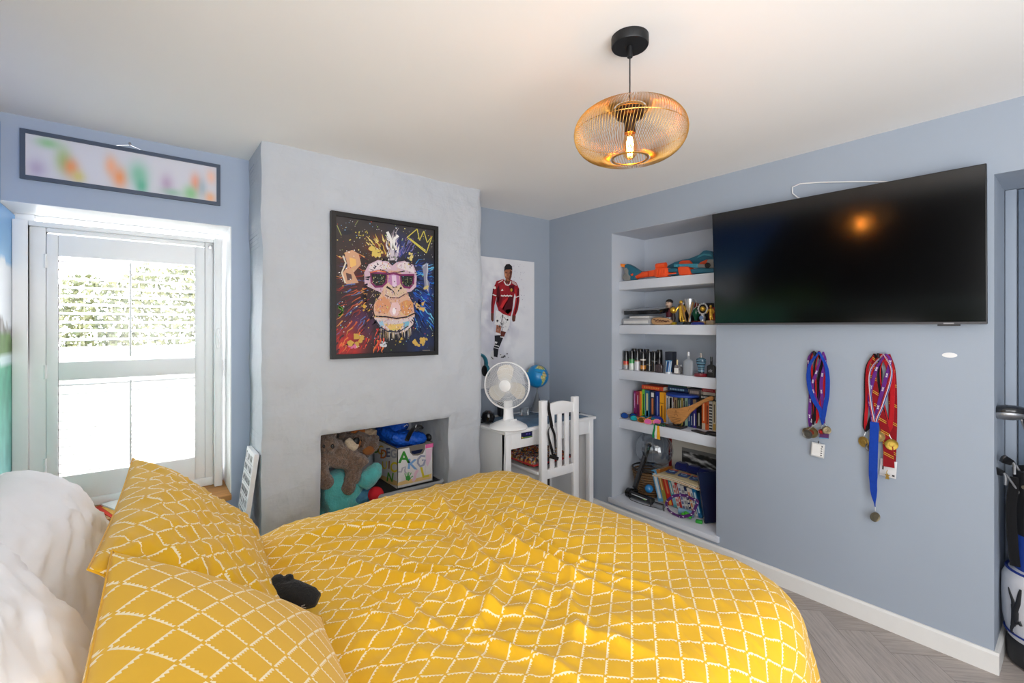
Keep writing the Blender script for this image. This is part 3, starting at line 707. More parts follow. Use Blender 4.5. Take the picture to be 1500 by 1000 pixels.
# ------------------------------------------------------------------ ape painting on the chimney breast
AX0, AX1, AZ0, AZ1, AY = .819, 1.499, 1.315, 2.152, 2.655
ap = thing('ape_painting', 'black framed colourful painting of an ape in sunglasses on the chimney breast', 'picture', (1.16, 2.68, 1.315))
b = B(); picframe(b, lambda x, y: V((AX0 + x, AY, AZ1 - y)), AX1 - AX0, AZ1 - AZ0, .026, .03, (0, -1, 0)); b.build('frame', mat('black_frame', (24, 24, 25), .45), ap)
fw_, fh_ = AX1 - AX0 - .05, AZ1 - AZ0 - .05
def PA(px, py):
    yt = 95 + (px - 125) * .1624; yb = 912 - (px - 118) * .012
    u = (px - 121) / 588; u = u * (1 + .07 * (1 - u)) ; v = (py - yt) / (yb - yt); u = min(max(u, 0), 1); v = min(max(v, 0), 1)
    return V((AX0 + .025 + u * fw_, AY + .012, AZ1 - .025 - v * fh_))
a = Art(PA, (0, -1, 0)); rn = random.Random(5)
def acol(u, v):
    n = sf(u * 5., v * 6., 71); n2 = sf(u * 14., v * 15., 72); n3 = sf(u * 22., v * 9., 73)
    c = np.array((40., 37, 39)) + max(0, .25 - v) * 70
    def mx(k, q, c): k = min(max(k, 0), 1); return c * (1 - k) + np.array(q, float) * k
    c = mx(math.exp(-((u - .12) / .16) ** 2 - ((v - .92) / .16) ** 2) * (.5 + n2), (188, 44, 38), c)
    c = mx(math.exp(-((u - .17) / .14) ** 2 - ((v - .48) / .2) ** 2) * (n2 * 1.5 - .2), (120, 46, 42), c)
    c = mx(math.exp(-((u - .25) / .12) ** 2 - ((v - .75) / .12) ** 2) * (n3 * 1.6 - .3), (110, 50, 110), c)
    c = mx(math.exp(-((u - .88) / .13) ** 2 - ((v - .6) / .28) ** 2) * (n2 * 2 - .35), (30, 70, 170), c)
    c = mx(math.exp(-((u - .62) / .14) ** 2 - ((v - .17) / .1) ** 2) * (n3 * 2 - .4), (48, 62, 130), c)
    c = mx(math.exp(-((u - .85) / .2) ** 2 - ((v - .93) / .1) ** 2) * (n2 * 1.7 - .3), (34, 52, 110), c)
    c = mx(math.exp(-((u - .4) / .13) ** 2 - ((v - .2) / .09) ** 2) * (n3 * 1.8 - .3), (140, 80, 50), c)
    return c * (.75 + .5 * n)
a.grid(lambda u, v: V((AX0 + .02 + u * (fw_ + .01), AY + .0125, AZ1 - .02 - v * (fh_ + .01))), 90, 110, None, acol)
def furs(n, box, cols, dirf, ln, wd, L):
    for k in range(n):
        x, y = rn.uniform(box[0], box[2]), rn.uniform(box[1], box[3]); dx, dy = dirf(x, y); l = rn.uniform(.5, 1) * ln; bx, by = -dy * rn.uniform(-.25, .25) * l, dx * rn.uniform(-.25, .25) * l
        a.stroke([(x, y), (x + dx * l * .5 + bx, y + dy * l * .5 + by), (x + dx * l, y + dy * l)], wd * rn.uniform(.5, 1.2), rn.choice(cols), L + rn.random() * 2, taper=True)
away = lambda x, y: (V((x - 440, y - 520)).normalized() + V((0, .35))).normalized().to_tuple()
furs(110, (150, 330, 300, 760), [(140, 50, 42), (196, 92, 50), (90, 30, 40), (60, 36, 60), (205, 140, 70), (40, 30, 34), (84, 110, 170)], away, 70, 9, 2)
furs(110, (560, 380, 690, 760), [(26, 90, 190), (50, 140, 210), (20, 40, 110), (16, 24, 50), (40, 60, 140), (110, 190, 220)], away, 70, 9, 2)
furs(60, (290, 230, 420, 340), [(210, 180, 80), (150, 80, 50), (230, 210, 130), (110, 50, 40)], away, 45, 8, 2)
furs(60, (440, 240, 560, 350), [(60, 74, 150), (110, 120, 180), (30, 36, 80), (140, 110, 160)], away, 45, 7, 2)
furs(60, (130, 760, 380, 890), [(200, 50, 40), (150, 30, 36), (220, 120, 60), (60, 30, 40), (230, 80, 60)], away, 50, 10, 2)
furs(34, (395, 215, 460, 365), [(226, 222, 222), (196, 186, 200), (150, 140, 150), (240, 236, 226)], lambda x, y: ((x - 425) / 130, -1), 60, 11, 4)
a.stroke([(432, 300), (418, 230), (398, 190)], 16, (232, 230, 228), 6); a.stroke([(436, 290), (440, 235), (466, 214)], 15, (236, 234, 232), 6); a.stroke([(430, 360), (428, 300)], 26, (206, 196, 206), 6)
SK, PK, WH = (214, 172, 148), (206, 178, 194), (224, 212, 216)
a.poly([(165, 312), (205, 296), (238, 318), (252, 380), (212, 430), (238, 490), (175, 498), (150, 440), (182, 392)], (206, 160, 128), 5)
a.poly([(190, 340), (222, 350), (226, 385), (196, 402)], (236, 188, 110), 6); a.poly([(172, 430), (200, 440), (205, 470), (180, 476)], (90, 66, 66), 6); a.stroke([(158, 330), (172, 372), (152, 430), (170, 492)], 8, (216, 208, 190), 7)
a.poly([(622, 398), (656, 380), (668, 430), (650, 470), (676, 500), (668, 560), (640, 520), (632, 450)], (138, 140, 160), 5); a.stroke([(630, 400), (662, 385), (655, 470), (660, 545)], 7, (196, 200, 206), 6)
a.poly([(270, 500), (268, 430), (292, 382), (345, 356), (400, 366), (428, 392), (455, 372), (510, 364), (562, 390), (586, 444), (582, 520), (548, 548), (500, 556), (440, 600), (380, 560), (300, 520)], PK, 8)
a.poly([(290, 420), (300, 385), (350, 362), (405, 380), (420, 410), (350, 410)], WH, 9); a.poly([(455, 400), (470, 378), (520, 372), (560, 400), (570, 440), (510, 420)], WH, 9)
a.poly([(405, 420), (480, 425), (505, 500), (524, 560), (560, 620), (572, 690), (540, 745), (450, 770), (360, 745), (318, 690), (322, 620), (360, 560), (390, 500)], SK, 10)
a.poly([(408, 440), (470, 440), (480, 520), (440, 560), (398, 515)], (188, 130, 178), 11); a.poly([(425, 450), (452, 450), (456, 520), (430, 524)], (222, 196, 220), 12)
a.poly([(372, 505), (400, 492), (440, 520), (490, 498), (520, 520), (515, 562), (475, 585), (430, 590), (385, 575)], (214, 186, 160), 12)
a.stroke([(394, 516), (412, 528), (436, 545), (446, 570)], 13, (30, 22, 30), 14, taper=True); a.stroke([(486, 522), (470, 536), (456, 560)], 14, (30, 22, 30), 14, taper=True); a.stroke([(385, 565), (420, 582), (470, 584), (512, 560)], 6, (90, 50, 60), 13)
a.dot((375, 630), 46, (214, 150, 110), 12, 12, 1.1, .3, rn); a.dot((520, 640), 44, (212, 148, 96), 12, 12, 1.1, .3, rn); a.dot((445, 650), 34, (226, 190, 190), 12, 11, 1.3, .3, rn); a.dot((440, 662), 12, (246, 236, 240), 13, 9, 1.8, .3, rn)
a.poly([(322, 700), (380, 702), (450, 714), (520, 706), (572, 690), (560, 745), (510, 785), (450, 800), (390, 785), (345, 745)], (212, 196, 196), 13)
a.poly([(380, 735), (440, 742), (500, 735), (480, 775), (420, 778)], (222, 190, 110), 14); a.poly([(495, 730), (540, 720), (530, 755), (500, 765)], (120, 180, 205), 14); a.poly([(345, 715), (372, 720), (380, 750), (355, 745)], (150, 190, 214), 14)
a.stroke([(316, 660), (325, 690), (390, 694), (455, 706), (520, 698), (575, 676)], 8, (34, 20, 30), 16); a.stroke([(330, 712), (355, 752), (400, 782), (470, 786), (530, 752)], 7, (40, 50, 70), 16)
MG = (122, 36, 92)
for lens in ([(302, 430), (396, 438), (392, 492), (368, 514), (330, 516), (308, 490)], [(478, 448), (566, 450), (562, 500), (538, 526), (504, 522), (484, 496)]):
    a.poly(lens, (26, 28, 26), 17); a.stroke(lens, 13, MG, 18, closed=True)
    cx_, cy_ = sum(p[0] for p in lens) / 6, sum(p[1] for p in lens) / 6
    for k in range(26): a.dot((cx_ + rn.uniform(-38, 34), cy_ + rn.uniform(-28, 26)), rn.uniform(1.5, 4), rn.choice([(150, 160, 100), (110, 120, 110), (190, 190, 150), (60, 100, 80)]), 19, 5, rn=rn)
a.stroke([(396, 444), (436, 436), (480, 450)], 12, MG, 18); a.stroke([(300, 430), (345, 420), (392, 430)], 6, (224, 120, 70), 20); a.stroke([(355, 414), (400, 430), (418, 446)], 8, (60, 40, 60), 19, taper=True); a.stroke([(505, 426), (460, 432), (436, 428)], 8, (60, 40, 60), 19, taper=True)
for k in range(46): x = rn.uniform(350, 550); a.stroke([(x, 770 + abs(x - 450) * -.1 + rn.uniform(0, 18)), (x + (x - 450) * .05, 812 + rn.uniform(-10, 26))], rn.uniform(3, 8), rn.choice([(216, 196, 150), (226, 220, 214), (160, 140, 150), (90, 70, 70), (190, 160, 120)]), 15, taper=True)
for k in range(330):
    x, y = rn.uniform(280, 585), rn.uniform(370, 770); g = rn.uniform(-1, 1); e_ = ((x - 440) / 150) ** 2 + ((y - 560) / 215) ** 2
    if e_ < 1 and not (425 < y < 525): a.stroke([(x, y), (x + rn.uniform(-14, 14), y + rn.uniform(4, 22))], rn.uniform(2, 7), rn.choice([(226, 206, 206), (190, 140, 150), (206, 150, 104), (220, 186, 150), (170, 120, 130), (224, 200, 120), (140, 100, 120), (206, 186, 210)]), 15.2 + k * .001, taper=True)
for k in range(90): t_ = rn.uniform(0, 2 * PI); x, y = 440 + 160 * math.cos(t_), 560 + 215 * math.sin(t_); a.stroke([(x, y), (x + 26 * math.cos(t_) + rn.uniform(-8, 8), y + 20 * math.sin(t_) + rn.uniform(0, 14))], rn.uniform(5, 12), rn.choice([(20, 18, 24), (34, 26, 34), (60, 34, 50), (26, 34, 66)]), 9.5 if y < 540 else 14.6, taper=True)
YE = (208, 196, 84)
for p, q in (((522, 226), (588, 178)), ((588, 178), (604, 246)), ((604, 246), (634, 192)), ((634, 192), (658, 262)), ((658, 262), (694, 224)), ((694, 224), (652, 322)), ((652, 322), (522, 226)), ((540, 234), (646, 308))): a.stroke([p, q], 6, YE, 9)
for c, r, col in (((335, 296), 34, (216, 190, 96)), ((548, 340), 20, (214, 196, 120)), ((282, 640), 18, (206, 160, 60)), ((230, 840), 34, (200, 160, 70)), ((600, 835), 36, (206, 170, 84)), ((610, 640), 24, (206, 170, 100)), ((650, 520), 16, (204, 186, 120)), ((270, 540), 20, (190, 130, 60)), ((375, 860), 18, (206, 206, 214)), ((640, 850), 18, (190, 160, 80)), ((485, 835), 12, (200, 170, 70)), ((205, 860), 16, (210, 110, 150))):
    for k in range(7): a.dot((c[0] + rn.uniform(-r, r), c[1] + rn.uniform(-r, r)), r * rn.uniform(.25, .55), col, 7 + k * .2, 8, 1, .7, rn)
for k in range(12): a.dot((148 + 8 * math.cos(k), 655 + 24 * math.sin(k * .52)), 7, (90, 150, 60), 6, 6, 1, .6, rn)
for k in range(420): a.dot((rn.uniform(130, 700), rn.uniform(120, 900)), rn.choice([1.2, 1.6, 2, 2.6, 3.6]), rn.choice([(230, 220, 130), (226, 226, 226), (220, 190, 70), (200, 80, 60), (120, 170, 210), (160, 200, 90), (240, 240, 240)]), 21, 5, rn=rn)
for k in range(150): a.dot((rn.uniform(280, 590), rn.uniform(380, 800)), rn.choice([1.5, 2, 3]), rn.choice([(40, 30, 40), (90, 40, 60), (210, 190, 90), (60, 60, 90)]), 22, 5, rn=rn)
for k in range(16): x, y = rn.uniform(190, 300), rn.uniform(170, 240); a.dot((x, y), 3.5, YE, 20, 6, rn=rn)
a.dot((175, 192), 28, (34, 40, 50), 6, 10, .5, .2, rn); a.stroke([(128, 150), (150, 210)], 4, (150, 160, 90), 7); a.stroke([(236, 120), (220, 150)], 4, (130, 140, 90), 7)
for k in range(9): a.stroke([(625 + k * 6, 899), (629 + k * 6, 899)], 3, (200, 190, 160), 21)
a.build('canvas', mat('glazed_print', None, .3, var=0, spec=.55), ap, weld=False)
# ------------------------------------------------------------------ footballer poster in the alcove
FY = 3.058
fp = thing('footballer_picture', 'tall white canvas print of a footballer in red shirt in the alcove above the desk', 'poster', (2.33, 3.07, 1.0))
f0, f1, g0, g1 = 1.96, 2.683, 1.0, 2.066
B().lo((f0, FY + .001, g0), (f1, 3.0795, g1)).build('stretched_canvas', M_whitem, fp)
PF = lambda px, py: (lambda q: V((min(q.x, f1), FY, min(max(q.z, g0), g1))))(onY(695 + px / 5.714, 365 + py / 5.714, FY))
a = Art(PF, (0, -1, 0))
def fcol(u, v):
    n = sf(u * 4., v * 6., 81); n2 = sf(u * 11., v * 15., 82)
    k = math.exp(-((u - .45) / .3) ** 2 - ((v - .5) / .42) ** 2) * min(max((n - .42) * 7, 0), 1) * (.5 + n2)
    return np.array((226., 227, 231)) * (1 - .5 * k) + np.array((150., 150, 172)) * .5 * k
a.grid(lambda u, v: V((f0 + u * (f1 - f0), FY + .0004, g1 - v * (g1 - g0))), 40, 60, None, fcol)
rn = random.Random(9)
for k in range(60): a.dot((rn.uniform(300, 420), rn.uniform(120, 500)), rn.uniform(1, 3.5), (170, 166, 184), 1, 5, rn=rn)
RD, DR, BR, SKN, SKD = (146, 30, 40), (78, 18, 28), (196, 46, 50), (156, 98, 74), (92, 54, 44)
a.poly([(185, 265), (165, 310), (150, 380), (140, 450), (138, 535), (162, 535), (167, 470), (187, 390), (197, 330)], RD, 3); a.stroke([(158, 330), (150, 400), (146, 520)], 8, DR, 4)
a.poly([(350, 278), (374, 330), (376, 430), (364, 505), (342, 558), (316, 552), (334, 480), (346, 400), (330, 340)], RD, 3); a.stroke([(366, 330), (362, 430), (340, 540)], 10, DR, 4); a.stroke([(345, 330), (350, 420), (332, 520)], 6, BR, 4)
a.poly([(138, 533), (162, 533), (160, 600), (150, 606), (138, 590)], SKD, 3); a.poly([(316, 550), (346, 557), (340, 602), (320, 606), (314, 590)], SKD, 3)
a.poly([(262, 245), (302, 245), (304, 292), (252, 288)], SKD, 4)
a.poly([(185, 265), (245, 248), (275, 296), (305, 255), (352, 280), (345, 330), (326, 420), (316, 510), (302, 562), (240, 542), (200, 512), (180, 450), (190, 370)], RD, 5)
for q, c in (([(186, 330), (205, 300), (215, 380), (200, 450), (184, 440)], DR), ([(230, 500), (300, 380), (325, 400), (314, 510), (280, 545)], DR), ([(215, 480), (240, 430), (278, 405), (280, 430), (250, 480), (240, 510)], BR), ([(285, 300), (335, 300), (330, 360), (300, 350)], DR), ([(215, 300), (255, 290), (262, 350), (225, 360)], (160, 36, 44)), ([(260, 505), (305, 500), (300, 555), (262, 545)], (172, 40, 46)), ([(200, 400), (240, 395), (215, 470), (196, 490)], (110, 24, 34))): a.poly(q, c, 6)
a.stroke([(247, 268), (262, 296), (280, 302), (296, 292), (306, 266)], 9, (226, 222, 218), 7)
for k in range(3): a.stroke([(196 + k * 9, 282 - k * 7), (232 + k * 5, 264 - k * 5)], 3.5, (220, 214, 212), 7); a.stroke([(316 - k * 2, 266 + k * 7), (352, 292 + k * 6)], 3.5, (220, 214, 212), 7)
a.stroke([(152, 378), (182, 390)], 8, (222, 216, 214), 7); a.stroke([(346, 402), (374, 392)], 7, (222, 216, 214), 7); a.dot((170, 322), 9, (226, 220, 216), 7, 8, 1.4)
a.poly([(222, 348), (232, 330), (242, 346)], (226, 220, 214), 8); a.dot((309, 340), 9, (190, 150, 60), 8, 8, 1.6)
for k in range(8): a.dot((226 + k * 12, 388 + (k % 2) * 3), 7, (224, 218, 214), 8, 7, 1, .3, rn)
a.poly([(248, 182), (262, 160), (302, 162), (316, 185), (310, 232), (296, 266), (270, 264), (252, 228)], SKN, 8)
a.poly([(296, 175), (315, 188), (308, 232), (294, 264), (284, 250), (296, 215)], SKD, 9); a.poly([(248, 186), (250, 150), (264, 126), (292, 122), (314, 142), (317, 180), (304, 168), (262, 170)], (34, 32, 36), 9)
a.stroke([(258, 196), (276, 198)], 5, (50, 30, 28), 10); a.stroke([(288, 200), (304, 198)], 5, (50, 30, 28), 10); a.stroke([(281, 200), (278, 222), (284, 226)], 4, (116, 68, 52), 10); a.stroke([(268, 240), (290, 242)], 5, (110, 50, 46), 10); a.poly([(255, 200), (266, 206), (266, 232), (256, 224)], (196, 138, 104), 10)
a.poly([(180, 508), (240, 542), (304, 562), (292, 640), (266, 692), (228, 680), (230, 644), (168, 628)], (224, 223, 224), 5)
for k in range(26): x, y = rn.uniform(180, 290), rn.uniform(550, 670); a.stroke([(x, y), (x + rn.uniform(-12, 12), y + rn.uniform(8, 24))], rn.uniform(2, 5), rn.choice([(60, 58, 62), (150, 148, 154), (190, 190, 194)]), 6)
a.stroke([(236, 545), (228, 600), (230, 660)], 6, (50, 48, 52), 6); a.dot((192, 598), 9, (50, 48, 54), 7); a.dot((275, 590), 9, (50, 48, 54), 7)
a.poly([(185, 630), (226, 642), (216, 706), (178, 692)], SKN, 4); a.poly([(222, 682), (264, 692), (248, 732), (214, 724)], (96, 50, 44), 4)
a.poly([(168, 722), (214, 718), (242, 735), (216, 800), (202, 830), (192, 905), (160, 896), (158, 830), (170, 790)], (36, 36, 42), 5)
a.stroke([(176, 704), (218, 714)], 14, (224, 222, 222), 6); a.stroke([(216, 732), (246, 738)], 8, (220, 218, 218), 7); a.stroke([(166, 800), (206, 812)], 7, (214, 212, 214), 6); a.stroke([(164, 822), (200, 832)], 5, (214, 212, 214), 6); a.poly([(172, 770), (192, 776), (186, 790), (170, 786)], (214, 212, 214), 6)
a.poly([(140, 852), (160, 845), (162, 922), (138, 926), (132, 900)], (206, 206, 208), 6); a.stroke([(140, 900), (158, 920)], 7, (70, 70, 74), 7)
for k in range(22): a.dot((rn.uniform(216, 284), rn.uniform(872, 908)), rn.uniform(2, 7), rn.choice([(40, 40, 46), (220, 220, 222), (110, 110, 116)]), 6, 7, 1, .5, rn)
a.build('print', mat('canvas_ink', None, .7, var=0, spec=.2), fp, weld=False)
# ------------------------------------------------------------------ medals on two hooks
def ribbon(b, pts, w, N=(1, 0, 0), twist=0, th=.0008):
    """flat band of width w (a number or a list) along pts, lying against the wall"""
    P = [V(p) for p in pts]; n = len(P); N = V(N); ws = w if isinstance(w, list) else [w] * n; l = []; r = []
    for i, p in enumerate(P):
        t = (P[min(i + 1, n - 1)] - P[max(i - 1, 0)]).normalized(); s = t.cross(N).normalized()
        if twist: s = Matrix.Rotation(R(twist) * (i / (n - 1) - .5), 3, t) @ s
        l.append(p + s * ws[i] / 2); r.append(p - s * ws[i] / 2)
    vs = [q for a_ in zip(l, r) for q in a_]; m = len(vs); vs += [q - N * th for q in vs[:m]]
    fs = [(2 * i, 2 * i + 2, 2 * i + 3, 2 * i + 1) for i in range(n - 1)] + [(m + 2 * i, m + 2 * i + 1, m + 2 * i + 3, m + 2 * i + 2) for i in range(n - 1)]
    fs += [(2 * i, m + 2 * i, m + 2 * i + 2, 2 * i + 2) for i in range(n - 1)] + [(2 * i + 1, 2 * i + 3, m + 2 * i + 3, m + 2 * i + 1) for i in range(n - 1)]
    b.add(vs, fs)
def spline(pts, n=24):
    P = [V(p) for p in pts]; P = [P[0] * 2 - P[1]] + P + [P[-1] * 2 - P[-2]]; out = []
    for i in range(1, len(P) - 2):
        for k in range(n):
            t = k / n; a, b_, c, d = P[i - 1:i + 3]
            out.append(.5 * ((2 * b_) + (c - a) * t + (2 * a - 5 * b_ + 4 * c - d) * t * t + (3 * b_ - a - 3 * c + d) * t ** 3))
    return out + [P[-2]]
def W(px, py, off): return onX(px, py, 2.884 - off)
def hook(px, py, nm, lab):
    c = W(px, py, .0); b = B(); b.lathe([(.012, 0), (.012, .004), (.006, .006)], TR(*c) @ rotm(0, -90, 0), 16)
    b.tube([c + V((0, 0, 0)), c + V((-.03, 0, 0)), c + V((-.042, 0, .006)), c + V((-.046, 0, .02))], .006, 8); tag(b.build(nm, M_black), lab, 'hook')
hook(1197, 520, 'wall_hook', 'black wall hook on the blue wall holding the shorter bunch of medals')
hook(1290, 523, 'wall_hook', 'black wall hook on the blue wall holding the longer bunch of medals')
def ribbon_pair(b, top, lpx, rpx, end, off, w, cols, tx=None, stripe=None):
    """a medal ribbon looped over the hook: two limbs that meet at the medal; each is a run of pixels down the wall"""
    for k, run in enumerate((lpx, rpx)):
        pts = spline([W(x, y, off + (.012 if j == 0 else 0) + .002 * k) for j, (x, y) in enumerate([top] + run + [end])], 6)
        b.col = cols[k % len(cols)]; n = len(pts); ws = [w * min(1, .45 + j * .06) for j in range(n)]; ws[-4:] = [w * .85, w * .7, w * .5, w * .35]
        ribbon(b, pts, ws, twist=18 * (1 if k else -1))
        for sc, so, sw in (stripe or []):
            b.col = sc; q = [p + V((-.0012, so * w * (ws[j] / w), 0)) for j, p in enumerate(pts)]; ribbon(b, q, [sw * x for x in ws], twist=18 * (1 if k else -1), th=.0004)
        if tx:
            b.col = (226, 222, 230)
            for t in (.25, .42, .62, .8):
                p = pts[int(t * (n - 1))]; p2 = pts[min(int(t * (n - 1)) + 2, n - 1)]; dv_ = (p2 - p).normalized()
                X = dv_; Z = V((-1, 0, 0)); Y = Z.cross(X); M = Matrix((X, Y, Z)).transposed().to_4x4(); M.translation = p + V((-.0035, 0, 0))
                vs, fs = glyphs(tx); b.add([(q[0] * w * .62, q[1] * w * .62, 0) for q in vs], fs, M)
    return b
def disc(b, c, r, th=.004, ry=0, rz=0, col=(150, 130, 90), rim=True, sy=1):
    b.col = col; M = TR(*c) @ rotm(0, ry, rz) @ rotm(0, -90, 0); b.lathe([(r * .96, -th / 2), (r, -th / 4), (r, th / 4), (r * .96, th / 2), (r * .84, th / 2 - .0006), (r * .8, th / 2 - .0012), (r * .4, th / 2 - .001), (r * .36, th / 2), (.0001, th / 2 + .0004)], M, 26, 1, sy)
def medal(label, top, l, r_, end, off, w, cols, mc, mr, mcol, tx=None, stripe=None, ry=0, rz=0, extra=None):
    t = thing('medal', label, 'medal', tuple(W(*end, off)), group='sports medals hanging on the wall')
    b = B(); ribbon_pair(b, top, l, r_, end, off, w, cols, tx, stripe); b.build('ribbon', M_cloth, t, weld=False)
    e = W(*end, off + .003); c = W(*mc, off + .006); b = B(); b.tube([e, (e + c) / 2 + V((-.002, 0, .01)), c + V((0, 0, mr))], .0018, 6); disc(b, c, mr, .005, ry, rz, mcol)
    b.build('disc', M_goldm, t)
    if extra:
        b = B(); b.col = extra; b.cyl(c + V((-.0034, 0, 0)), c + V((-.0042, 0, 0)), mr * .42, n=16); b.build('centre_badge', M_attg, t)
    return t
BL, RE, PU, BK = (24, 62, 158), (176, 28, 36), (96, 40, 122), (26, 22, 26)
# left bunch
medal('bronze sports medal on purple lettered ribbon, left bunch, tucked furthest left behind', (1190, 515), [(1184, 530), (1187, 575), (1186, 605)], [(1204, 530), (1200, 575), (1190, 612)], (1186, 627), .010, .016, [PU, (70, 30, 90)], (1181, 632), .020, (120, 112, 96), '2019')
medal('dull grey medal on a red and black ribbon at the left of the shorter bunch', (1192, 514), [(1188, 528), (1191, 570), (1192, 605)], [(1203, 530), (1197, 570), (1194, 605)], (1191, 622), .014, .017, [RE, BK], (1189, 633), .031, (140, 128, 96), None, [(BK, .3, .3)], extra=(110, 40, 34))
medal('grey square-edged medal on black and red ribbon in the middle of the shorter bunch', (1200, 514), [(1194, 535), (1194, 575)], [(1208, 535), (1206, 575), (1200, 600)], (1196, 620), .018, .018, [BK, RE], (1183, 636), .024, (110, 110, 110), None, [(RE, -.3, .3)])
medal('small oval medal on purple lettered ribbon at the right of the shorter bunch', (1206, 515), [(1196, 545), (1190, 565), (1197, 590)], [(1209, 530), (1203, 560), (1206, 600)], (1208, 620), .022, .016, [PU, PU], (1211, 630), .022, (128, 116, 90), '2020', rz=40)
medal('medal on a broad royal blue ribbon that crosses the front of the shorter bunch', (1200, 515), [(1186, 535), (1185, 562), (1192, 585), (1202, 602)], [(1211, 540), (1212, 575), (1208, 600)], (1205, 622), .027, .021, [BL, BL], (1203, 632), .014, (150, 60, 60), extra=(180, 30, 40))
pl = thing('plaque_medal', 'purple and blue rectangular medal plate low on the shorter bunch', 'medal', tuple(W(1206, 640, .03)))
b = B(); b.col = (84, 48, 100); b.prism([(-.022, -.017), (.022, -.013), (.024, .014), (-.018, .012)], .004, TR(*W(1207, 638, .03)) @ rotm(0, 0, -90) @ rotm(90, 0, 0)); b.build('plate', M_attg, pl)
b = B(); b.col = (90, 150, 190); b.prism([(-.022, -.017), (.022, -.013), (.022, -.008), (-.022, -.012)], .0052, TR(*W(1207, 638, .03)) @ rotm(0, 0, -90) @ rotm(90, 0, 0)); b.build('lower_stripe', M_attg, pl)
cd = thing('name_badge', 'white plastic card badge hanging lowest below the shorter bunch of medals', 'badge', tuple(W(1199, 671, .02)))
M = TR(*W(1198, 659, .02)) @ rotm(0, 0, -90) @ rotm(90, 0, 0) @ rotm(0, 0, -4)
b = B(); b.col = (205, 206, 206); b.box((0, 0, 0), (.064, .076, .004), bev=.0015); b.v = [M @ p for p in b.v]; b.build('sleeve', M_attg, cd)
b = B(); b.col = (228, 228, 226); b.box((0, 0, .0026), (.052, .062, .001)); b.col = (90, 90, 94)
for k in range(4): b.box((.018, .012 - k * .012, .0032), (.008, .006, .0005))
b.box((.02, .024, .0032), (.007, .009, .0005)); b.v = [M @ p for p in b.v]; b.build('card', M_attm, cd)
b = B(); b.tube([M @ V((0, .036, .001)), M @ V((0, .05, -.002))], .003, 6); b.build('clip', M_black, cd)
# right bunch
medal('gold medal on a red and black ribbon, outermost left of the longer bunch', (1281, 518), [(1270, 540), (1269, 590), (1267, 620)], [(1290, 545), (1282, 590), (1274, 620)], (1268, 632), .010, .019, [RE, BK], (1265, 647), .027, (196, 160, 84), None, [(BK, .35, .3)], rz=-25)
medal('pale gold medal on a red ribbon in the middle of the longer bunch', (1290, 518), [(1276, 545), (1280, 590)], [(1301, 545), (1292, 590), (1284, 615)], (1284, 628), .014, .018, [RE, RE], (1287, 639), .027, (214, 190, 130), None, [((120, 30, 40), .3, .25)])
medal('dark gold medal on a red and black ribbon, outermost right of the longer bunch', (1296, 518), [(1288, 545), (1293, 590), (1300, 620)], [(1307, 540), (1307, 590), (1305, 620)], (1302, 634), .014, .018, [BK, RE], (1306, 651), .027, (150, 124, 52), None, [(RE, -.3, .3)], rz=25)
medal('dark grey medal plate on purple lettered ribbon in the longer bunch', (1298, 518), [(1284, 540), (1274, 580), (1278, 610)], [(1304, 530), (1296, 560), (1288, 590)], (1279, 630), .019, .016, [PU, PU], (1276, 655), .024, (84, 82, 80), '2018')
medal('thin red, white and blue striped ribbon with a small medal crossing the longer bunch', (1294, 518), [(1274, 545), (1276, 590), (1280, 612)], [(1306, 545), (1294, 590), (1285, 612)], (1282, 626), .024, .012, [(200, 200, 208), (200, 200, 208)], (1282, 634), .012, (170, 150, 110), None, [(RE, .32, .3), ((40, 56, 130), -.32, .3)])
t = thing('medal', 'small oval medal hanging at the very end of a long royal blue ribbon', 'medal', tuple(W(1282, 765, .03)), group='sports medals hanging on the wall')
b = B(); b.col = BL; ribbon(b, spline([W(1281, 618, .034), W(1280, 650, .036), W(1279, 690, .036), W(1280, 722, .036), W(1282, 742, .034)], 5), [.036] * 12 + [.032, .030, .030, .026, .022, .016, .010, .006, .004], twist=10)
b.build('ribbon', M_cloth, t, weld=False)
b = B(); b.tube([W(1282, 742, .034), W(1282, 748, .034)], .0018, 6); disc(b, W(1282, 757, .034), .024, .005, 0, 48, (120, 112, 92)); b.build('disc', M_goldm, t)
tie = thing('striped_tie', 'red school tie with thin gold diagonal stripes hanging among the longer medals', 'tie', tuple(W(1303, 685, .02)))
b = B(); b.col = (136, 24, 32); p1 = spline([W(1284, 519, .022), W(1279, 540, .014), W(1283, 580, .016), W(1294, 620, .018), W(1301, 655, .020), W(1302, 684, .021)], 6); n1 = len(p1)
ribbon(b, p1, [.020 + .026 * (i / n1) for i in range(n1)]); p2 = spline([W(1298, 519, .022), W(1306, 545, .008), W(1308, 600, .008), W(1307, 650, .009), W(1306, 675, .010)], 6); ribbon(b, p2, .034); b.build('band', M_cloth, tie, weld=False)
b = B(); b.col = (206, 168, 60)
for pp, w_, of in ((p1, lambda i: .020 + .026 * i / n1, .0015), (p2, lambda i: .034, .0015)):
    for i in range(2, len(pp) - 2, 3):
        for dz in (0, .009):
            c = pp[i] + V((-of, 0, -dz)); h_ = w_(i) / 2 * .96; b.add([c + V((0, h_, .010)), c + V((0, -h_, -.008)), c + V((0, -h_, -.011)), c + V((0, h_, .007))], [(0, 1, 2, 3)])
b.build('stripe_pattern', M_cloth, tie)
cd = thing('name_badge', 'white card badge and gold charm hanging behind the end of the striped tie', 'badge', tuple(W(1302, 698, .008)))
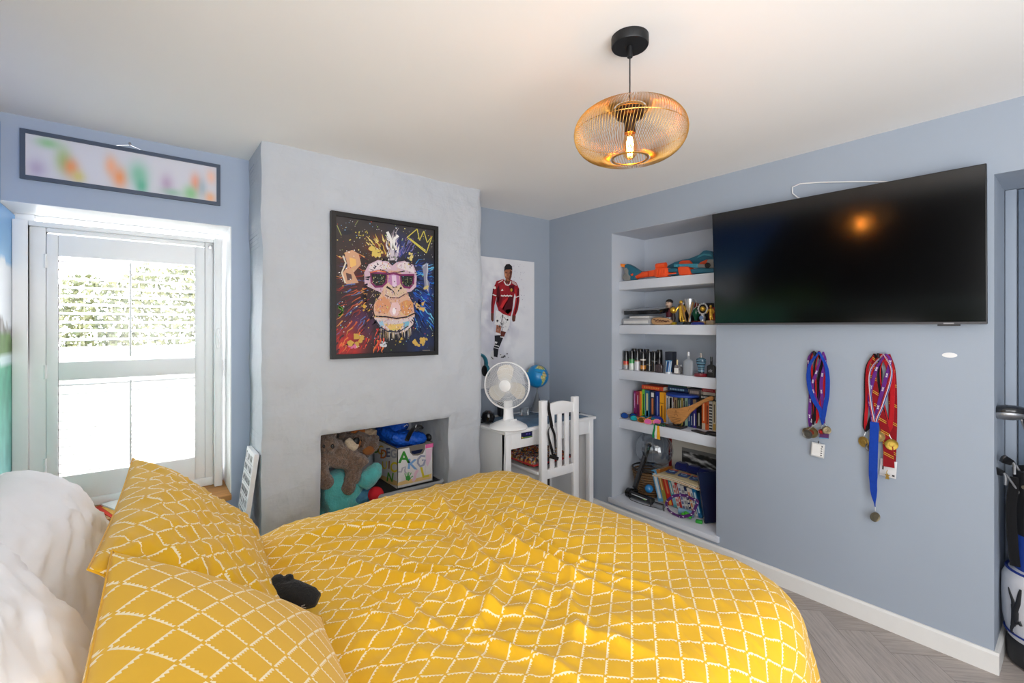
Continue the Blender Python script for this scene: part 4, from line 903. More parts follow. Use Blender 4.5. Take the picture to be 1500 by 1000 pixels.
b = B(); b.col = (214, 214, 216); M = TR(*W(1301, 686, .006)) @ rotm(0, 0, -90) @ rotm(90, 0, 0) @ rotm(0, 0, -3); b.box((0, 0, 0), (.066, .085, .003), bev=.001); b.col = (60, 60, 64); b.box((.022, -.03, .002), (.01, .008, .0006)); b.box((-.02, .0, .002), (.006, .02, .0006)); b.v = [M @ p for p in b.v]; b.build('card', M_attg, cd)
b = B(); b.col = (196, 166, 90); c = W(1300, 697, .03); b.tube([c + V((0, 0, .03)), c + V((0, .004, .016)), c], .0018, 6); b.prism([(-.008, -.014), (.008, -.014), (.005, 0), (.011, .006), (.003, .008), (0, .014), (-.004, .008), (-.010, .008), (-.005, 0)], .004, TR(*c) @ rotm(0, 0, -90) @ rotm(90, 0, 0)); b.build('charm', M_goldm, cd)
# ------------------------------------------------------------------ desk in the alcove
DT = .772
dk = thing('desk', 'white painted desk with drawers in the alcove under the footballer poster', 'desk', (2.42, 2.8, 0))
B().lo((1.935, 2.505, DT - .022), (2.868, 3.05, DT), bev=.004).build('desktop', M_white, dk)
b = B(); b.lo((1.955, 2.545, .03), (1.975, 3.03, DT - .022)); b.build('side_panel', M_white, dk)
b = B(); b.lo((2.84, 2.6, .03), (2.856, 3.03, DT - .022)); b.build('side_panel', M_white, dk)
b = B(); b.lo((1.975, 3.015, .25), (2.82, 3.03, DT - .022)); b.build('back_panel', M_white, dk)
for x, y in ((1.955, 2.525), (2.81, 2.525), (1.955, 3.0), (2.81, 3.0)): B().lo((x, y, 0), (x + .046, y + .045, DT - .022), bev=.002).build('leg', M_white, dk)
for x0, x1, nm in ((2.006, 2.235), (2.24, 2.60), (2.605, 2.805)) and ((2.006, 2.235, 1), (2.24, 2.60, 2), (2.605, 2.805, 3)):
    d_ = B().lo((x0, 2.53, .638), (x1, 2.95, DT - .026), bev=.003).build('drawer', M_white, dk)
    if nm == 2: B().ell((2.42, 2.52, .69), (.012, .014, .012)).build('knob', M_white, d_)
st_ = thing('drawer_sticker', 'small dark blue and green sticker on the left drawer front of the desk', 'sticker', (2.14, 2.529, .70))
b = B(); b.col = (22, 26, 74); b.lo((2.095, 2.5288, .698), (2.20, 2.5296, .742)); b.build('backing', M_attg, st_)
b = B(); b.col = (110, 150, 60); b.lo((2.105, 2.5284, .701), (2.195, 2.529, .708)); b.col = (190, 170, 60); b.lo((2.10, 2.5283, .702), (2.112, 2.529, .712)); b.col = (80, 70, 160); b.lo((2.14, 2.5283, .722), (2.155, 2.529, .734)); b.lo((2.165, 2.5283, .72), (2.18, 2.529, .732)); b.build('print', M_attg, st_)
o = B((70, 96, 120)).lo((2.03, 2.53, DT), (2.80, 2.98, DT + .003), bev=.001).build('desk_mat', mat('blue_grey_mat', (96, 122, 146), .25, var=.3, vscale=8)); tag(o, 'large blue-grey desk mat covering the white desktop', 'mat')
# fan
FX, FYY = 2.035, 2.60
fn = thing('desk_fan', 'white round desk fan standing on the left end of the desk', 'fan', (FX, FYY, DT + .003))
b = B(); b.lathe([(.132, DT + .003), (.138, DT + .010), (.132, DT + .022), (.09, DT + .045), (.045, DT + .062), (.034, DT + .07)], TR(FX, FYY, 0), 36); b.build('base', M_white, fn)
b = B(); b.tube([(FX, FYY, DT + .06), (FX, FYY, DT + .11), (FX - .004, FYY, DT + .20)], [.046, .040, .036], 14, sq=(1, .6), up=(1, 0, 0)); b.build('neck', M_white, fn)
b = B()
for k in range(6): b.box((FX - .03 + k * .012, FYY - .05, DT + .066), (.007, .012, .012), bev=.003)
b.build('speed_button', M_white, fn)
HC = V((FX - .022, FYY - .01, 1.083)); fd = V((-.80, -.60, .02)).normalized()
Zf = fd; Xf = V((0, 0, 1)).cross(Zf).normalized(); Yf = Zf.cross(Xf); FM = Matrix((Xf, Yf, Zf)).transposed().to_4x4(); FM.translation = HC
b = B(); b.M = FM; GR = .163
for z_, cur in ((.045, 1), (-.05, -1)):
    b.tube([(GR * math.cos(2 * PI * k / 56), GR * math.sin(2 * PI * k / 56), z_ * .2) for k in range(56)], .0042 if cur > 0 else .004, 8, closed=True)
    for r_ in ((.05, .085, .12) if cur > 0 else (.06, .12)): b.tube([(r_ * math.cos(2 * PI * k / 40), r_ * math.sin(2 * PI * k / 40), z_ * (1 - .8 * (r_ / GR) ** 3)) for k in range(40)], .0012, 5, closed=True)
    for k in range(84 if cur > 0 else 60):
        a_ = 2 * PI * k / (84 if cur > 0 else 60); pts = []
        for i in range(9):
            q = i / 8; r_ = .035 + (GR - .035) * q; an = a_ + .55 * (q - .5) * cur; pts.append((r_ * math.cos(an), r_ * math.sin(an), z_ * (1 - .8 * q ** 3)))
        b.tube(pts, .0010, 4)
b.build('guard', M_white, fn, sharp=180)
b = B(); b.M = FM; b.lathe([(.001, .058), (.034, .056), (.042, .051), (.042, .044)], None, 32); b.build('hub_cap', M_white, fn)
for k in range(3):
    b = B(); b.M = FM; a0 = R(100 + 120 * k); o_ = [(.02, -.028), (.06, -.05), (.105, -.066), (.137, -.050), (.146, -.012), (.136, .030), (.10, .052), (.055, .046), (.02, .026)]
    n_ = len(o_); vs = []
    for s_ in (0, .002):
        for x, y in o_:
            zz = .004 + y * .42 * (1 - .4 * x / .15) + s_; vs.append((x * math.cos(a0) - y * math.sin(a0), x * math.sin(a0) + y * math.cos(a0), zz))
    b.add(vs, [tuple(range(n_ - 1, -1, -1)), tuple(range(n_, 2 * n_))] + [(i, (i + 1) % n_, n_ + (i + 1) % n_, n_ + i) for i in range(n_)])
    b.build('blade', mat('cream_plastic', (222, 216, 204), .4) if k == 0 else bpy.data.materials['cream_plastic'], fn)
b = B(); b.M = FM; b.lathe([(.03, -.01), (.05, -.055), (.052, -.11), (.04, -.135), (.001, -.14)], None, 26); b.build('motor_housing', M_white, fn)
b = B(); b.tube(spline([(FX - .03, FYY + .10, DT + .02), (1.97, 2.60, DT + .006), (1.937, 2.52, DT + .0045), (1.925, 2.49, DT - .03), (1.915, 2.492, .60), (1.912, 2.495, .40), (1.905, 2.50, .15), (1.93, 2.5, .006), (2.0, 2.45, .005)], 6), .0032, 6); b.build('cord', M_whitem, fn)
# globe
GX, GY, GZ = 2.625, 2.955, 1.075
gl = thing('globe', 'small blue world globe on a clear conical stand at the back of the desk', 'globe', (GX, GY, DT + .003))
def gcol(u, v):
    a_, th = 2 * PI * u, PI * v; x, y, z = math.sin(th) * math.cos(a_), math.sin(th) * math.sin(a_), math.cos(th)
    n = sf(x * 1.5 + 4 + z * .8, y * 1.5 + 2 - z * 1.1, 91)
    # a long southern continent facing the room, a smaller mass above it
    ang = math.atan2(y, x); da = (ang + 1.72 + .25 * z) ; da = (da + PI) % (2 * PI) - PI
    w_ = .26 * max(0, 1 - ((z + .12) / .62) ** 2) ** .7 * (1 - .35 * (z < -.2)); land = abs(da - .14 * (z > .1)) < w_ + .12 * (n - .5)
    da2 = (ang + 1.95 + PI) % (2 * PI) - PI; land = land or (z > .62 and z < .93 and abs(da2) < .8 * (n + .2))
    land = land or (abs(da) > 1.2 and n > .56)
    if land: return [(196, 190, 120), (96, 170, 90), (206, 150, 90), (190, 200, 150)][int(n * 37) % 4]
    return (16, 128, 190) if n < .5 else (22, 140, 200)
b = B(); b.M = TR(GX, GY, GZ) @ rotm(0, 12, 0); b.grid(lambda u, v: (.098 * math.sin(PI * v) * math.cos(2 * PI * u), .098 * math.sin(PI * v) * math.sin(2 * PI * u), .098 * math.cos(PI * v)), 110, 60, None, gcol); b.build('sphere', mat('globe_print', None, .3, var=0), gl)
b = B(); b.M = TR(GX, GY, GZ) @ rotm(0, 12, 0); b.tube([(.1 * math.cos(2 * PI * k / 50), .1 * math.sin(2 * PI * k / 50), .03) for k in range(30, 46)], .0012, 5); b.build('seam_line', M_black, gl)
b = B(); b.cyl((GX, GY, GZ - .14), (GX, GY, GZ - .095), .005, .007); b.lathe([(.066, DT + .006), (.066, DT + .010), (.045, DT + .045), (.02, DT + .12), (.008, DT + .165), (.0065, DT + .175)], TR(GX, GY, 0), 28); b.build('stand', mat('smoked_clear_plastic', (150, 158, 166), .15, Transmission_Weight=.6), gl)
b = B(); b.lathe([(.068, DT + .003), (.070, DT + .006), (.066, DT + .010)], TR(GX, GY, 0), 30); b.build('base_ring', M_chrome, gl)
# small things on the desk
hp = thing('headphones', 'pair of teal headphones on a black stand behind the fan', 'headphones', (1.99, 2.90, DT + .003))
c0 = V((1.985, 2.90, 1.215))
b = B((40, 118, 138)); b.tube([c0 + V((.075 * math.cos(t_), .01, .075 * math.sin(t_))) for t_ in [R(-25 + k * 10) for k in range(24)]], .016, 10, sq=(.6, 1.5)); b.build('headband', M_att, hp)
for s_ in (-1, 1):
    e_ = B((40, 118, 138)).ell(c0 + V((s_ * .07, .0, -.055)), (.022, .04, .048)).build('ear_cup', M_att, hp); B((24, 24, 26)).ell(c0 + V((s_ * .052, 0, -.055)), (.014, .034, .042)).build('ear_pad', M_cloth, e_)
b = B(); b.cyl(c0 + V((0, 0, .06)), (c0.x, c0.y, DT + .01), .007); b.lathe([(.05, DT + .0035), (.05, DT + .012), (.01, DT + .016)], TR(c0.x, c0.y, 0), 24); b.build('stand', M_black, hp)
b = B(); b.lathe([(.018, DT + .0035), (.042, DT + .02), (.052, DT + .052), (.042, DT + .085), (.018, DT + .102), (.0005, DT + .104)], TR(2.0, 2.80, 0), 28); tag(b.build('ball_speaker', M_blackg), 'round glossy black speaker ball on the desk behind the fan base', 'speaker')
b = B(); b.col = (26, 28, 32); b.lo((2.24, 2.96, DT + .003), (2.36, 3.01, DT + .11), bev=.004); o = b.build('dark_box', M_att); tag(o, 'small black box at the back of the desk between fan and globe', 'box')
b = B(); b.lo((2.40, 2.86, DT + .003), (2.46, 2.92, DT + .063), bev=.006); o = b.build('clear_cube', mat('clear_acrylic', (214, 222, 228), .06, var=0, Transmission_Weight=.85)); tag(o, 'small clear plastic cube on the desk in front of the globe', 'cube')
b = B(); b.col = (34, 36, 42); b.box((2.76, 2.70, DT + .008), (.16, .11, .010), rotm(0, 0, 10), bev=.003); o = b.build('tablet', M_attg); tag(o, 'flat black tablet lying at the right end of the desk', 'tablet')
b = B(); b.col = (40, 38, 40); b.lo((2.30, 2.62, .003), (2.46, 2.80, .34), bev=.004); o = b.build('storage_carton', M_att); tag(o, 'dark carton with red print on the floor under the desk', 'box')
b = B(); b.col = (150, 60, 60); b.lo((2.32, 2.618, .20), (2.35, 2.6198, .3)); b.col = (190, 186, 180); b.lo((2.36, 2.618, .22), (2.42, 2.6198, .24)); b.build('print', M_att, o)
# chair
ch = thing('desk_chair', 'white wooden slat-back chair tucked in at the desk', 'chair', (2.365, 2.6, 0))
CYY = 2.42
def leg(x0, x1, y0, y1, h, k): B().prism([(0, 0), (x1 - x0, 0), (x1 - x0, h), (0, h)], y1 - y0, TR(x0, y1, 0) @ rotm(90, 0, 0), bev=.004).build('leg', M_white, ch)
for x in (2.178, 2.50): leg(x, x + .055, CYY - .018, CYY + .018, .975, 0)
for x in (2.185, 2.51): B().lo((x, 2.80, 0), (x + .04, 2.84, .45), bev=.003).build('leg', M_white, ch)
rail = [(0, 0)] + [(.267 * i / 12, .018 * math.sin(PI * i / 12) + .075) for i in range(13)] + [(.267, 0)]
B().prism([(0, 0), (.267, 0)] + [(.267 * (1 - i / 12), .07 + .022 * math.sin(PI * i / 12)) for i in range(13)], .02, TR(2.233, CYY + .010, .865) @ rotm(90, 0, 0), bev=.002).build('top_rail', M_white, ch)
B().lo((2.233, CYY - .011, .415), (2.50, CYY + .011, .48), bev=.003).build('lower_rail', M_white, ch)
for x in (2.292, 2.366, 2.44): B().lo((x - .020, CYY - .007, .478), (x + .020, CYY + .007, .87), bev=.002).build('slat', M_white, ch)
B().lo((2.172, CYY + .02, .445), (2.562, 2.845, .47), bev=.008).build('seat', M_white, ch)
b = B(); b.lo((2.20, CYY + .02, .39), (2.216, 2.80, .444)); b.lo((2.52, CYY + .02, .39), (2.536, 2.80, .444)); b.lo((2.22, 2.80, .39), (2.52, 2.816, .444)); b.build('seat_apron', M_white, ch)
cu = thing('seat_cushion', 'patterned comic-print cushion with red edging on the white desk chair', 'cushion', (2.36, 2.63, .47))
rn = random.Random(21)
def ccol(u, v):
    k = int(sf(u * 9., v * 9., 7, 3) * 34) % 9
    return [(40, 44, 60), (170, 60, 50), (206, 160, 60), (60, 90, 130), (196, 190, 180), (120, 110, 110), (90, 60, 50), (60, 70, 60), (200, 120, 60)][k]
def cus(u, v, s_):
    a_, c_ = 2 * u - 1, 2 * v - 1; e_ = ((1 - abs(a_) ** 3) * (1 - abs(c_) ** 3)) ** .5
    return V((2.35 + .205 * a_, 2.645 + .19 * c_, .516 + s_ * (.045 if s_ > 0 else .038) * e_ * (1 + .3 * math.sin(5 * u + 7 * v))))
b = B(); b.grid(lambda u, v: cus(u, v, 1), 44, 44, None, ccol); b.grid(lambda u, v: cus(u, v, -1), 44, 44, None, ccol); b.build('cover', M_attm, cu, sharp=180)
b = B((176, 34, 40)); b.tube([cus(u, v, 0) for u, v in [(k / 12, 0) for k in range(12)] + [(1, k / 12) for k in range(12)] + [(1 - k / 12, 1) for k in range(12)] + [(0, 1 - k / 12) for k in range(12)]], .006, 6, closed=True); b.build('piping', M_cloth, cu)
b = B((176, 34, 40)); b.lo((2.13, 2.70, .455), (2.133, 2.74, .50)); b.lo((2.13, 2.74, .44), (2.135, 2.752, .50)); b.build('tie', M_cloth, cu)
sp = thing('black_strap', 'black webbing strap with a buckle hung over the back of the white chair', 'strap', (2.25, 2.40, .45))
b = B((30, 28, 28)); N_ = (0, 1, 0)
ribbon(b, spline([onY(803, 588, 2.432), onY(804, 589, 2.402), onY(804, 600, 2.396), onY(807, 617, 2.398), onY(808, 625, 2.396)], 6), .026, N_, 40)
ribbon(b, spline([onY(807, 623, 2.394), onY(803, 632, 2.392), onY(806, 650, 2.394), onY(811, 666, 2.396), onY(815, 668, 2.39)], 6), .022, N_, 90)
ribbon(b, spline([onY(807, 623, 2.39), onY(812, 636, 2.386), onY(813, 650, 2.386), onY(813, 662, 2.388)], 6), .018, N_, -60)
ribbon(b, spline([onY(805, 668, 2.39), onY(812, 670, 2.386), onY(818, 672, 2.388)], 6), .026, N_); b.build('webbing', M_cloth, sp, weld=False)
b = B(); c = onY(813, 661, 2.384); b.tube([c + V((.014, 0, .01)), c + V((-.014, 0, .01)), c + V((-.014, 0, -.012)), c + V((.014, 0, -.012))], .003, 6, closed=True); b.build('buckle', M_chrome, sp)
# ------------------------------------------------------------------ what stands in the wall niche
def YZ(X): M = Matrix(((0, 0, 1, X), (1, 0, 0, 0), (0, 1, 0, 0), (0, 0, 0, 1))); return M
def sil(b, pts, X, th, bev=.003, sc=(0, 0, 1)):
    """outline seen on the plane x=X, given real thickness th into the niche; sc=(x0, y0, k) of a magnified view"""
    P = [onX(sc[0] + p[0] * sc[2], sc[1] + p[1] * sc[2], X) for p in pts]
    return b.prism([(p.y, p.z) for p in P], th, YZ(X), bev)
C5 = (900, 355, .125)
ORG, TEA, TEL, GRY = (232, 80, 28), (28, 96, 118), (60, 140, 160), (128, 128, 124)
def clampz(o, z):
    """set the thing down on the surface at height z"""
    kids = [o] if o.type == 'MESH' else list(o.children) + [g for c in o.children for g in c.children]
    lo = min((ROOT[k.name] @ v.co).z if o.type != 'MESH' else v.co.z + o.location.z for k in kids for v in k.data.vertices)
    o.location.z += z - lo
# toy blasters
t = thing('toy_pistol', 'small teal and grey toy pistol with orange tip on the topmost shelf', 'toy gun', (2.99, 2.28, 1.86))
b = B(TEA); sil(b, [(118, 262), (150, 248), (200, 272), (292, 335), (300, 352), (236, 392), (240, 440), (190, 442), (170, 400), (150, 330), (120, 290)], 2.985, .045, .004, C5); b.build('frame', M_att, t)
b = B(GRY); sil(b, [(100, 300), (140, 290), (162, 320), (158, 370), (186, 395), (180, 442), (120, 446), (92, 420), (96, 390), (120, 355)], 2.981, .05, .006, C5); b.build('grip', M_att, t)
b = B((244, 136, 34)); sil(b, [(66, 246), (112, 250), (118, 288), (72, 284)], 2.985, .04, .006, C5); b.build('muzzle', M_att, t)
b = B(ORG); sil(b, [(186, 372), (212, 360), (214, 384), (196, 390)], 2.978, .012, .002, C5); b.build('trigger', M_att, t); clampz(t, 1.8605)
t = thing('toy_blaster', 'long orange and teal toy blaster lying along the front of the topmost shelf', 'toy gun', (3.0, 1.9, 1.86))
def Y5(cx, X): return onX(900 + cx * .125, 390, X).y
def Z5(cx, cy, X): return onX(900 + cx * .125, 355 + cy * .125, X).z
b = B(ORG); y0, y1 = Y5(240, 3.02), Y5(410, 3.02); zc = Z5(320, 378, 3.02); b.cyl((3.02, y0, zc - .006), (3.02, y1, zc), .024, n=16); b.cyl((3.02, y0 - .0, zc - .006), (3.02, y0 - .03, zc - .005), .027, n=16)
sil(b, [(396, 335), (470, 320), (472, 390), (400, 402)], 2.996, .05, .004, C5); b.build('barrel', M_att, t)
b = B(ORG); sil(b, [(464, 330), (480, 300), (615, 296), (628, 350), (612, 404), (480, 410), (452, 380)], 2.990, .06, .006, C5)
for k in range(4): sil(b, [(490 + k * 30, 320), (508 + k * 30, 318), (500 + k * 30, 390), (482 + k * 30, 392)], 2.986, .008, .001, C5)
sil(b, [(620, 366), (720, 352), (722, 368), (622, 380)], 2.99, .03, .002, C5); b.build('foregrip', M_att, t)
s_ = B(ORG); c = onX(900 + 534 * .125, 355 + 276 * .125, 3.01); s_.cyl(c + V((0, -.05, 0)), c + V((0, .028, 0)), .021, n=16); s_.build('sight', M_att, t)
b = B(TEA); sil(b, [(622, 306), (740, 306), (745, 345), (628, 350)], 2.998, .05, .004, C5); sil(b, [(740, 306), (900, 318), (1000, 300), (1160, 306), (1160, 352), (880, 368), (630, 392), (628, 372), (745, 350)], 2.996, .055, .004, C5); b.build('body', M_att, t)
b = B(TEL); sil(b, [(694, 256), (880, 250), (978, 250), (984, 300), (860, 290), (694, 292)], 2.993, .05, .004, C5)
for k in range(7): sil(b, [(720 + k * 36, 262), (738 + k * 36, 262), (738 + k * 36, 284), (720 + k * 36, 284)], 2.990, .006, .001, C5)
b.build('top_rail', M_att, t)
b = B(ORG); sil(b, [(736, 296), (760, 284), (866, 284), (898, 376), (860, 386), (756, 386)], 2.984, .07, .007, C5); b.build('magazine', M_att, t)
b = B(GRY); sil(b, [(970, 252), (1070, 258), (1092, 200), (1160, 200), (1160, 302), (970, 296)], 2.992, .045, .005, C5); b.build('stock', M_att, t)
b = B((14, 14, 15)); c = onX(900 + 1094 * .125, 355 + 272 * .125, 2.99); b.lathe([(.019, 0), (.019, .006)], TR(*c) @ rotm(0, -90, 0), 18); b.build('stock_hole', M_att, t); clampz(t, 1.8605)
t = thing('toy_blaster', 'dark teal toy blaster behind, its stock rising at the right of the topmost shelf', 'toy gun', (3.16, 1.85, 1.86))
b = B(TEA); sil(b, [(570, 290), (700, 220), (800, 190), (880, 175), (990, 130), (1040, 85), (1075, 78), (1120, 86), (1150, 120), (1160, 200), (1080, 190), (980, 250), (800, 262), (700, 300), (590, 420), (480, 420), (500, 380), (570, 330)], 3.10, .05, .005, C5); b.build('body', M_att, t)
b = B(ORG); sil(b, [(760, 215), (790, 200), (880, 196), (914, 240), (890, 250), (750, 246)], 3.09, .07, .006, C5); sil(b, [(984, 240), (1010, 215), (1085, 186), (1090, 236), (1040, 250)], 3.09, .07, .006, C5); b.build('cheek_panel', M_att, t)
b = B(TEL); sil(b, [(990, 140), (1045, 118), (1120, 124), (1140, 150), (1120, 150), (1050, 140), (960, 176)], 3.094, .02, .003, C5); b.build('stock_rib', M_att, t); clampz(t, 1.8605)
# second shelf
SZ = 1.5115
t = thing('games_console', 'closed pale grey console case with paler front, lying at the left of the second shelf', 'console', (3.08, 2.22, SZ))
B((158, 160, 164)).lo((2.99, 2.08, SZ), (3.24, 2.345, SZ + .052), bev=.008).build('case', M_att, t)
b = B((206, 206, 204)); b.lo((2.987, 2.10, SZ + .012), (2.995, 2.325, SZ + .034), bev=.002); b.build('front_strip', M_att, t)
b = B((214, 214, 212)).lo((3.0, 2.10, SZ + .0525), (3.2, 2.28, SZ + .069), bev=.004); tag(b.build('white_box', M_att), 'slim white box between the grey console case and the tilted black box', 'box')
t = thing('black_tablet_case', 'flat glossy black box tilted towards the room on top of the pale console case', 'box', (3.07, 2.16, SZ + .07))
b = B((18, 18, 20)); b.box((3.075, 2.15, SZ + .1115), (.20, .33, .032), rotm(0, -9, 0), bev=.004); b.build('case', M_attg, t)
b = B((150, 152, 156)); b.box((3.077, 2.15, SZ + .128), (.19, .30, .004), rotm(0, -9, 0), bev=.001); b.build('lid_plate', M_attg, t)
b = B((182, 142, 100)); sil(b, [(505, 440), (530, 408), (620, 396), (740, 408), (805, 440), (815, 470), (780, 500), (660, 512), (560, 510), (515, 490)], 2.985, .02, .004, (905, 425, .0967))
t = thing('wooden_plaque', 'oval pale wooden plaque with burnt lettering at the front of the second shelf', 'plaque', (2.99, 2.0, SZ)); b.build('board', M_att, t)
b = B((70, 36, 30)); rn = random.Random(4)
for k in range(24): c = onX(905 + (545 + k * 10) * .0967, 425 + (436 + rn.uniform(-10, 10) + k * .8) * .0967, 2.9845); b.box(c, (.001, .006, .007), rotm(rn.uniform(-30, 30)))
for k in range(16): c = onX(905 + (570 + k * 11) * .0967, 425 + (466 + rn.uniform(-5, 5)) * .0967, 2.9845); b.box(c, (.001, .005, .004), rotm(rn.uniform(-30, 30)))
b.build('burnt_lettering', M_att, t); clampz(t, SZ)
def trophy(label, px, X, name='trophy'):
    c = onX(px, 476, X); return thing(name, label, 'trophy', (X, c.y, SZ), group=None), c.y
GD, SV, WD = (232, 186, 74), (206, 208, 212), (40, 26, 22)
def base(t, X, y, w, h, col): B(col).box((X, y, SZ + h / 2), (w * .8, w, h), bev=.003).build('base', M_attg, t)
t, y = trophy('big-headed dark haired figurine in a maroon shirt standing behind the wooden plaque', 980, 3.10, 'figurine')
base(t, 3.10, y, .06, .02, (30, 28, 30))
b = B((96, 22, 36)); b.tube([(3.10, y, SZ + .06), (3.10, y, SZ + .10), (3.10, y, SZ + .125)], [.022, .026, .012], 14, sq=(.8, 1)); b.tube([(3.09, y - .024, SZ + .118), (3.085, y - .036, SZ + .09), (3.075, y - .03, SZ + .066)], [.008, .008, .006], 8); b.tube([(3.09, y + .024, SZ + .118), (3.08, y + .04, SZ + .115), (3.07, y + .06, SZ + .112)], [.008, .008, .006], 8); b.build('shirt', M_att, t)
b = B((200, 170, 150)); b.ell((3.10, y, SZ + .158), (.026, .025, .034)); b.ell((3.075, y, SZ + .155), (.006, .005, .006)); b.build('head', M_att, t)
b = B((26, 22, 22)); b.ell((3.105, y, SZ + .174), (.028, .027, .022)); b.box((3.0745, y - .01, SZ + .165), (.004, .008, .004)); b.box((3.0745, y + .01, SZ + .165), (.004, .008, .004)); b.box((3.0755, y, SZ + .142), (.003, .014, .003)); b.build('hair', M_att, t)
b = B((230, 230, 232)); b.tube([(3.10, y - .01, SZ + .02), (3.10, y - .01, SZ + .06)], [.009, .011], 8); b.tube([(3.10, y + .01, SZ + .02), (3.10, y + .01, SZ + .06)], [.009, .011], 8); b.build('shorts', M_att, t)
def figure(b, X, y, z, s, k=0):
    """small cast footballer: one leg forward, arms out"""
    b.tube([(X, y, z), (X - .004 * s, y + .003 * s, z + .022 * s), (X, y + .002 * s, z + .044 * s)], [.004 * s, .006 * s, .009 * s], 8)
    b.tube([(X - .012 * s, y - .02 * s, z + .006 * s), (X - .008 * s, y - .012 * s, z + .026 * s), (X, y - .002 * s, z + .046 * s)], [.004 * s, .006 * s, .009 * s], 8)
    b.tube([(X, y, z + .042 * s), (X, y, z + .066 * s), (X, y, z + .082 * s), (X, y, z + .09 * s)], [.010 * s, .012 * s, .013 * s, .005 * s], 10)
    b.ell((X - .002 * s, y, z + .101 * s), (.009 * s, .009 * s, .011 * s), None, 12, 8)
    for q in (-1, 1): b.tube([(X, y + q * .012 * s, z + .081 * s), (X - .004 * s, y + q * .024 * s, z + .066 * s), (X - .012 * s, y + q * .026 * s, z + .05 * s)], [.005 * s, .0045 * s, .003 * s], 8)
t, y = trophy('trophy with a small gold ball on a dark column, just right of the big-headed figurine', 986.5, 3.05); base(t, 3.05, y, .045, .02, (190, 160, 40))
b = B(WD); b.tube([(3.05, y, SZ + .02), (3.05, y, SZ + .05), (3.05, y, SZ + .085)], [.012, .016, .010], 12); b.build('column', M_att, t); B(GD).ell((3.05, y, SZ + .108), (.024, .024, .024)).build('ball', M_goldm, t)
t, y = trophy('gold footballer figure trophy left of the tall silver cup', 998, 3.04); base(t, 3.04, y, .05, .02, (52, 66, 76)); b = B(GD); figure(b, 3.04, y, SZ + .02, 1.42); b.ell((3.02, y - .03, SZ + .03), (.011, .011, .011)); b.build('figure', M_goldm, t)
t, y = trophy('tall silver cup trophy held between two gold wings, in the middle of the row', 1010.5, 3.05); base(t, 3.05, y, .055, .022, (36, 36, 40))
b = B(SV); b.lathe([(.008, SZ + .022), (.007, SZ + .06), (.012, SZ + .08), (.024, SZ + .11), (.034, SZ + .15), (.037, SZ + .185), (.034, SZ + .185), (.020, SZ + .115)], TR(3.05, y, 0), 24); b.build('cup', M_goldm, t)
b = B((216, 168, 110))
for q in (-1, 1): b.prism([(q * .006, 0), (q * .012, 0), (q * .050, .135), (q * .040, .140)], .008, TR(3.012, y, SZ + .022) @ Matrix(((0, 0, 1, 0), (1, 0, 0, 0), (0, 1, 0, 0), (0, 0, 0, 1))))
b.build('wing', M_goldm, t)
b = B(SV)
for q in (-1, 1): b.tube([(3.05, y + q * .034, SZ + .18), (3.05, y + q * .055, SZ + .17), (3.05, y + q * .052, SZ + .13), (3.05, y + q * .028, SZ + .11)], .003, 7)
b.build('handle', M_goldm, t)
t, y = trophy('green and red enamelled small trophy behind and right of the tall silver cup', 1019.5, 3.16); base(t, 3.16, y, .055, .03, (120, 40, 30)); b = B((34, 100, 72)); b.lathe([(.010, SZ + .03), (.014, SZ + .05), (.030, SZ + .08), (.026, SZ + .115), (.006, SZ + .13)], TR(3.16, y, 0), 18); b.build('body', M_attg, t)
B((140, 44, 30)).ell((3.16, y, SZ + .145), (.018, .022, .02)).build('top', M_attg, t)
t, y = trophy('trophy with a silver wreath ring round a gold ball, second from right', 1029.5, 3.05); base(t, 3.05, y, .05, .024, (186, 150, 96))
b = B(SV); b.tube([(3.05, y + .033 * math.cos(2 * PI * k / 26), SZ + .112 + .036 * math.sin(2 * PI * k / 26)) for k in range(26)], .006, 8, closed=True); b.tube([(3.05, y, SZ + .024), (3.05, y, SZ + .05), (3.05, y, SZ + .078)], [.016, .020, .008], 10)
for k in range(14): a_ = 2 * PI * k / 14; b.ell((3.046, y + .034 * math.cos(a_), SZ + .112 + .037 * math.sin(a_)), (.004, .008, .005), rotm(math.degrees(a_)), 8, 6)
b.build('wreath', M_goldm, t); B(GD).ell((3.05, y, SZ + .112), (.018, .018, .018)).build('ball', M_goldm, t)
b = B((110, 130, 170)); b.lathe([(.015, 0), (.015, .004), (.001, .006)], TR(3.032, y, SZ + .048) @ rotm(0, -90, 0), 16); b.build('centre_disc', M_attg, t)
t, y = trophy('trophy with a gold player on red backing at the right end of the row', 1042, 3.05); base(t, 3.05, y, .055, .03, (170, 150, 120)); b = B(GD); figure(b, 3.045, y, SZ + .03, .95); b.build('figure', M_goldm, t)
B((140, 48, 28)).box((3.062, y, SZ + .075), (.006, .05, .09), bev=.002).build('backing', M_att, t)
b = B((28, 44, 130)).lathe([(.045, SZ), (.046, SZ + .006), (.038, SZ + .016), (.02, SZ + .020)], TR(3.01, onX(1022, 476, 3.01).y, 0), 24); tag(b.build('shallow_dish', M_att), 'shallow royal blue dish lying in front of the trophies', 'dish')
b = B((24, 20, 22)); b.lo((3.24, 1.72, SZ), (3.26, 2.0, SZ + .16), bev=.003); t = b.build('dark_picture', M_att); tag(t, 'dark picture panel standing behind the trophies on the second shelf', 'picture')
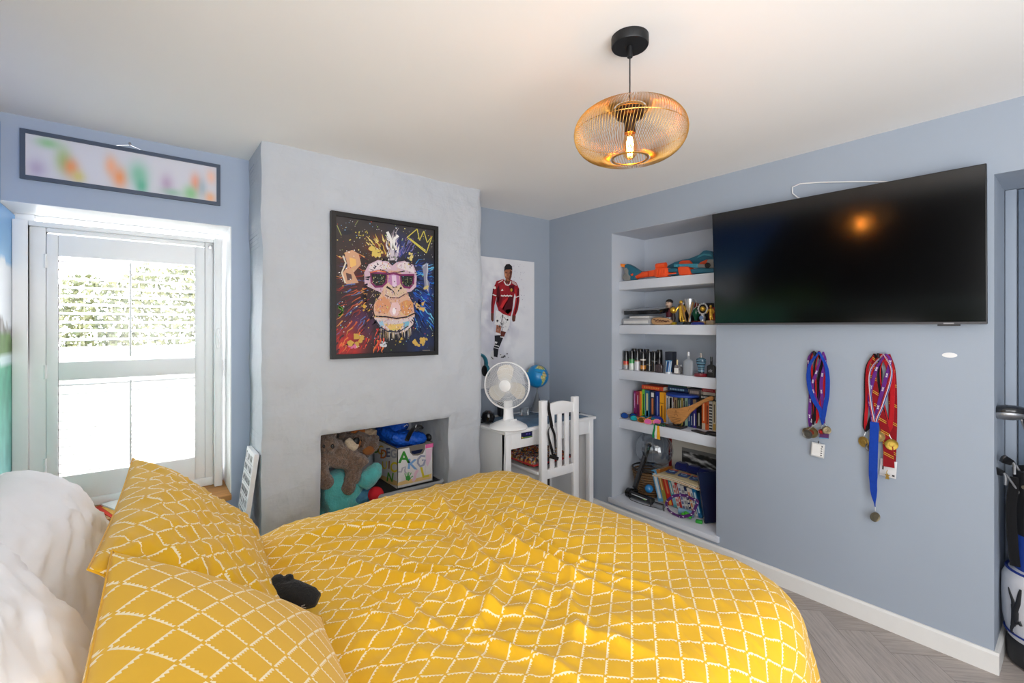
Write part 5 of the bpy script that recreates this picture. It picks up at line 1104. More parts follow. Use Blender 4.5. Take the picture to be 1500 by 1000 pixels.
# third shelf: spray cans, perfume
SZ = 1.1565
CANS = [(917, 'spray can with red and orange band, first from the left', [(.25, (150, 150, 156)), (.28, (230, 110, 70)), (.30, (70, 120, 60)), (.45, (196, 60, 50)), (.7, (24, 24, 26)), (1, (14, 14, 15))]),
 (925.5, 'spray can with white lower half and green side, second from the left', [(.35, (206, 214, 206)), (.55, (60, 150, 80)), (.62, (30, 60, 36)), (1, (16, 16, 17))]),
 (933.5, 'spray can with silver white lower half, third from the left', [(.45, (206, 206, 212)), (.5, (160, 120, 90)), (.56, (40, 40, 44)), (1, (18, 18, 20))]),
 (942, 'spray can with golden brown print and white band, fourth from the left', [(.1, (60, 40, 24)), (.3, (196, 130, 56)), (.55, (40, 28, 20)), (.62, (220, 214, 204)), (1, (16, 16, 17))]),
 (951, 'plain black spray can with dark lettering, fifth from the left in the dark row', [(.3, (20, 20, 22)), (.36, (90, 80, 60)), (1, (14, 14, 15))]),
 (958.5, 'plain black spray can with one grey band, sixth from the left in the dark row', [(.5, (22, 22, 24)), (.54, (110, 110, 112)), (1, (14, 14, 15))])]
for i, (px, lab, bands) in enumerate(CANS):
    X = 3.02 + .012 * (i > 3); y = onX(px, 520, X).y; t = thing('spray_can', lab, 'spray can', (X, y, SZ), group='spray cans on the third shelf')
    H = .148 + .004 * (i % 3); b = B(); z0 = 0
    for f, c in bands:
        b.col = c; z1 = min(f, .72) * H
        if z1 > z0: b.lathe([(.0215, SZ + z0), (.0215, SZ + z1)], TR(X, y, 0), 22)
        z0 = max(z0, z1)
    b.build('can', M_attg, t)
    b = B(bands[-1][1]); b.lathe([(.0215, SZ + .72 * H), (.0205, SZ + .96 * H), (.0185, SZ + H), (.0005, SZ + H)], TR(X, y, 0), 22); b.build('cap', M_attg, t)
for k, (px, X, lab) in enumerate(((929, 3.10, 'black spray can in the back row behind the silver white one'), (938, 3.11, 'black spray can in the back row behind the golden brown one'), (947, 3.12, 'black spray can in the back row behind the plain black ones'), (966, 3.11, 'tall black spray can at the right end of the back row'))):
    y = onX(px, 520, X).y; t = thing('spray_can', lab, 'spray can', (X, y, SZ), group='spray cans on the third shelf')
    B((16, 16, 18)).lathe([(.0235, SZ), (.0235, SZ + .125)], TR(X, y, 0), 22).build('can', M_attg, t); B((20, 20, 22)).lathe([(.0235, SZ + .125), (.022, SZ + .158), (.0195, SZ + .165), (.0005, SZ + .165)], TR(X, y, 0), 22).build('cap', M_attg, t)
def bottle(label, px, X, w, h, d, col, capc, cap=(.010, .03), mat_=None, label_col=None, tap=.8):
    y = onX(px, 520, X).y; t = thing('perfume_bottle', label, 'perfume', (X, y, SZ), group='perfume bottles on the third shelf')
    b = B(col); n = 28; prof = [(.96, 0), (1, .03), (1, tap), (.86, tap + .06), (.5, tap + .12), (.28, tap + .14), (.28, 1)]
    vs = []; fs = []
    for r, z in prof:
        for k in range(n):
            a_ = 2 * PI * k / n; ca, sa = math.cos(a_), math.sin(a_); q = 3.4; rr_ = (abs(ca) ** q + abs(sa) ** q) ** (-1 / q); vs.append((X + d / 2 * r * ca * rr_, y + w / 2 * r * sa * rr_, SZ + h * z))
    for i in range(len(prof) - 1):
        for k in range(n): fs.append((i * n + k, i * n + (k + 1) % n, (i + 1) * n + (k + 1) % n, (i + 1) * n + k))
    fs += [tuple(range(n - 1, -1, -1)), tuple((len(prof) - 1) * n + k for k in range(n))]
    b.add(vs, fs); b.build('bottle', mat_ or M_attg, t)
    B(capc).lathe([(cap[0], SZ + h * .97), (cap[0], SZ + h * .97 + cap[1]), (.0005, SZ + h * .97 + cap[1] + .001)], TR(X, y, 0), 18).build('cap', M_attg, t)
    if label_col: B(label_col).box((X - d / 2 - .0008, y, SZ + h * .38), (.001, w * .78, h * .52)).build('label', M_attm, t)
    return t, y
M_frost = mat('frosted_glass', (196, 202, 210), .35, var=.03, Transmission_Weight=.55); M_clr = mat('perfume_glass', (206, 200, 196), .05, var=0, Transmission_Weight=.8)
bottle('squat square clear perfume bottle with dark liquid in front of the black cans', 965.5, 3.0, .062, .072, .03, (70, 48, 46), (36, 34, 36), (.012, .028), mat('smoky_glass', (96, 84, 88), .08, var=0, Transmission_Weight=.5), None, .74)
b = B((38, 42, 54)); b.lo((3.06, onX(984.5, 520, 3.06).y, SZ), (3.12, onX(974, 520, 3.06).y, SZ + .155), bev=.002); tag(b.build('perfume_carton', M_att), 'tall dark slate box standing behind the blue striped tube', 'box')
y = onX(979.5, 530, 3.0).y; t = thing('shower_gel_tube', 'blue and silver striped round tube in front of the dark slate box', 'tube', (3.0, y, SZ)); b = B()
for k in range(16):
    b.col = [(24, 60, 110), (40, 110, 160), (200, 214, 220), (30, 84, 140)][k % 4]; a0, a1 = 2 * PI * k / 16, 2 * PI * (k + 1) / 16; r = .0245
    b.add([(3.0 + r * math.cos(a0), y + r * math.sin(a0), SZ + .012), (3.0 + r * math.cos(a1), y + r * math.sin(a1), SZ + .012), (3.0 + r * math.cos(a1 + .5), y + r * math.sin(a1 + .5), SZ + .09), (3.0 + r * math.cos(a0 + .5), y + r * math.sin(a0 + .5), SZ + .09)], [(0, 1, 2, 3)])
b.build('tube', M_attg, t); b = B((60, 120, 160)); b.lathe([(.0245, SZ + .09), (.0245, SZ + .097), (.001, SZ + .097)], TR(3.0, y, 0), 22); b.col = (190, 196, 202); b.lathe([(.0245, SZ), (.0245, SZ + .012)], TR(3.0, y, 0), 22); b.build('cap', M_attg, t)
bottle('small square perfume bottle with a white label and gold neck, left of the frosted bottle', 992, 3.0, .042, .07, .022, (150, 150, 156), (214, 196, 150), (.006, .036), M_clr, (226, 226, 224), .84)
bottle('tiny clear perfume vial standing beside the white labelled bottle', 997.5, 3.05, .020, .055, .018, (190, 196, 170), (196, 200, 206), (.005, .012), M_clr, None, .8)
bottle('tall frosted clear perfume bottle with silver spray cap', 1008.5, 3.0, .070, .142, .034, (180, 186, 196), (206, 208, 212), (.009, .026), M_frost, None, .66)
y = onX(1027, 540, 3.0).y; t = thing('perfume_bottle', 'torso shaped blue striped perfume bottle on a red base', 'perfume', (3.0, y, SZ), group='perfume bottles on the third shelf')
b = B((112, 20, 34)); b.lathe([(.048, SZ), (.050, SZ + .008), (.044, SZ + .022), (.026, SZ + .026)], TR(3.0, y, 0), 30); b.build('base', M_attg, t)
prof = [(.021, .024), (.022, .05), (.024, .062), (.030, .085), (.035, .105), (.033, .118), (.022, .126), (.010, .130)]
b = B()
for i in range(24):
    f = i / 23 * (len(prof) - 1); g = f + .32; q = lambda f: (lambda i_, t_: (prof[i_][0] * (1 - t_) + prof[min(i_ + 1, 7)][0] * t_, prof[i_][1] * (1 - t_) + prof[min(i_ + 1, 7)][1] * t_))(min(int(f), 7), f - int(f)) if f < 7 else prof[7]
    b.col = (92, 130, 150) if i % 3 else (24, 40, 56); (ra, za), (rb, zb) = q(f), q(min(g, 7)); n = 24
    vs = [(3.0 + ra * .8 * math.cos(2 * PI * k / n), y + ra * math.sin(2 * PI * k / n), SZ + za) for k in range(n)] + [(3.0 + rb * .8 * math.cos(2 * PI * k / n), y + rb * math.sin(2 * PI * k / n), SZ + zb) for k in range(n)]
    b.add(vs, [(k, (k + 1) % n, n + (k + 1) % n, n + k) for k in range(n)])
b.build('bottle', M_attg, t); B((150, 140, 130)).lathe([(.009, SZ + .128), (.008, SZ + .160), (.0005, SZ + .161)], TR(3.0, y, 0), 16).build('cap', M_attg, t)
t, y = bottle('flat matt black perfume bottle with small letters at the right end of the third shelf', 1042, 2.995, .058, .112, .026, (26, 26, 29), (20, 20, 22), (.008, .030), M_att, None, .64)
a = Art(lambda u, v: V((2.9812, y - u, SZ + .045 + v)), (-1, 0, 0)); a.text('ck', (0, 0), .03, (150, 150, 154), 1, 0, -1); a.build('lettering', M_art, t)
# fourth shelf: books
SZ = .7645
def book(label, y0, y1, h, X, depth, col, deco, M=None, grp='paperbacks standing on the fourth shelf', z=None, seed=0, tx=None):
    """y0 > y1; spine at X facing the room"""
    z = SZ if z is None else z; rn_ = random.Random(seed); cx, cy = X, (y0 + y1) / 2; w = abs(y0 - y1); T = TR(cx, cy, z)
    if M is not None: T = T @ M
    t = thing('book', label, 'book', M=T, group=grp); c = .0016
    b = B(col); b.prism([(0, -w / 2), (depth, -w / 2), (depth, -w / 2 + c), (c, -w / 2 + c), (c, w / 2 - c), (depth, w / 2 - c), (depth, w / 2), (0, w / 2)], h)
    e = .0004
    for (f0, f1, s, dc) in deco: b.col = dc; b.add([(-e, -w / 2 * s, h * f0), (-e, w / 2 * s, h * f0), (-e, w / 2 * s, h * f1), (-e, -w / 2 * s, h * f1)], [(0, 1, 2, 3)])
    b.build('cover', M_attg if seed % 3 == 0 else M_att, t, local=True)
    b = B((222, 214, 196)); b.lo((c, -w / 2 + c, .002), (depth - .003, w / 2 - c, h - .003)); b.build('page_block', M_paper, t, local=True)
    if tx:
        b = B(tx[1]); vs, fs = glyphs(tx[0]); s_ = min(w * .72, .02); b.add([(-.0007, p[1] * s_, h * tx[2] + p[0] * s_) for p in vs], fs); b.build('title', M_art, t, local=True)
    return t
def tl(c, f0=.2, f1=.8, w=.25): return [(f0, f1, w, c)]
LW = (225, 222, 215)
BK4 = [(232, 262, 172, 'magenta', (126, 20, 92), tl((200, 150, 190), .35, .9, .3)), (263, 317, 176, 'crimson and plum', (142, 26, 62), [(.0, .5, .96, (120, 24, 84)), (.2, .85, .2, (206, 170, 190))]), (318, 351, 178, 'amber yellow', (232, 148, 28), tl((200, 60, 30), .3, .9)),
 (352, 392, 152, 'lime green', (112, 188, 36), tl((30, 70, 20), .15, .85, .35)), (394, 464, 162, 'teal blue', (26, 92, 124), [(.1, .9, .4, (196, 190, 140)), (.05, .3, .9, (60, 130, 160))]), (468, 546, 172, 'dark navy, orange titled', (22, 34, 62), [(.2, .75, .35, (190, 110, 60)), (.8, .95, .5, LW)]),
 (549, 607, 182, 'royal blue', (26, 42, 128), tl((120, 140, 200), .15, .85, .3)), (610, 668, 190, 'thick golden yellow', (238, 168, 20), [(.1, .55, .4, (150, 90, 20)), (.62, .64, .95, (120, 70, 20))]), (670, 700, 196, 'thin golden yellow', (226, 150, 18), tl((130, 80, 20), .1, .9, .2)),
 (706, 738, 236, 'pale grey with a dark title', (196, 196, 200), tl((60, 60, 66), .3, .9, .4)), (744, 800, 250, 'white, big black lettered', (208, 206, 202), [(.4, .95, .6, (40, 38, 40)), (.42, .93, .35, LW)]), (803, 821, 256, 'thin maroon', (90, 30, 34), tl(LW, .3, .8, .2)),
 (823, 868, 262, 'tan brown', (150, 122, 84), tl((70, 50, 30), .2, .9, .4)), (871, 900, 268, 'dark green', (38, 62, 48), tl((170, 170, 120), .3, .9, .3)), (903, 926, 270, 'thin olive', (86, 100, 62), tl(LW, .3, .9, .3)),
 (929, 951, 272, 'thin pale yellow', (204, 182, 92), tl((90, 80, 40), .3, .9, .3)), (954, 978, 276, 'thin charcoal', (40, 46, 52), tl((150, 170, 170), .3, .9, .3)), (981, 1021, 278, 'mint green', (150, 180, 158), tl((60, 90, 80), .3, .9, .35)),
 (1024, 1060, 284, 'steel blue', (52, 84, 128), tl(LW, .2, .8, .3)), (1062, 1096, 290, 'dark blue, white titled', (26, 42, 96), tl((200, 210, 230), .08, .4, .3)), (1098, 1146, 296, 'indigo with a tan top', (54, 42, 130), [(.7, 1, .98, (160, 132, 96)), (.08, .5, .3, LW)]),
 (1150, 1222, 304, 'wide black', (26, 26, 30), [(.1, .55, .3, (170, 168, 150))]), (1228, 1280, 312, 'bright orange, white footed', (228, 98, 34), [(.0, .22, .96, (206, 190, 170)), (.3, .9, .3, (250, 200, 150))]), (1284, 1330, 318, 'rust orange', (212, 96, 40), tl((120, 50, 30), .2, .85, .35)),
 (1334, 1386, 322, 'white and black chequered', (210, 210, 206), [(.05 + .1 * k, .10 + .1 * k, .9, (50, 50, 54)) for k in range(9)]), (1389, 1436, 326, 'cream with a brown title', (218, 206, 174), [(.05, .25, .9, (200, 160, 80)), (.3, .9, .35, (110, 90, 70))])]
ORD = ['first', 'second', 'third', 'fourth', 'fifth', 'sixth', 'seventh', 'eighth', 'ninth', 'tenth', 'eleventh', 'twelfth', 'thirteenth', 'fourteenth', 'fifteenth', 'sixteenth', 'seventeenth', 'eighteenth', 'nineteenth', 'twentieth', 'twenty-first', 'twenty-second', 'twenty-third', 'twenty-fourth', 'twenty-fifth', 'twenty-sixth']
BX = 3.12
for i, (a0, a1, ty, nm, col, deco) in enumerate(BK4):
    y0 = onX(905 + a0 * .1, 600, BX).y; y1 = onX(905 + a1 * .1, 600, BX).y; top = onX(905 + a0 * .1, 555 + ty * .1, BX).z
    book('%s book, %s from the left along the fourth shelf' % (nm, ORD[i]), y0 - .0008, y1, max(top - SZ, .16), BX + .001 * (i * 5 % 4), .135, col, deco, seed=i)
FLAT = rotm(0, 0, 0) 
def flat(label, px0, px1, z0, z1, X, d, col, tx=None, yaw=0, tilt=0):
    y0, y1 = onX(px0, 575, X).y, onX(px1, 575, X).y; L = abs(y0 - y1); h = L
    M = TR(X, y0, (z0 + z1) / 2) @ rotm(tilt, 0, yaw) @ Matrix(((1, 0, 0, 0), (0, 0, -1, 0), (0, 1, 0, 0), (0, 0, 0, 1)))
    t = thing('book', label, 'book', M=M, group='books lying on top of the upright row'); w = z1 - z0; c = .0016
    b = B(col); b.prism([(0, -w / 2), (d, -w / 2), (d, -w / 2 + c), (c, -w / 2 + c), (c, w / 2 - c), (d, w / 2 - c), (d, w / 2), (0, w / 2)], h)
    if tx: b.col = tx; n = 9; [b.add([(-.0005, -w * .22, h * (.12 + .08 * k)), (-.0005, w * .22, h * (.12 + .08 * k)), (-.0005, w * .22, h * (.17 + .08 * k)), (-.0005, -w * .22, h * (.17 + .08 * k))], [(0, 1, 2, 3)]) for k in range(n)]
    b.build('cover', M_att, t, local=True); b = B((222, 214, 196)); b.lo((c, -w / 2 + c, .002), (d - .003, w / 2 - c, h - .003)); b.build('page_block', M_paper, t, local=True)
flat('orange red book lying flat on the upright row, furthest left', 940, 971.5, 1.004, 1.034, 3.11, .13, (206, 66, 30), (236, 150, 70))
flat('dark blue book lying flat on the upright row above the round blue disc', 978, 1008, 1.012, 1.040, 3.13, .13, (24, 44, 84), (150, 190, 210))
flat('green and dark book lying flat at the top of the middle pile', 979, 1006, 1.041, 1.062, 3.14, .12, (22, 56, 52), None)
flat('grey brown book lying flat right of the middle pile', 1009, 1027, 1.000, 1.045, 3.12, .14, (92, 84, 84), (190, 170, 160))
flat('black book with white title lying flat at the right end of the upright row', 1024.5, 1047, .980, 1.012, 3.12, .14, (22, 22, 25), LW)
flat('cream paged book lying flat between the black and the red one', 1030, 1047.5, 1.013, 1.034, 3.12, .14, (190, 182, 170), None)
flat('red book lying flat at the very top of the right hand pile', 1028, 1047.5, 1.035, 1.058, 3.12, .14, (150, 30, 44), (200, 120, 120))
b = B((26, 62, 150)); b.lathe([(.001, .004), (.112, .004), (.121, 0), (.125, -.012), (.121, -.016), (.115, -.006), (.001, .0)], TR(3.13, onX(998, 578, 3.1).y, 1.002), 40); tag(b.build('flying_disc', M_att), 'round blue flying disc resting on the tops of the upright books', 'disc')
# sunglasses and small things
def shades(label, px, py, X, lens, frm, yaw=0, s=1.0):
    y = onX(px, py, X).y; M = TR(X, y, SZ + .002) @ rotm(0, 0, yaw)
    t = thing('sunglasses', label, 'sunglasses', M=M, group='sunglasses on the fourth shelf')
    for q in (-1, 1):
        pts = [(math.cos(a_) * .030 * s * (1 - .12 * math.sin(a_)), .022 * s + math.sin(a_) * .021 * s) for a_ in [2 * PI * k / 20 for k in range(20)]]
        F = TR(-.03 * s + .006 * 0, q * .033 * s, 0) @ rotm(0, 0, q * -14)
        e = B(lens); e.prism(pts, .003, F @ YZ(0)); lo = e.build('lens', M_attg, t, local=True)
        e = B(frm); e.tube([F @ V((.0015, p[0], p[1])) for p in pts], .0026 * s, 6, closed=True); e.build('rim', M_att, t, local=True)
        e = B(frm); e.tube([(-.022 * s, q * .064 * s, .032 * s), (.03 * s, q * .066 * s, .032 * s), (.085 * s, q * .05 * s, .028 * s), (.10 * s, q * .046 * s, .012 * s)], .003 * s, 6); e.build('temple', M_att, t, local=True)
    e = B(frm); e.tube([(-.031 * s, -.008 * s, .03 * s), (-.033 * s, 0, .033 * s), (-.031 * s, .008 * s, .03 * s)], .003 * s, 6); e.build('bridge', M_att, t, local=True)
shades('sunglasses with royal blue mirrored lenses, first from the left', 921, 608, 3.045, (16, 70, 150), (16, 22, 34), 38, .98)
shades('sunglasses with turquoise mirrored lenses, second from the left', 934.5, 610, 3.02, (14, 160, 170), (18, 26, 30), 38, .95)
shades('sunglasses with amber lenses and an orange frame, third from the left', 945.5, 612, 3.01, (92, 66, 28), (224, 136, 46), 40, .95)
shades('sunglasses with pink lenses and an orange frame, right of the amber ones', 955, 614.5, 2.995, (206, 96, 160), (226, 150, 70), 40, .95)
t = thing('swim_goggles', 'blue swimming cap and goggles behind the pink sunglasses', 'goggles', tuple(onX(963, 612, 3.05)))
c = onX(962, 611, 3.06); b = B((22, 48, 140)); b.lathe([(.05, 0), (.052, .012), (.044, .035), (.026, .05), (.001, .055)], TR(c.x, c.y, SZ) @ rotm(0, 0, 0), 24); b.build('cap', M_att, t); e = B((16, 110, 140)); e.ell((c.x - .05, c.y - .005, SZ + .028), (.010, .034, .022), rotm(0, 0, -15)); e.build('lens', M_attg, t)
c = onX(968, 619, 3.0); b = B(); rn = random.Random(3)
for k in range(34): a_ = 2 * PI * k / 34; b.col = (16, 84, 56) if k % 2 else (24, 40, 36); b.ell((c.x + .03 * math.cos(a_), c.y + .042 * math.sin(a_), SZ + .008), (.008, .008, .008), None, 8, 6)
tag(b.build('beaded_bracelet', M_attg), 'dark green beaded bracelet lying on the fourth shelf in front of the books', 'bracelet')
t = thing('rosette_ribbon', 'green, white and gold ribbon hanging over the edge of the fourth shelf', 'ribbon', tuple(onX(961, 630, 2.968)))
for nm, col, x0, x1, xe0, xe1, ye in (('green_strand', (20, 140, 72), 957.5, 960, 955.5, 958.5, 640.5), ('white_strand', (224, 226, 222), 960, 962.3, 958.5, 962.5, 642.5), ('gold_strand', (238, 172, 22), 962.3, 966, 962.5, 966.8, 643.3)):
    b = B(col); m0, m1 = (x0 + x1) / 2, (xe0 + xe1) / 2; w_ = abs(onX(x0, 620, 2.97).y - onX(x1, 620, 2.97).y)
    q = onX(m0, 622, 3.0); q.z = SZ + .004; e_ = onX(m0, 624, 2.969); e_.z = SZ + .0035; ribbon(b, [q, e_, onX(m0, 628, 2.967), onX(m1, (628 + ye) / 2, 2.966), onX(m1, ye, 2.966)], [w_, w_, w_, w_ * 1.1, w_ * 1.25], N=(1, 0, 0)); b.build(nm, M_cloth, t, weld=False)
# hurling trophy
C8 = (905, 555, .1); t = thing('hurley_trophy', 'wooden hurling stick trophy with engraved text on a black base among the books', 'trophy', tuple(onX(991, 626, 3.03)))
b = B((178, 122, 64)); sil(b, [(706, 462), (730, 436), (790, 424), (860, 432), (930, 418), (1030, 400), (1100, 370), (1200, 320), (1290, 276), (1330, 256), (1370, 250), (1395, 270), (1392, 300), (1370, 322), (1340, 318), (1320, 326), (1240, 356), (1150, 420), (1060, 490), (1010, 560), (960, 620), (900, 660), (840, 662), (780, 630), (740, 560), (715, 510)], 3.02, .022, .004, C8)
o = b.build('hurley', mat('ash_wood', (184, 128, 70), .5, var=.2, vscale=9, sc3=(2, 2, 14)), t)
a = Art(lambda u, v: onX(905 + u * .1, 555 + v * .1, 3.0197), (-1, 0, 0)); BRN = (84, 44, 26)
for k in range(4): a.stroke([(770 + k * 14, 556 + k * 26), (925 - k * 8, 585 + k * 22)], 6, BRN, 1)
a.stroke([(790, 480), (840, 486), (900, 492)], 3, BRN, 1); a.stroke([(845, 452), (838, 520), (830, 540)], 4, BRN, 1); a.stroke([(860, 454), (866, 520), (880, 545)], 4, BRN, 1); a.stroke([(840, 470), (866, 472)], 3, BRN, 1); a.stroke([(836, 512), (868, 516)], 3, BRN, 1); a.stroke([(1030, 470), (1044, 440), (1060, 432)], 4, BRN, 1)
a.build('engraving', M_art, t)
c = onX(990.5, 624, 3.035); b = B((42, 42, 48)); b.box((3.035, c.y, SZ + .008), (.09, .13, .016), bev=.003); b.build('base', M_attg, t); b = B((30, 30, 34)); b.cyl((3.032, c.y, SZ + .016), (3.031, c.y, SZ + .05), .008); b.build('peg', M_black, t)
c = onX(1022, 633, 2.99); b = B((44, 42, 42)); b.box((3.01, c.y - .01, SZ + .004), (.05, .13, .008), rotm(0, 0, -18), bev=.001); t = b.build('card_wallet', M_att); tag(t, 'flat dark card case lying at the front of the fourth shelf', 'case')
c = onX(1043, 635, 2.985); b = B((18, 18, 20)); b.ell((3.0, c.y + .005, SZ + .014), (.028, .046, .014)); tag(b.build('computer_mouse', M_att), 'small black computer mouse at the right end of the fourth shelf', 'mouse')
# bottom of the niche
SZ = .1505
C9 = (905, 640, .1301); C10 = (950, 640, .15)
t = thing('framed_photograph', 'red framed black and white landscape photograph leaning at the back of the lowest bay', 'picture', (3.29, 1.85, .16))
fy0, fy1, fz0, fz1 = 1.52, onX(979.5, 660, 3.285).y, SZ, .665
b = B((132, 22, 28)); picframe(b, lambda x, y: V((3.285, fy1 - x, fz1 - y)), fy1 - fy0, fz1 - fz0, .024, .02, (-1, 0, 0)); b.build('frame', M_attg, t)
a = Art(lambda u, v: V((3.292, fy1 - u * (fy1 - fy0), fz1 - v * (fz1 - fz0))), (-1, 0, 0)); a.poly([(.02, .02), (.98, .02), (.98, .98), (.02, .98)], (206, 202, 192), 1)
a.grid(lambda u, v: V((3.2913, fy1 - (.19 + u * .72) * (fy1 - fy0), fz1 - (.21 + v * .6) * (fz1 - fz0))), 60, 50, None, lambda u, v: (lambda k: (k, k, k))(34 + 190 * max(0, min(1, (sf(u * 4 + 1, v * 9 - u * 2, 33) - .46) * 5))) if v > .08 else (120, 120, 120)); a.build('photograph', M_art, t)
# leaning books
BK5 = [(10, 62, 344, 594, 'pale blue with white letters', (92, 160, 206), [(.1, .9, .5, (226, 230, 232))]), (64, 104, 326, 612, 'orange and olive', (176, 110, 40), [(0, .4, .96, (150, 140, 60)), (.4, .9, .3, (226, 190, 120))]), (108, 158, 396, 622, 'bright red with a yellow mark', (190, 40, 30), [(.02, .2, .5, (226, 180, 60)), (.4, .9, .3, (220, 120, 70))]),
 (162, 196, 430, 634, 'turquoise', (70, 150, 160), [(.1, .4, .9, (120, 170, 190)), (.5, .9, .3, LW)]), (198, 226, 440, 640, 'thin white with red dashes', (214, 206, 200), [(.1 + .16 * k, .2 + .16 * k, .7, (190, 110, 100)) for k in range(5)]), (228, 252, 448, 646, 'thin red', (186, 40, 36), tl(LW, .3, .9, .3)),
 (254, 284, 456, 652, 'white and navy lettered', (206, 206, 210), [(.1 + .16 * k, .2 + .16 * k, .7, (96, 106, 146)) for k in range(5)]), (286, 318, 462, 658, 'white and grey lettered', (210, 208, 204), [(.12 + .2 * k, .24 + .2 * k, .7, (140, 140, 146)) for k in range(4)]), (320, 346, 468, 664, 'navy with white dashes', (36, 50, 90), [(.1 + .16 * k, .2 + .16 * k, .6, LW) for k in range(5)]),
 (348, 376, 474, 670, 'cream and orange lettered', (216, 206, 190), [(.1 + .2 * k, .24 + .2 * k, .6, (200, 120, 70)) for k in range(4)]), (378, 402, 478, 676, 'white with black lettering', (212, 212, 212), [(.1 + .2 * k, .24 + .2 * k, .6, (120, 120, 126)) for k in range(4)]), (404, 442, 470, 690, 'bright blue', (30, 110, 164), tl((190, 220, 230), .15, .8, .4))]
LE = 16
for i, (x0, x1, yt, yb, nm, col, deco) in enumerate(BK5):
    X = 3.10 - i * .004; y0, y1 = onX(950 + (x0 + 85) * .15, 730, X).y, onX(950 + (x1 + 85) * .15, 730, X).y
    h = [.235, .25, .215, .20, .20, .195, .195, .19, .19, .19, .19, .215][i]; w_ = abs(y0 - y1)
    book('%s book, %s from left among the leaning books' % (nm, ORD[i]), y0 - .0006, y1, h, X, .17, col, deco, rotm(-LE), 'children\'s books leaning in the lowest bay', SZ + w_ / 2 * math.sin(R(LE)) + .0006, 40 + i)
X = 3.035; y0, y1 = onX(950 + 566 * .15, 760, X).y, onX(950 + 598 * .15, 760, X).y
book('cream and mint green book leaning against the navy annual in the lowest bay', y0, y1, .30, X, .2, (206, 196, 170), [(.3, .8, .9, (120, 190, 130)), (.4, .7, .3, LW)], rotm(-11), 'children\'s books leaning in the lowest bay', SZ + .006, 60)
X = 3.0; t = thing('annual_book', 'large navy blue hardback with a round gold emblem turned towards the room', 'book', M=TR(X, 1.652, SZ + .003) @ rotm(-9) @ rotm(0, 0, -36))
t_l = dict(local=True); w_ = .022; d_, h_ = .17, .335
b = B((20, 32, 66)); c = .002; b.prism([(0, -w_ / 2), (d_, -w_ / 2), (d_, -w_ / 2 + c), (c, -w_ / 2 + c), (c, w_ / 2 - c), (d_, w_ / 2 - c), (d_, w_ / 2), (0, w_ / 2)], h_); b.build('cover', M_attg, t, **t_l)
b = B((222, 214, 196)); b.lo((c, -w_ / 2 + c, .002), (d_ - .003, w_ / 2 - c, h_ - .004)); b.build('page_block', M_paper, t, **t_l)
a = Art(lambda u, v: V((u * d_, -w_ / 2, v * h_)), (0, -1, 0)); a.stroke([(.5 + .38 * math.cos(2 * PI * k / 30), .5 + .24 * math.sin(2 * PI * k / 30)) for k in range(30)], .02, (150, 160, 180), 2, closed=True)
for q in ((.36, .56), (.5, .57), (.64, .55), (.4, .45), (.56, .43)): a.dot(q, .05, (190, 150, 80), 3, 8, .7)
for k in range(10): a.dot((.2 + .065 * k, .86), .022, (206, 210, 220), 3, 6, .6)
a.build('cover_print', M_art, t)
bpy.data.objects.remove(list(t.children)[-1]) if False else None
X = 2.985; book('narrow bright red book standing at the right end of the lowest bay', 1.537, 1.514, .25, X + .02, .2, (176, 30, 36), tl((220, 120, 110), .3, .8, .2), None, 'children\'s books leaning in the lowest bay', SZ, 61)
# magazines and the four navy cases
rn = random.Random(12); mz = .372
for k in range(5):
    ya, yb, xa, xb = 2.06 - .012 * k, 1.69 + .01 * (k % 3), 2.985 + .006 * (k % 2), 3.20; col = [(206, 190, 160), (196, 150, 110), (214, 206, 190), (180, 170, 150), (208, 190, 150)][k]
    b = B(col); n_ = 14; z_ = lambda q: mz + k * .006 + .012 * math.sin(q * 2.6 + .3) - .006 * q
    for s_ in (0, 1):
        pass
    vs = []
    for i in range(n_ + 1):
        q = i / n_; yy = lerp(ya, yb, q); z0 = z_(q); vs += [(xa, yy, z0), (xb, yy, z0), (xb, yy, z0 + .0052), (xa, yy, z0 + .0052)]
    fs = [(4 * i + j, 4 * i + 4 + j, 4 * i + 4 + (j + 1) % 4, 4 * i + (j + 1) % 4) for i in range(n_) for j in range(4)] + [(0, 1, 2, 3), (4 * n_ + 3, 4 * n_ + 2, 4 * n_ + 1, 4 * n_)]
    b.add(vs, fs); tag(b.build('magazine', M_att), 'limp magazine lying across the leaning books, %s from the bottom of its stack' % ORD[k], 'magazine', 'magazines on the leaning books')
for k, (px, nm) in enumerate(((998, 'furthest left'), (1016, 'second from the left'), (1033, 'third from the left'), (1046, 'furthest right'))):
    c = onX(px, 684, 3.16); zb_ = mz + .046 - .002 * k; t = thing('medal_case', 'navy blue domed presentation case on the magazines, %s of the four' % nm, 'case', (3.15, max(c.y, 1.56), zb_), group='navy presentation cases on the magazines'); yy = max(c.y, 1.565)
    b = B((20, 28, 84)); b.prism([(-.05, 0), (.05, 0), (.05, .03), (.036, .056), (-.030, .056), (-.046, .034)], .05, TR(3.15, yy, zb_) @ YZ(0), .005); b.build('lid', M_cloth, t)
    b = B((34, 58, 104)); b.box((3.07, yy + .022, zb_ + .004), (.075, .07, .008), rotm(0, 0, 12), bev=.002); b.build('card', M_att, t)
    b = B((190, 90, 60)); b.box((3.098, yy + .02, zb_ + .009), (.016, .066, .002), rotm(0, 0, 12)); b.col = (150, 180, 206); b.lathe([(.020, 0), (.020, .0016), (.001, .0016)], TR(3.066, yy + .02, zb_ + .0082), 18); b.col = (34, 58, 104); b.lathe([(.014, .0016), (.001, .0022)], TR(3.066, yy + .02, zb_ + .0082), 16); b.build('badge', M_att, t)
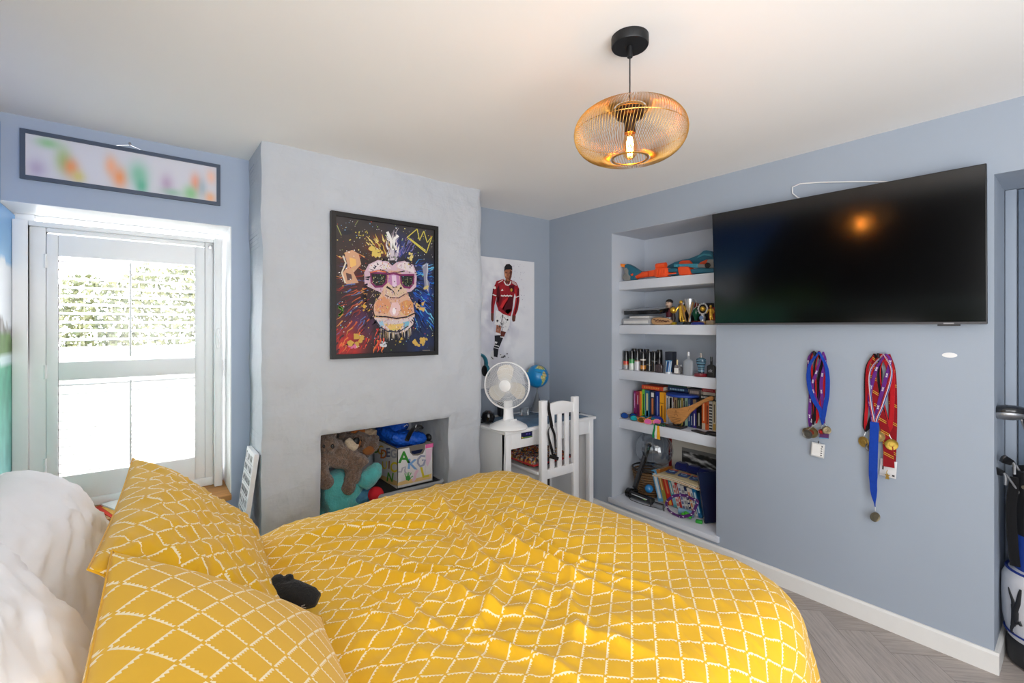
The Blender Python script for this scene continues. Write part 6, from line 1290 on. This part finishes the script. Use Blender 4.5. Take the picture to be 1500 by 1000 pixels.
# clear ball, lamp, basket
b = B(); b.ell((3.17, 2.17, .525), (.135, .150, .145), None, 40, 26); t = thing('clear_plastic_ball', 'big clear plastic ball behind the black folding lamp in the lowest bay', 'ball', (3.17, 2.17, .38)); b.build('shell', glass('clear_plastic', (226, 230, 234), .08, .5), t, sharp=180)
b = B()
for k in range(5): a_ = k * 1.2; b.tube([(3.17 + .13 * math.cos(a_) * math.sin(q), 2.17 + .145 * math.sin(a_) * math.sin(q), .525 + .14 * math.cos(q)) for q in [.4 + .2 * i for i in range(9)]], .0012, 5)
b.build('crease', M_frost, t)
t = thing('wicker_basket', 'small brown wicker basket under the clear plastic ball', 'basket', (3.17, 2.19, SZ)); b = B((112, 84, 54))
for k in range(10): z_ = SZ + .008 + k * .020; r = .085 + .004 * k; b.tube([(3.18 + r * math.cos(2 * PI * i / 36), 2.225 + (r + .004) * math.sin(2 * PI * i / 36), z_ + .003 * math.sin(i * PI)) for i in range(36)], .0075, 6, closed=True)
b.lathe([(.001, SZ + .004), (.085, SZ + .004)], TR(3.18, 2.225, 0), 20); b.build('weave', mat('wicker', None, .8, var=.3, vscale=70, bmp=.6, bscale=60, bdist=.006), t)
b = B((34, 28, 24)); r = .125; b.tube([(3.18 + r * math.cos(2 * PI * i / 36), 2.225 + (r + .004) * math.sin(2 * PI * i / 36), SZ + .215) for i in range(36)], .007, 6, closed=True); b.build('rim', M_att, t)
t = thing('folding_lamp', 'black folding desk lamp leaning in the left of the lowest bay', 'lamp', (3.0, 2.23, SZ)); b = B((20, 20, 22)); 
c0 = onX(921, 727, 3.0); c1 = onX(956, 729, 3.0); b.tube([V((3.0, c0.y, SZ + .035)), V((3.0, c1.y, SZ + .03))], [.028, .024], 14, sq=(1, 1.2)); b.cyl((3.0, c0.y + .01, SZ + .036), (3.0, c0.y - .02, SZ + .036), .036, n=18); b.build('base', M_attg, t)
b = B((190, 196, 200)); b.tube([(2.97, c0.y - .05, SZ + .045), (2.972, c1.y + .03, SZ + .04)], .0035, 6); b.col = (120, 180, 90); b.tube([(2.968, c1.y + .06, SZ + .036), (2.97, c1.y + .04, SZ + .035)], .003, 6); b.build('base_trim', M_attg, t)
a0, a1 = onX(929.5, 715, 3.02), onX(950, 652, 3.06); b = B((26, 27, 30)); d_ = (a1 - a0); up = d_.normalized(); Xv = V((1, 0, 0)); Xv = (Xv - up * Xv.dot(up)).normalized(); Yv = up.cross(Xv); M = Matrix((Xv, Yv, up)).transposed().to_4x4(); M.translation = (a0 + a1) / 2
b.box((0, 0, 0), (.014, .040, d_.length), bev=.004); b.v = [M @ p for p in b.v]; b.build('arm', M_attg, t)
b = B((60, 62, 66)); b.box((-.0085, .004, 0), (.002, .022, d_.length * .9), bev=.0008); b.v = [M @ p for p in b.v]; b.build('light_strip', M_attg, t)
b = B((14, 14, 15)); b.cyl(a0 + V((-.02, .01, -.02)), a0 + V((.02, -.01, -.02)), .018); b.tube([a1 + V((0, .018, -.004)), a1 + V((0, -.02, .006))], .014, 8); b.build('hinge', M_attg, t)
b = B((20, 20, 20)); b.tube(spline([(3.0, c0.y - .01, SZ + .01), (2.96, 2.24, SZ + .003), (2.95, 2.16, SZ + .003), (2.96, 2.06, SZ + .003), (2.99, 2.0, SZ + .003), (3.02, 1.98, SZ + .02)], 6), .0025, 6); b.build('cord', M_black, t)
c = onX(946, 718, 3.02); b = B((36, 124, 190)); b.ell((3.06, c.y, SZ + .092), (.032, .032, .032)); tag(b.build('blue_ball', M_attg), 'small light blue ball resting on the foot of the black folding lamp', 'ball')
t = thing('power_adapter', 'grey power adapter in a black wire stand in front of the leaning books', 'adapter', (2.98, 2.02, SZ)); c = onX(964, 737, 2.97); b = B((128, 132, 138)); b.box((2.985, c.y, SZ + .022), (.05, .075, .028), bev=.005); b.build('case', M_att, t)
b = B((24, 24, 26)); b.tube([(2.965, c.y + .06, SZ + .003), (2.965, c.y + .058, SZ + .06), (2.965, c.y + .055, SZ + .047), (2.965, c.y - .05, SZ + .047), (2.965, c.y - .052, SZ + .003)], .004, 6); b.build('wire_stand', M_black, t)
# lanyard, pen, green toy
t = thing('lanyard', 'purple lettered lanyard looped upright at the front of the lowest bay', 'lanyard', (2.97, 1.83, SZ)); b = B((78, 30, 100))
pts = spline([onX(950 + x * .15, 640 + y * .15, X_) for x, y, X_ in ((300, 850, 2.95), (235, 815, 2.945), (195, 780, 2.95), (172, 720, 2.955), (195, 685, 2.96), (245, 650, 2.965), (310, 640, 2.97), (370, 650, 2.97), (430, 680, 2.97), (480, 700, 2.965), (470, 740, 2.96), (440, 800, 2.955), (420, 830, 2.95), (350, 850, 2.948), (305, 848, 2.947))], 5)
ribbon(b, pts, .020, twist=30); b.build('strap', M_cloth, t, weld=False)
b = B((214, 206, 220))
for k in range(6, len(pts) - 4, 6): b.box(pts[k] + V((-.0015, 0, 0)), (.001, .012, .006), rotm(rn.uniform(-25, 25)))
b.build('lettering', M_art, t); clampz(t, SZ)
b = B((18, 18, 20)); b.tube([(2.96, onX(985, 750, 2.96).y, SZ + .006), (2.985, onX(998, 758, 2.97).y, SZ + .006)], .005, 8); tag(b.build('pen', M_black), 'black pen lying inside the loop of the purple lanyard', 'pen')
c = onX(1006, 757, 2.98); b = B((60, 176, 40)); rn = random.Random(8)
for k in range(9): b.ell((2.985 + rn.uniform(-.015, .02), c.y + rn.uniform(-.026, .026), SZ + .014 + rn.uniform(0, .022)), (.014, .014, .012), rotm(rn.uniform(0, 90), rn.uniform(0, 90)), 9, 6)
tag(b.build('green_toy', M_att), 'small bright green knobbly toy lying inside the purple lanyard', 'toy')
c = onX(1023, 764, 2.965); b = B((40, 150, 50)); b.box((2.975, c.y, SZ + .012), (.03, .045, .022), rotm(0, 0, 20), bev=.006); tag(b.build('green_block', M_att), 'small green plastic block at the right of the purple lanyard', 'block')
c = onX(1003, 747, 3.0); b = B((120, 160, 190)); b.cyl((3.01, c.y + .05, SZ + .024), (3.03, c.y - .05, SZ + .024), .023, n=16); t = b.build('blue_pouch', M_att); tag(t, 'pale blue rolled pouch lying behind the purple lanyard', 'pouch')
# ------------------------------------------------------------------ fireplace recess: soft toys, letter box
M_brown = mat('brown_plush', (122, 98, 82), .95, var=.55, vscale=70, bmp=1, bscale=120, bdist=.016, spec=.05, sheen=.5)
M_brown2 = mat('dark_brown_plush', (104, 80, 64), .95, var=.55, vscale=70, bmp=1, bscale=120, bdist=.016, spec=.05, sheen=.5)
M_cream = mat('cream_plush', (206, 188, 164), .95, var=.2, vscale=90, bmp=.8, bscale=130, bdist=.008, spec=.05, sheen=.4)
M_teal = mat('turquoise_fleece', (92, 186, 186), .95, var=.16, vscale=16, bmp=.8, bscale=90, bdist=.012, spec=.05, sheen=.5)
def soft(b, name, mt, parent=None, vox=.007, fur=.006):
    """the limbs grown into one skin, with a nap"""
    o = b.build(name, mt, parent, sharp=180)
    m = o.modifiers.new('skin', 'REMESH'); m.mode = 'VOXEL'; m.voxel_size = vox; m.use_smooth_shade = True
    s = o.modifiers.new('smooth', 'SMOOTH'); s.iterations = 4
    if fur:
        t = bpy.data.textures.new('nap', 'CLOUDS'); t.noise_scale = .016; t.noise_depth = 3
        d = o.modifiers.new('nap', 'DISPLACE'); d.texture = t; d.strength = fur * 2; d.texture_coords = 'GLOBAL'
    return o
F = lambda x, y, Y: onY(465 + x * .15, 610 + y * .15, Y)
t = thing('teddy_bear', 'brown furry teddy bear sprawled on the left of the fireplace with its legs hanging down', 'soft toy', tuple(F(170, 400, 2.86)))
b = B()
hd = F(100, 270, 2.86); b.ell(hd, (.058, .056, .064)); b.ell(hd + V((-.04, .01, .055)), (.018, .012, .018)); b.ell(hd + V((.045, .01, .055)), (.018, .012, .018))
b.tube([F(80, 400, 2.90), F(180, 330, 2.90), F(300, 390, 2.90), F(380, 420, 2.88)], [.05, .075, .075, .05], 14)
b.tube([F(60, 400, 2.86), F(45, 520, 2.83), F(80, 640, 2.82)], [.038, .036, .040], 12); b.ell(F(85, 640, 2.81), (.046, .04, .042))
b.tube([F(330, 430, 2.86), F(355, 540, 2.83), F(330, 640, 2.81)], [.052, .050, .046], 12); b.ell(F(305, 690, 2.80), (.042, .04, .046))
b.tube([F(330, 400, 2.86), F(420, 440, 2.82), F(455, 480, 2.81)], [.048, .048, .042], 12)
b.tube([F(90, 330, 2.88), F(130, 430, 2.86), F(280, 450, 2.85)], [.045, .045, .04], 12)
soft(b, 'body', M_brown, t)
b = B(); b.ell(hd + V((.008, -.045, -.018)), (.034, .022, .026)); soft(b, 'muzzle', M_brown, t, .005, .003)
b = B((16, 14, 14)); b.ell(F(62, 290, 2.80), (.008, .006, .009)); b.ell(F(148, 288, 2.795), (.010, .007, .011)); b.build('eye', M_attg, t)
b = B((30, 24, 22)); b.ell(hd + V((.010, -.068, -.006)), (.010, .006, .007)); b.build('nose', M_attg, t)
t = thing('plush_badger', 'brown soft toy with big cream muzzle and black nose beside the teddy bear', 'soft toy', tuple(F(420, 300, 2.9)))
b = B(); b.tube([F(340, 200, 2.95), F(420, 260, 2.93), F(520, 330, 2.93)], [.06, .072, .06], 14); b.tube([F(480, 330, 2.90), F(540, 280, 2.90), F(550, 190, 2.93)], [.045, .045, .035], 12); b.ell(F(330, 240, 2.92), (.055, .05, .05)); soft(b, 'body', M_brown2, t)
b = B(); b.tube([F(290, 225, 2.87), F(325, 270, 2.85), F(380, 305, 2.85)], [.022, .030, .026], 12); soft(b, 'muzzle', M_cream, t, .005, .003)
b = B((14, 13, 13)); b.ell(F(376, 245, 2.845), (.024, .015, .028), rotm(0, 25, 0)); b.build('nose', M_att, t)
b = B((140, 88, 48)); b.tube([F(395, 215, 2.85), F(412, 250, 2.845), F(400, 290, 2.85)], [.008, .012, .008], 8); b.ell(F(500, 330, 2.87), (.04, .02, .03)); b.build('tan_patch', M_cloth, t)
b = B((20, 16, 16)); b.ell(F(425, 237, 2.85), (.007, .005, .007)); b.ell(F(425, 290, 2.85), (.006, .005, .006)); b.build('eye', M_attg, t)
t = thing('plush_bear', 'dark brown soft toy lying on its back on top of the heap', 'soft toy', tuple(F(300, 170, 3.0)))
b = B(); b.tube([F(190, 190, 3.0), F(300, 190, 3.0), F(420, 160, 3.02)], [.05, .065, .05], 14); b.tube([F(260, 190, 2.96), F(250, 230, 2.93)], [.03, .03], 10); soft(b, 'body', M_brown2, t)
b = B((196, 110, 44)); b.ell(F(400, 155, 2.95), (.055, .03, .026)); soft(b, 'belly', mat('orange_plush', (176, 104, 48), .95, var=.3, vscale=70, bmp=.8, bscale=120, bdist=.01), t, .006, .003)
b = B(); b.tube([F(450, 160, 2.95), F(520, 150, 2.93), F(560, 160, 2.92)], [.022, .026, .022], 10)
for k in range(4): b.tube([F(545, 150 + k * 10, 2.92), F(580, 130 + k * 16, 2.91)], [.010, .006], 7)
soft(b, 'paw', mat('beige_plush', (168, 148, 126), .95, var=.3, vscale=70, bmp=.8, bscale=120, bdist=.01), t, .005, .003)
# plain turquoise cushions take the place of the blue toy under the bear
t = thing('fleece_cushion', 'large plain turquoise fleece cushion under the brown teddy bear in the fireplace', 'cushion', tuple(F(200, 800, 2.88)))
b = B(); b.tube([F(30, 740, 2.92), F(180, 700, 2.92), F(340, 720, 2.92), F(420, 760, 2.93)], [.09, .12, .11, .05], 16); b.tube([F(60, 900, 2.92), F(200, 860, 2.92), F(360, 880, 2.93)], [.12, .14, .11], 16); b.tube([F(160, 540, 2.96), F(220, 600, 2.95), F(230, 700, 2.94)], [.06, .07, .07], 14); b.ell(F(180, 1050, 2.94), (.16, .12, .14)); soft(b, 'cover', M_teal, t, .009, .004)
t = thing('fleece_bolster', 'smaller turquoise fleece bolster tipped up against the letter covered box', 'cushion', tuple(F(520, 600, 2.83)))
b = B(); b.tube([F(440, 680, 2.83), F(490, 610, 2.82), F(560, 530, 2.82), F(590, 470, 2.84)], [.040, .058, .052, .030], 16); soft(b, 'cover', M_teal, t, .006, .004)
b = B((70, 120, 170)); c = F(430, 770, 2.86); b.ell(c, (.09, .06, .05)); b.ell(c + V((.03, .02, -.08)), (.10, .07, .06)); o = soft(b, 'blue_blanket', mat('blue_fleece', (70, 130, 168), .95, var=.3, vscale=30, bmp=.7, bscale=90, bdist=.01), None, .008, .004); tag(o, 'folded mid blue fleece blanket beside the red ball in the fireplace', 'blanket')
c = F(570, 760, 2.79); b = B((206, 24, 40)); b.ell(c, (.048, .048, .048), None, 24, 16); tag(b.build('red_ball', mat('red_felt', (206, 22, 40), .8, var=.06, bmp=.2, bscale=200)), 'red soft ball between the turquoise cushion and the grey plastic tub', 'ball')
b = B(); b.lo((.80, 2.84, .003), (1.115, 3.2, .34), bev=.02); tag(b.build('toy_basket', mat('canvas_bin', (110, 116, 124), .9, var=.1, bmp=.4, bscale=90)), 'grey canvas bin under the heap of soft toys in the fireplace', 'bin')
# plastic tub with lid, letter box on top
t = thing('plastic_tub', 'grey plastic storage tub with black lid carrying the letter covered box', 'tub', (1.36, 2.98, .003))
b = B((150, 154, 160)); b.box((1.355, 2.985, .215), (.44, .46, .42), bev=.035, seg=4, taper=(1.06, 1.06)); b.build('body', M_att, t)
b = B((34, 36, 40)); b.lo((1.125, 2.745, .432), (1.59, 3.225, .452), bev=.009); b.build('lid', M_att, t)
b = B((158, 162, 168)); b.tube([(x, y, .446) for x, y in ([(1.125 + .03 * (1 - math.cos(a_)), 2.745 + .03 * (1 - math.sin(a_))) for a_ in [PI / 2 * k / 6 for k in range(7)]] + [(1.59 - .03 * (1 - math.cos(a_)), 2.745 + .03 * (1 - math.sin(a_))) for a_ in [PI / 2 * (6 - k) / 6 for k in range(7)]] + [(1.59, 3.22), (1.125, 3.22)])], .014, 8, closed=True); b.build('rim', M_att, t)
for x in (1.1375,):
    b = B((26, 26, 28)); b.lo((1.118, 2.86, .425), (1.13, 2.90, .45), bev=.003); b.build('clip', M_att, t); b = B((26, 26, 28)); b.lo((1.118, 3.0, .425), (1.13, 3.04, .45), bev=.003); b.build('clip', M_att, t)
SX0, SX1, SY0, SY1, SZ0, SZ1 = 1.272, 1.530, 2.785, 3.165, .4535, .712
t = thing('letter_box', 'white cardboard storage box covered in coloured painted letters in the fireplace', 'box', (1.4, 2.98, SZ0))
b = B((214, 212, 212)); w_ = .005
b.lo((SX0, SY0, SZ0), (SX1, SY1, SZ0 + w_)); b.lo((SX0, SY0, SZ0), (SX0 + w_, SY1, SZ1)); b.lo((SX1 - w_, SY0, SZ0), (SX1, SY1, SZ1)); b.lo((SX0, SY1 - w_, SZ0), (SX1, SY1, SZ1)); b.lo((SX0, SY0, SZ0), (SX1, SY0 + w_, SZ1)); b.build('carton', M_attm, t)
b = B((112, 106, 100)); q = [(SX0, SY0), (SX1, SY0), (SX1, SY1), (SX0, SY1)]; b.tube([(x, y, SZ1) for x, y in q], .005, 6, closed=True); b.build('top_binding', M_attm, t)
C2 = lambda px, py: onY(540 + px * .12, 605 + py * .12, SY0 - .0004)
fa = Art(C2, (0, -1, 0)); ORC = (222, 190, 130)
def fit(px): return px
fa.poly([(352, 850), (440, 820), (600, 790), (768, 735), (768, 795), (350, 888)], ORC, 1)
fa.poly([(694, 382), (790, 362), (788, 415), (692, 432)], (220, 104, 160), 1); fa.poly([(700, 440), (780, 425), (760, 560), (720, 650), (700, 620)], (214, 186, 204), 1)
fa.text('A', (432, 545), 195, (58, 136, 54), 2, 0, 1, 1.0); fa.text('K', (530, 628), 170, (120, 160, 206), 2, 4, 1, 1.05); fa.stroke([(690, 525), (640, 520), (605, 560), (600, 610), (630, 650), (670, 630), (690, 570), (650, 575)], 26, (150, 154, 176), 2)
fa.stroke([(362, 715), (400, 715), (412, 670), (450, 655), (440, 700), (452, 735)], 20, (170, 168, 180), 2); fa.text('L', (680, 725), 180, (206, 190, 60), 2, -14); fa.stroke([(600, 690), (570, 740), (560, 800), (540, 830)], 34, (218, 184, 200), 2)
fa.poly([(450, 770), (500, 760), (515, 800), (490, 825), (455, 815)], (70, 150, 74), 3)
for p, q_ in (((455, 775), (440, 735)), ((470, 768), (468, 722)), ((485, 764), (492, 716)), ((500, 764), (520, 725)), ((512, 785), (540, 765))): fa.stroke([p, q_], 11, (90, 164, 96), 3, taper=False)
fa.stroke([(694, 440), (690, 790)], 2, (150, 140, 150), 1)
fa.poly([(492, 405), (690, 378), (686, 440), (664, 492), (600, 516), (540, 516), (505, 480)], (112, 106, 100), 4); fa.poly([(520, 462), (664, 436), (640, 480), (560, 500), (524, 490)], (20, 30, 60), 5)
fa.build('front_print', M_attm, t, weld=False)
def C3(px, py):
    X = SX0 - .0004; s = 540 + px * .12; tt = (s - 750) / 676; k = .6225 + .7826 * tt; d = X / k; y = d * (.7826 - .6225 * tt); return V((X, min(max(y, SY0), SY1), 1.5 - (605 + py * .12 - 478) * d / 676))
la = Art(C3, (-1, 0, 0)); la.poly([(70, 725), (200, 770), (348, 830), (348, 885), (200, 850), (70, 800)], ORC, 1)
for ch_, c, h, col, rot in (('B', (92, 435), 150, (106, 146, 70), 0), ('C', (145, 455), 150, (220, 176, 70), 0), ('D', (182, 505), 150, (206, 120, 66), 4), ('E', (237, 485), 150, (106, 112, 140), 0), ('G', (305, 500), 150, (160, 164, 180), -4), ('I', (250, 635), 130, (140, 90, 60), 2), ('C', (305, 665), 170, (226, 206, 60), 0), ('N', (262, 785), 150, (96, 160, 60), 8), ('U', (195, 640), 130, (230, 206, 90), 0)):
    la.text(ch_, c, h, col, 2, rot, 1, .72)
la.build('side_print', M_attm, t, weld=False)
t = thing('blue_rucksack', 'bright blue rucksack with black zip stuffed into the letter covered box', 'bag', (1.4, 2.95, SZ1))
b = B(); b.ell((1.38, 2.90, .745), (.105, .09, .050)); b.ell((1.34, 3.05, .775), (.10, .11, .075)); b.ell((1.44, 2.88, .735), (.085, .075, .045)); b.ell((1.38, 3.0, .66), (.10, .15, .05)); b.tube([(1.30, 3.1, .76), (1.27, 2.98, .785), (1.30, 2.88, .765), (1.37, 2.83, .745)], [.03, .034, .03, .02], 10); b.tube([(1.45, 3.05, .80), (1.40, 2.98, .81), (1.30, 2.98, .80)], [.03, .03, .02], 10)
soft(b, 'body', mat('blue_nylon', (18, 84, 190), .5, var=.2, vscale=16, bmp=.5, bscale=26, bdist=.02, spec=.4), t, .006, .010)
b = B((18, 18, 22)); b.tube(spline([(1.345, 2.80, .752), (1.385, 2.825, .795), (1.43, 2.86, .813), (1.485, 2.90, .812), (1.515, 2.92, .79)], 5), .014, 8, sq=(.8, 1.2)); b.build('zip', M_cloth, t)
b = B((20, 20, 22)); b.ell((1.525, 2.84, .738), (.02, .03, .026)); b.build('strap_end', M_att, t)
b = B((200, 204, 210)); b.tube([(1.43, 2.845, .822), (1.435, 2.842, .838), (1.425, 2.845, .80)], .003, 6); b.tube([(1.35, 2.85, .835), (1.37, 2.85, .845), (1.38, 2.86, .835)], .0025, 6); b.build('zip_pull', M_attg, t)
# ------------------------------------------------------------------ black plush on the bed
t = thing('plush_mole', 'small black plush mole with white whiskers lying on the duvet beside the pillows', 'soft toy', (.33, 1.46, .70))
b = B(); b.tube([(.275, 1.53, .735), (.315, 1.49, .748), (.36, 1.445, .752), (.395, 1.415, .742), (.412, 1.402, .736)], [.030, .040, .036, .028, .018], 14); b.tube([(.355, 1.43, .735), (.345, 1.395, .715), (.33, 1.375, .70)], [.020, .016, .014], 10); b.tube([(.29, 1.50, .735), (.275, 1.46, .715)], [.018, .014], 10); b.ell((.325, 1.49, .785), (.018, .016, .014)); b.ell((.352, 1.475, .788), (.014, .012, .010))
soft(b, 'body', mat('black_plush', (9, 9, 10), .85, var=.4, vscale=80, bmp=.8, bscale=140, bdist=.006, sheen=.06), t, .004, .002)
b = B((210, 206, 200))
for k in range(7): b.tube([(.366, 1.408 , .733 - k * .0012), (.372 + .002 * k, 1.385 - .003 * k, .745 - .007 * k)], .0009, 4)
b.build('whisker', M_att, t)
b = B((4, 4, 4)); b.ell((.385, 1.40, .757), (.004, .004, .004)); b.build('eye', M_attg, t); t.location = V(t.location) + V((-.03, -.045, -.006))
# ------------------------------------------------------------------ by the window: papers, letter sign, its stool
t = thing('red_folder', 'red card folder lying on the wooden windowsill', 'folder', (-.07, 3.2, .548)); b = B((220, 70, 54)); b.box((-.075, 3.17, .551), (.20, .26, .004), rotm(0, 0, 20), bev=.001); b.build('cover', M_attm, t); b = B((236, 176, 90)); b.box((-.065, 3.15, .5545), (.17, .22, .002), rotm(0, 0, 17)); b.build('inner_sheet', M_attm, t)
b = B((240, 240, 240)); b.box((-.07, 3.19, .560), (.15, .21, .008), rotm(0, 0, 24)); tag(b.build('paper_stack', M_attm), 'small stack of white paper on the red folder on the windowsill', 'paper')
LZ = .36; t = thing('letter_sign', 'white letter sign leaning against the left side of the chimney breast', 'sign', (.44, 2.84, LZ))
lx = lambda z: .405 + (z - .5) * .135
b = B((232, 232, 234)); A0 = [(lx(LZ), 2.73, LZ), (lx(LZ), 2.955, LZ), (lx(.83), 2.955, .83), (lx(.83), 2.73, .83)]; b.add([V(p) for p in A0] + [V(p) + V((.022, 0, -.003)) for p in A0], [(0, 1, 2, 3), (7, 6, 5, 4), (0, 4, 5, 1), (1, 5, 6, 2), (2, 6, 7, 3), (3, 7, 4, 0)]); b.build('panel', M_att, t)
a = Art(lambda u, v: V((lx(.82 - v * .44) - .0004, 2.95 - u * .215, .82 - v * .44)), (-1, 0, .1)); rn = random.Random(2)
for k in range(7):
    a.stroke([(.02, .125 + k * .13), (.98, .125 + k * .13)], .008, (190, 192, 196), 1); x = .08
    while x < .86:
        w_ = rn.uniform(.05, .09); y = .03 + k * .13
        for q in range(2): a.stroke([(x + q * w_ * .7, y), (x + q * w_ * .7, y + .07)], .022, (66, 68, 74), 2)
        a.stroke([(x, y + rn.choice([0, .035, .07])), (x + w_ * .7, y + rn.choice([0, .035, .07]))], .018, (66, 68, 74), 2); x += w_ + .05 + (.08 if rn.random() < .3 else 0)
a.build('letter_tile', M_attm, t, weld=False)
t = thing('bedside_stool', 'low white stool under the letter sign beside the chimney breast', 'stool', (.40, 2.84, 0)); B().lo((.335, 2.71, .33), (.468, 2.98, .358), bev=.004).build('seat', M_white, t)
for x in (.345, .44):
    for y in (2.72, 2.955): B().lo((x, y, 0), (x + .018, y + .018, .33)).build('leg', M_white, t)
# ------------------------------------------------------------------ golf bag in the doorway recess
GX_, GY_, GR_ = 3.085, .124, .138
t = thing('golf_bag', 'white, blue and black golf bag standing in the recess at the right edge', 'golf bag', (GX_, GY_, 0))
b = B((30, 31, 34)); b.lathe([(.10, 0), (.118, .012), (.122, .10), (.11, .12)], TR(GX_, GY_, 0), 30); b.build('base', M_att, t)
b = B((206, 208, 214)); b.lathe([(.09, .095), (.118, .12), (.134, .20), (.138, .30), (.136, .38), (.122, .415), (.10, .425)], TR(GX_, GY_, 0), 44); b.build('lower_pocket', mat('bag_vinyl', None, .45, var=.04, vscale=30), t)
b = B((20, 46, 130)); b.tube([(GX_ + .121 * math.cos(2 * PI * k / 40), GY_ + .121 * math.sin(2 * PI * k / 40), .418) for k in range(40)], .0055, 8, closed=True); b.tube([(GX_ + .127 * math.cos(2 * PI * k / 40), GY_ + .127 * math.sin(2 * PI * k / 40), .145) for k in range(40)], .004, 8, closed=True); b.build('piping', M_att, t)
b = B((22, 60, 150)); b.lathe([(.10, .42), (.102, .50), (.10, .58)], TR(GX_, GY_, 0), 36); b.build('blue_band', M_att, t)
b = B((22, 22, 24)); b.lathe([(.10, .58), (.098, .70), (.10, .82), (.104, .86), (.096, .865), (.092, .84), (.001, .83)], TR(GX_, GY_, 0), 36); b.build('upper_body', M_att, t)
b = B((24, 24, 26)); b.tube(spline([(GX_ - .06, GY_ + .088, .83), (GX_ - .07, GY_ + .10, .70), (GX_ - .066, GY_ + .096, .55), (GX_ - .07, GY_ + .088, .44)], 6), .012, 8, sq=(.5, 1.4)); b.build('strap', M_cloth, t)
b = B((150, 140, 120)); b.cyl((GX_ - .085, GY_ + .058, .80), (GX_ - .093, GY_ + .062, .80), .008, n=12); b.build('ring', M_goldm, t)
def onC(px, py, r):
    tt = (px - 750) / 676; dx, dy = .6225 + .7826 * tt, .7826 - .6225 * tt; A = dx * dx + dy * dy; Bq = -2 * (dx * GX_ + dy * GY_); Cq = GX_ ** 2 + GY_ ** 2 - r * r
    D = max(Bq * Bq - 4 * A * Cq, 0); d = (-Bq - math.sqrt(D)) / (2 * A); return V((d * dx, d * dy, 1.5 - (py - 478) * d / 676))
def wrap(b, pts, w, r, col):
    b.col = col; P = [onC(1430 + x * .44, 560 + y * .44, r) for x, y in pts]
    b.tube(P, [k * .44 * 2.06 / 676 / 2 for k in w], 8, sq=(.35, 1), up=(-.9, .3, 0))
b = B(); K = (24, 26, 32)
wrap(b, [(107, 680), (113, 702), (122, 725), (126, 745)], [3, 7, 10, 14], .1395, K); wrap(b, [(126, 740), (130, 765), (128, 790), (122, 808)], [16, 20, 18, 12], .1385, K); wrap(b, [(124, 802), (117, 818), (118, 830), (124, 832)], [11, 8, 7, 4], .137, K)
wrap(b, [(128, 785), (137, 802), (144, 800), (150, 812)], [16, 16, 14, 8], .138, K); wrap(b, [(130, 760), (139, 735), (145, 700), (148, 690)], [14, 13, 9, 5], .1395, K)
b.build('emblem', M_att, t)
a = Art(lambda u, v: V((GX_ - .1025 * math.cos(u), GY_ + .1025 * math.sin(u), v)), (-.9, .3, 0)); a.stroke([(.15, .46), (.32, .48), (.22, .50), (.40, .54)], .012, (206, 212, 224), 3); a.stroke([(.05, .47), (.2, .55)], .01, (206, 212, 224), 3); a.build('blue_band_print', M_art, t)
def club(label, top, foot, head, nm='golf_club'):
    t = thing(nm, label, 'golf club', tuple(foot), group='golf clubs in the bag'); b = B((150, 152, 156)); b.cyl(foot, top, .0042, .0048, 10); b.build('shaft', M_goldm, t); head(t, V(top)); return t
def iron(s, rz):
    def f(t, c):
        b = B((70, 72, 76)); b.M = TR(*c) @ rotm(0, 0, rz); b.prism([(-.006, -.012), (.012, -.016), (.070, .004), (.078, .030), (.066, .042), (.004, .010)], .013, rotm(62, 0, 0), .003); b.build('head', M_goldm, t)
        b = B((150, 152, 156)); b.M = TR(*c) @ rotm(0, 0, rz); b.tube([(0, 0, -.05), (0, 0, -.01), (.006, -.002, .004)], [.006, .0065, .007], 10); b.build('hosel', M_goldm, t)
    return f
club('iron golf club with a dark head, the higher of the two by the recess edge', (3.02, .215, .895), (3.07, .13, .70), iron(1, 150))
club('iron golf club with a silver neck leaning furthest left out of the bag', (3.0, .240, .845), (3.06, .15, .66), iron(1, 135))
def wood(t, c):
    b = B((34, 36, 40)); b.ell(c + V((-.0, .035, .018)), (.058, .068, .030), rotm(0, 14, 25), 28, 16); b.build('head', M_attg, t)
    b = B((170, 172, 176)); b.ell(c + V((-.008, .035, .006)), (.050, .060, .024), rotm(0, 14, 25), 28, 16); b.col = (60, 62, 66); b.build('sole_plate', M_goldm, t)
    b = B((40, 40, 44)); b.tube([c + V((0, -.02, -.06)), c + V((0, -.015, -.01)), c + V((0, .0, .01))], [.006, .008, .011], 10); b.build('hosel', M_attg, t)
club('driver golf club with a big round dark head standing highest in the bag', (2.99, .195, 1.105), (3.08, .11, .76), wood)
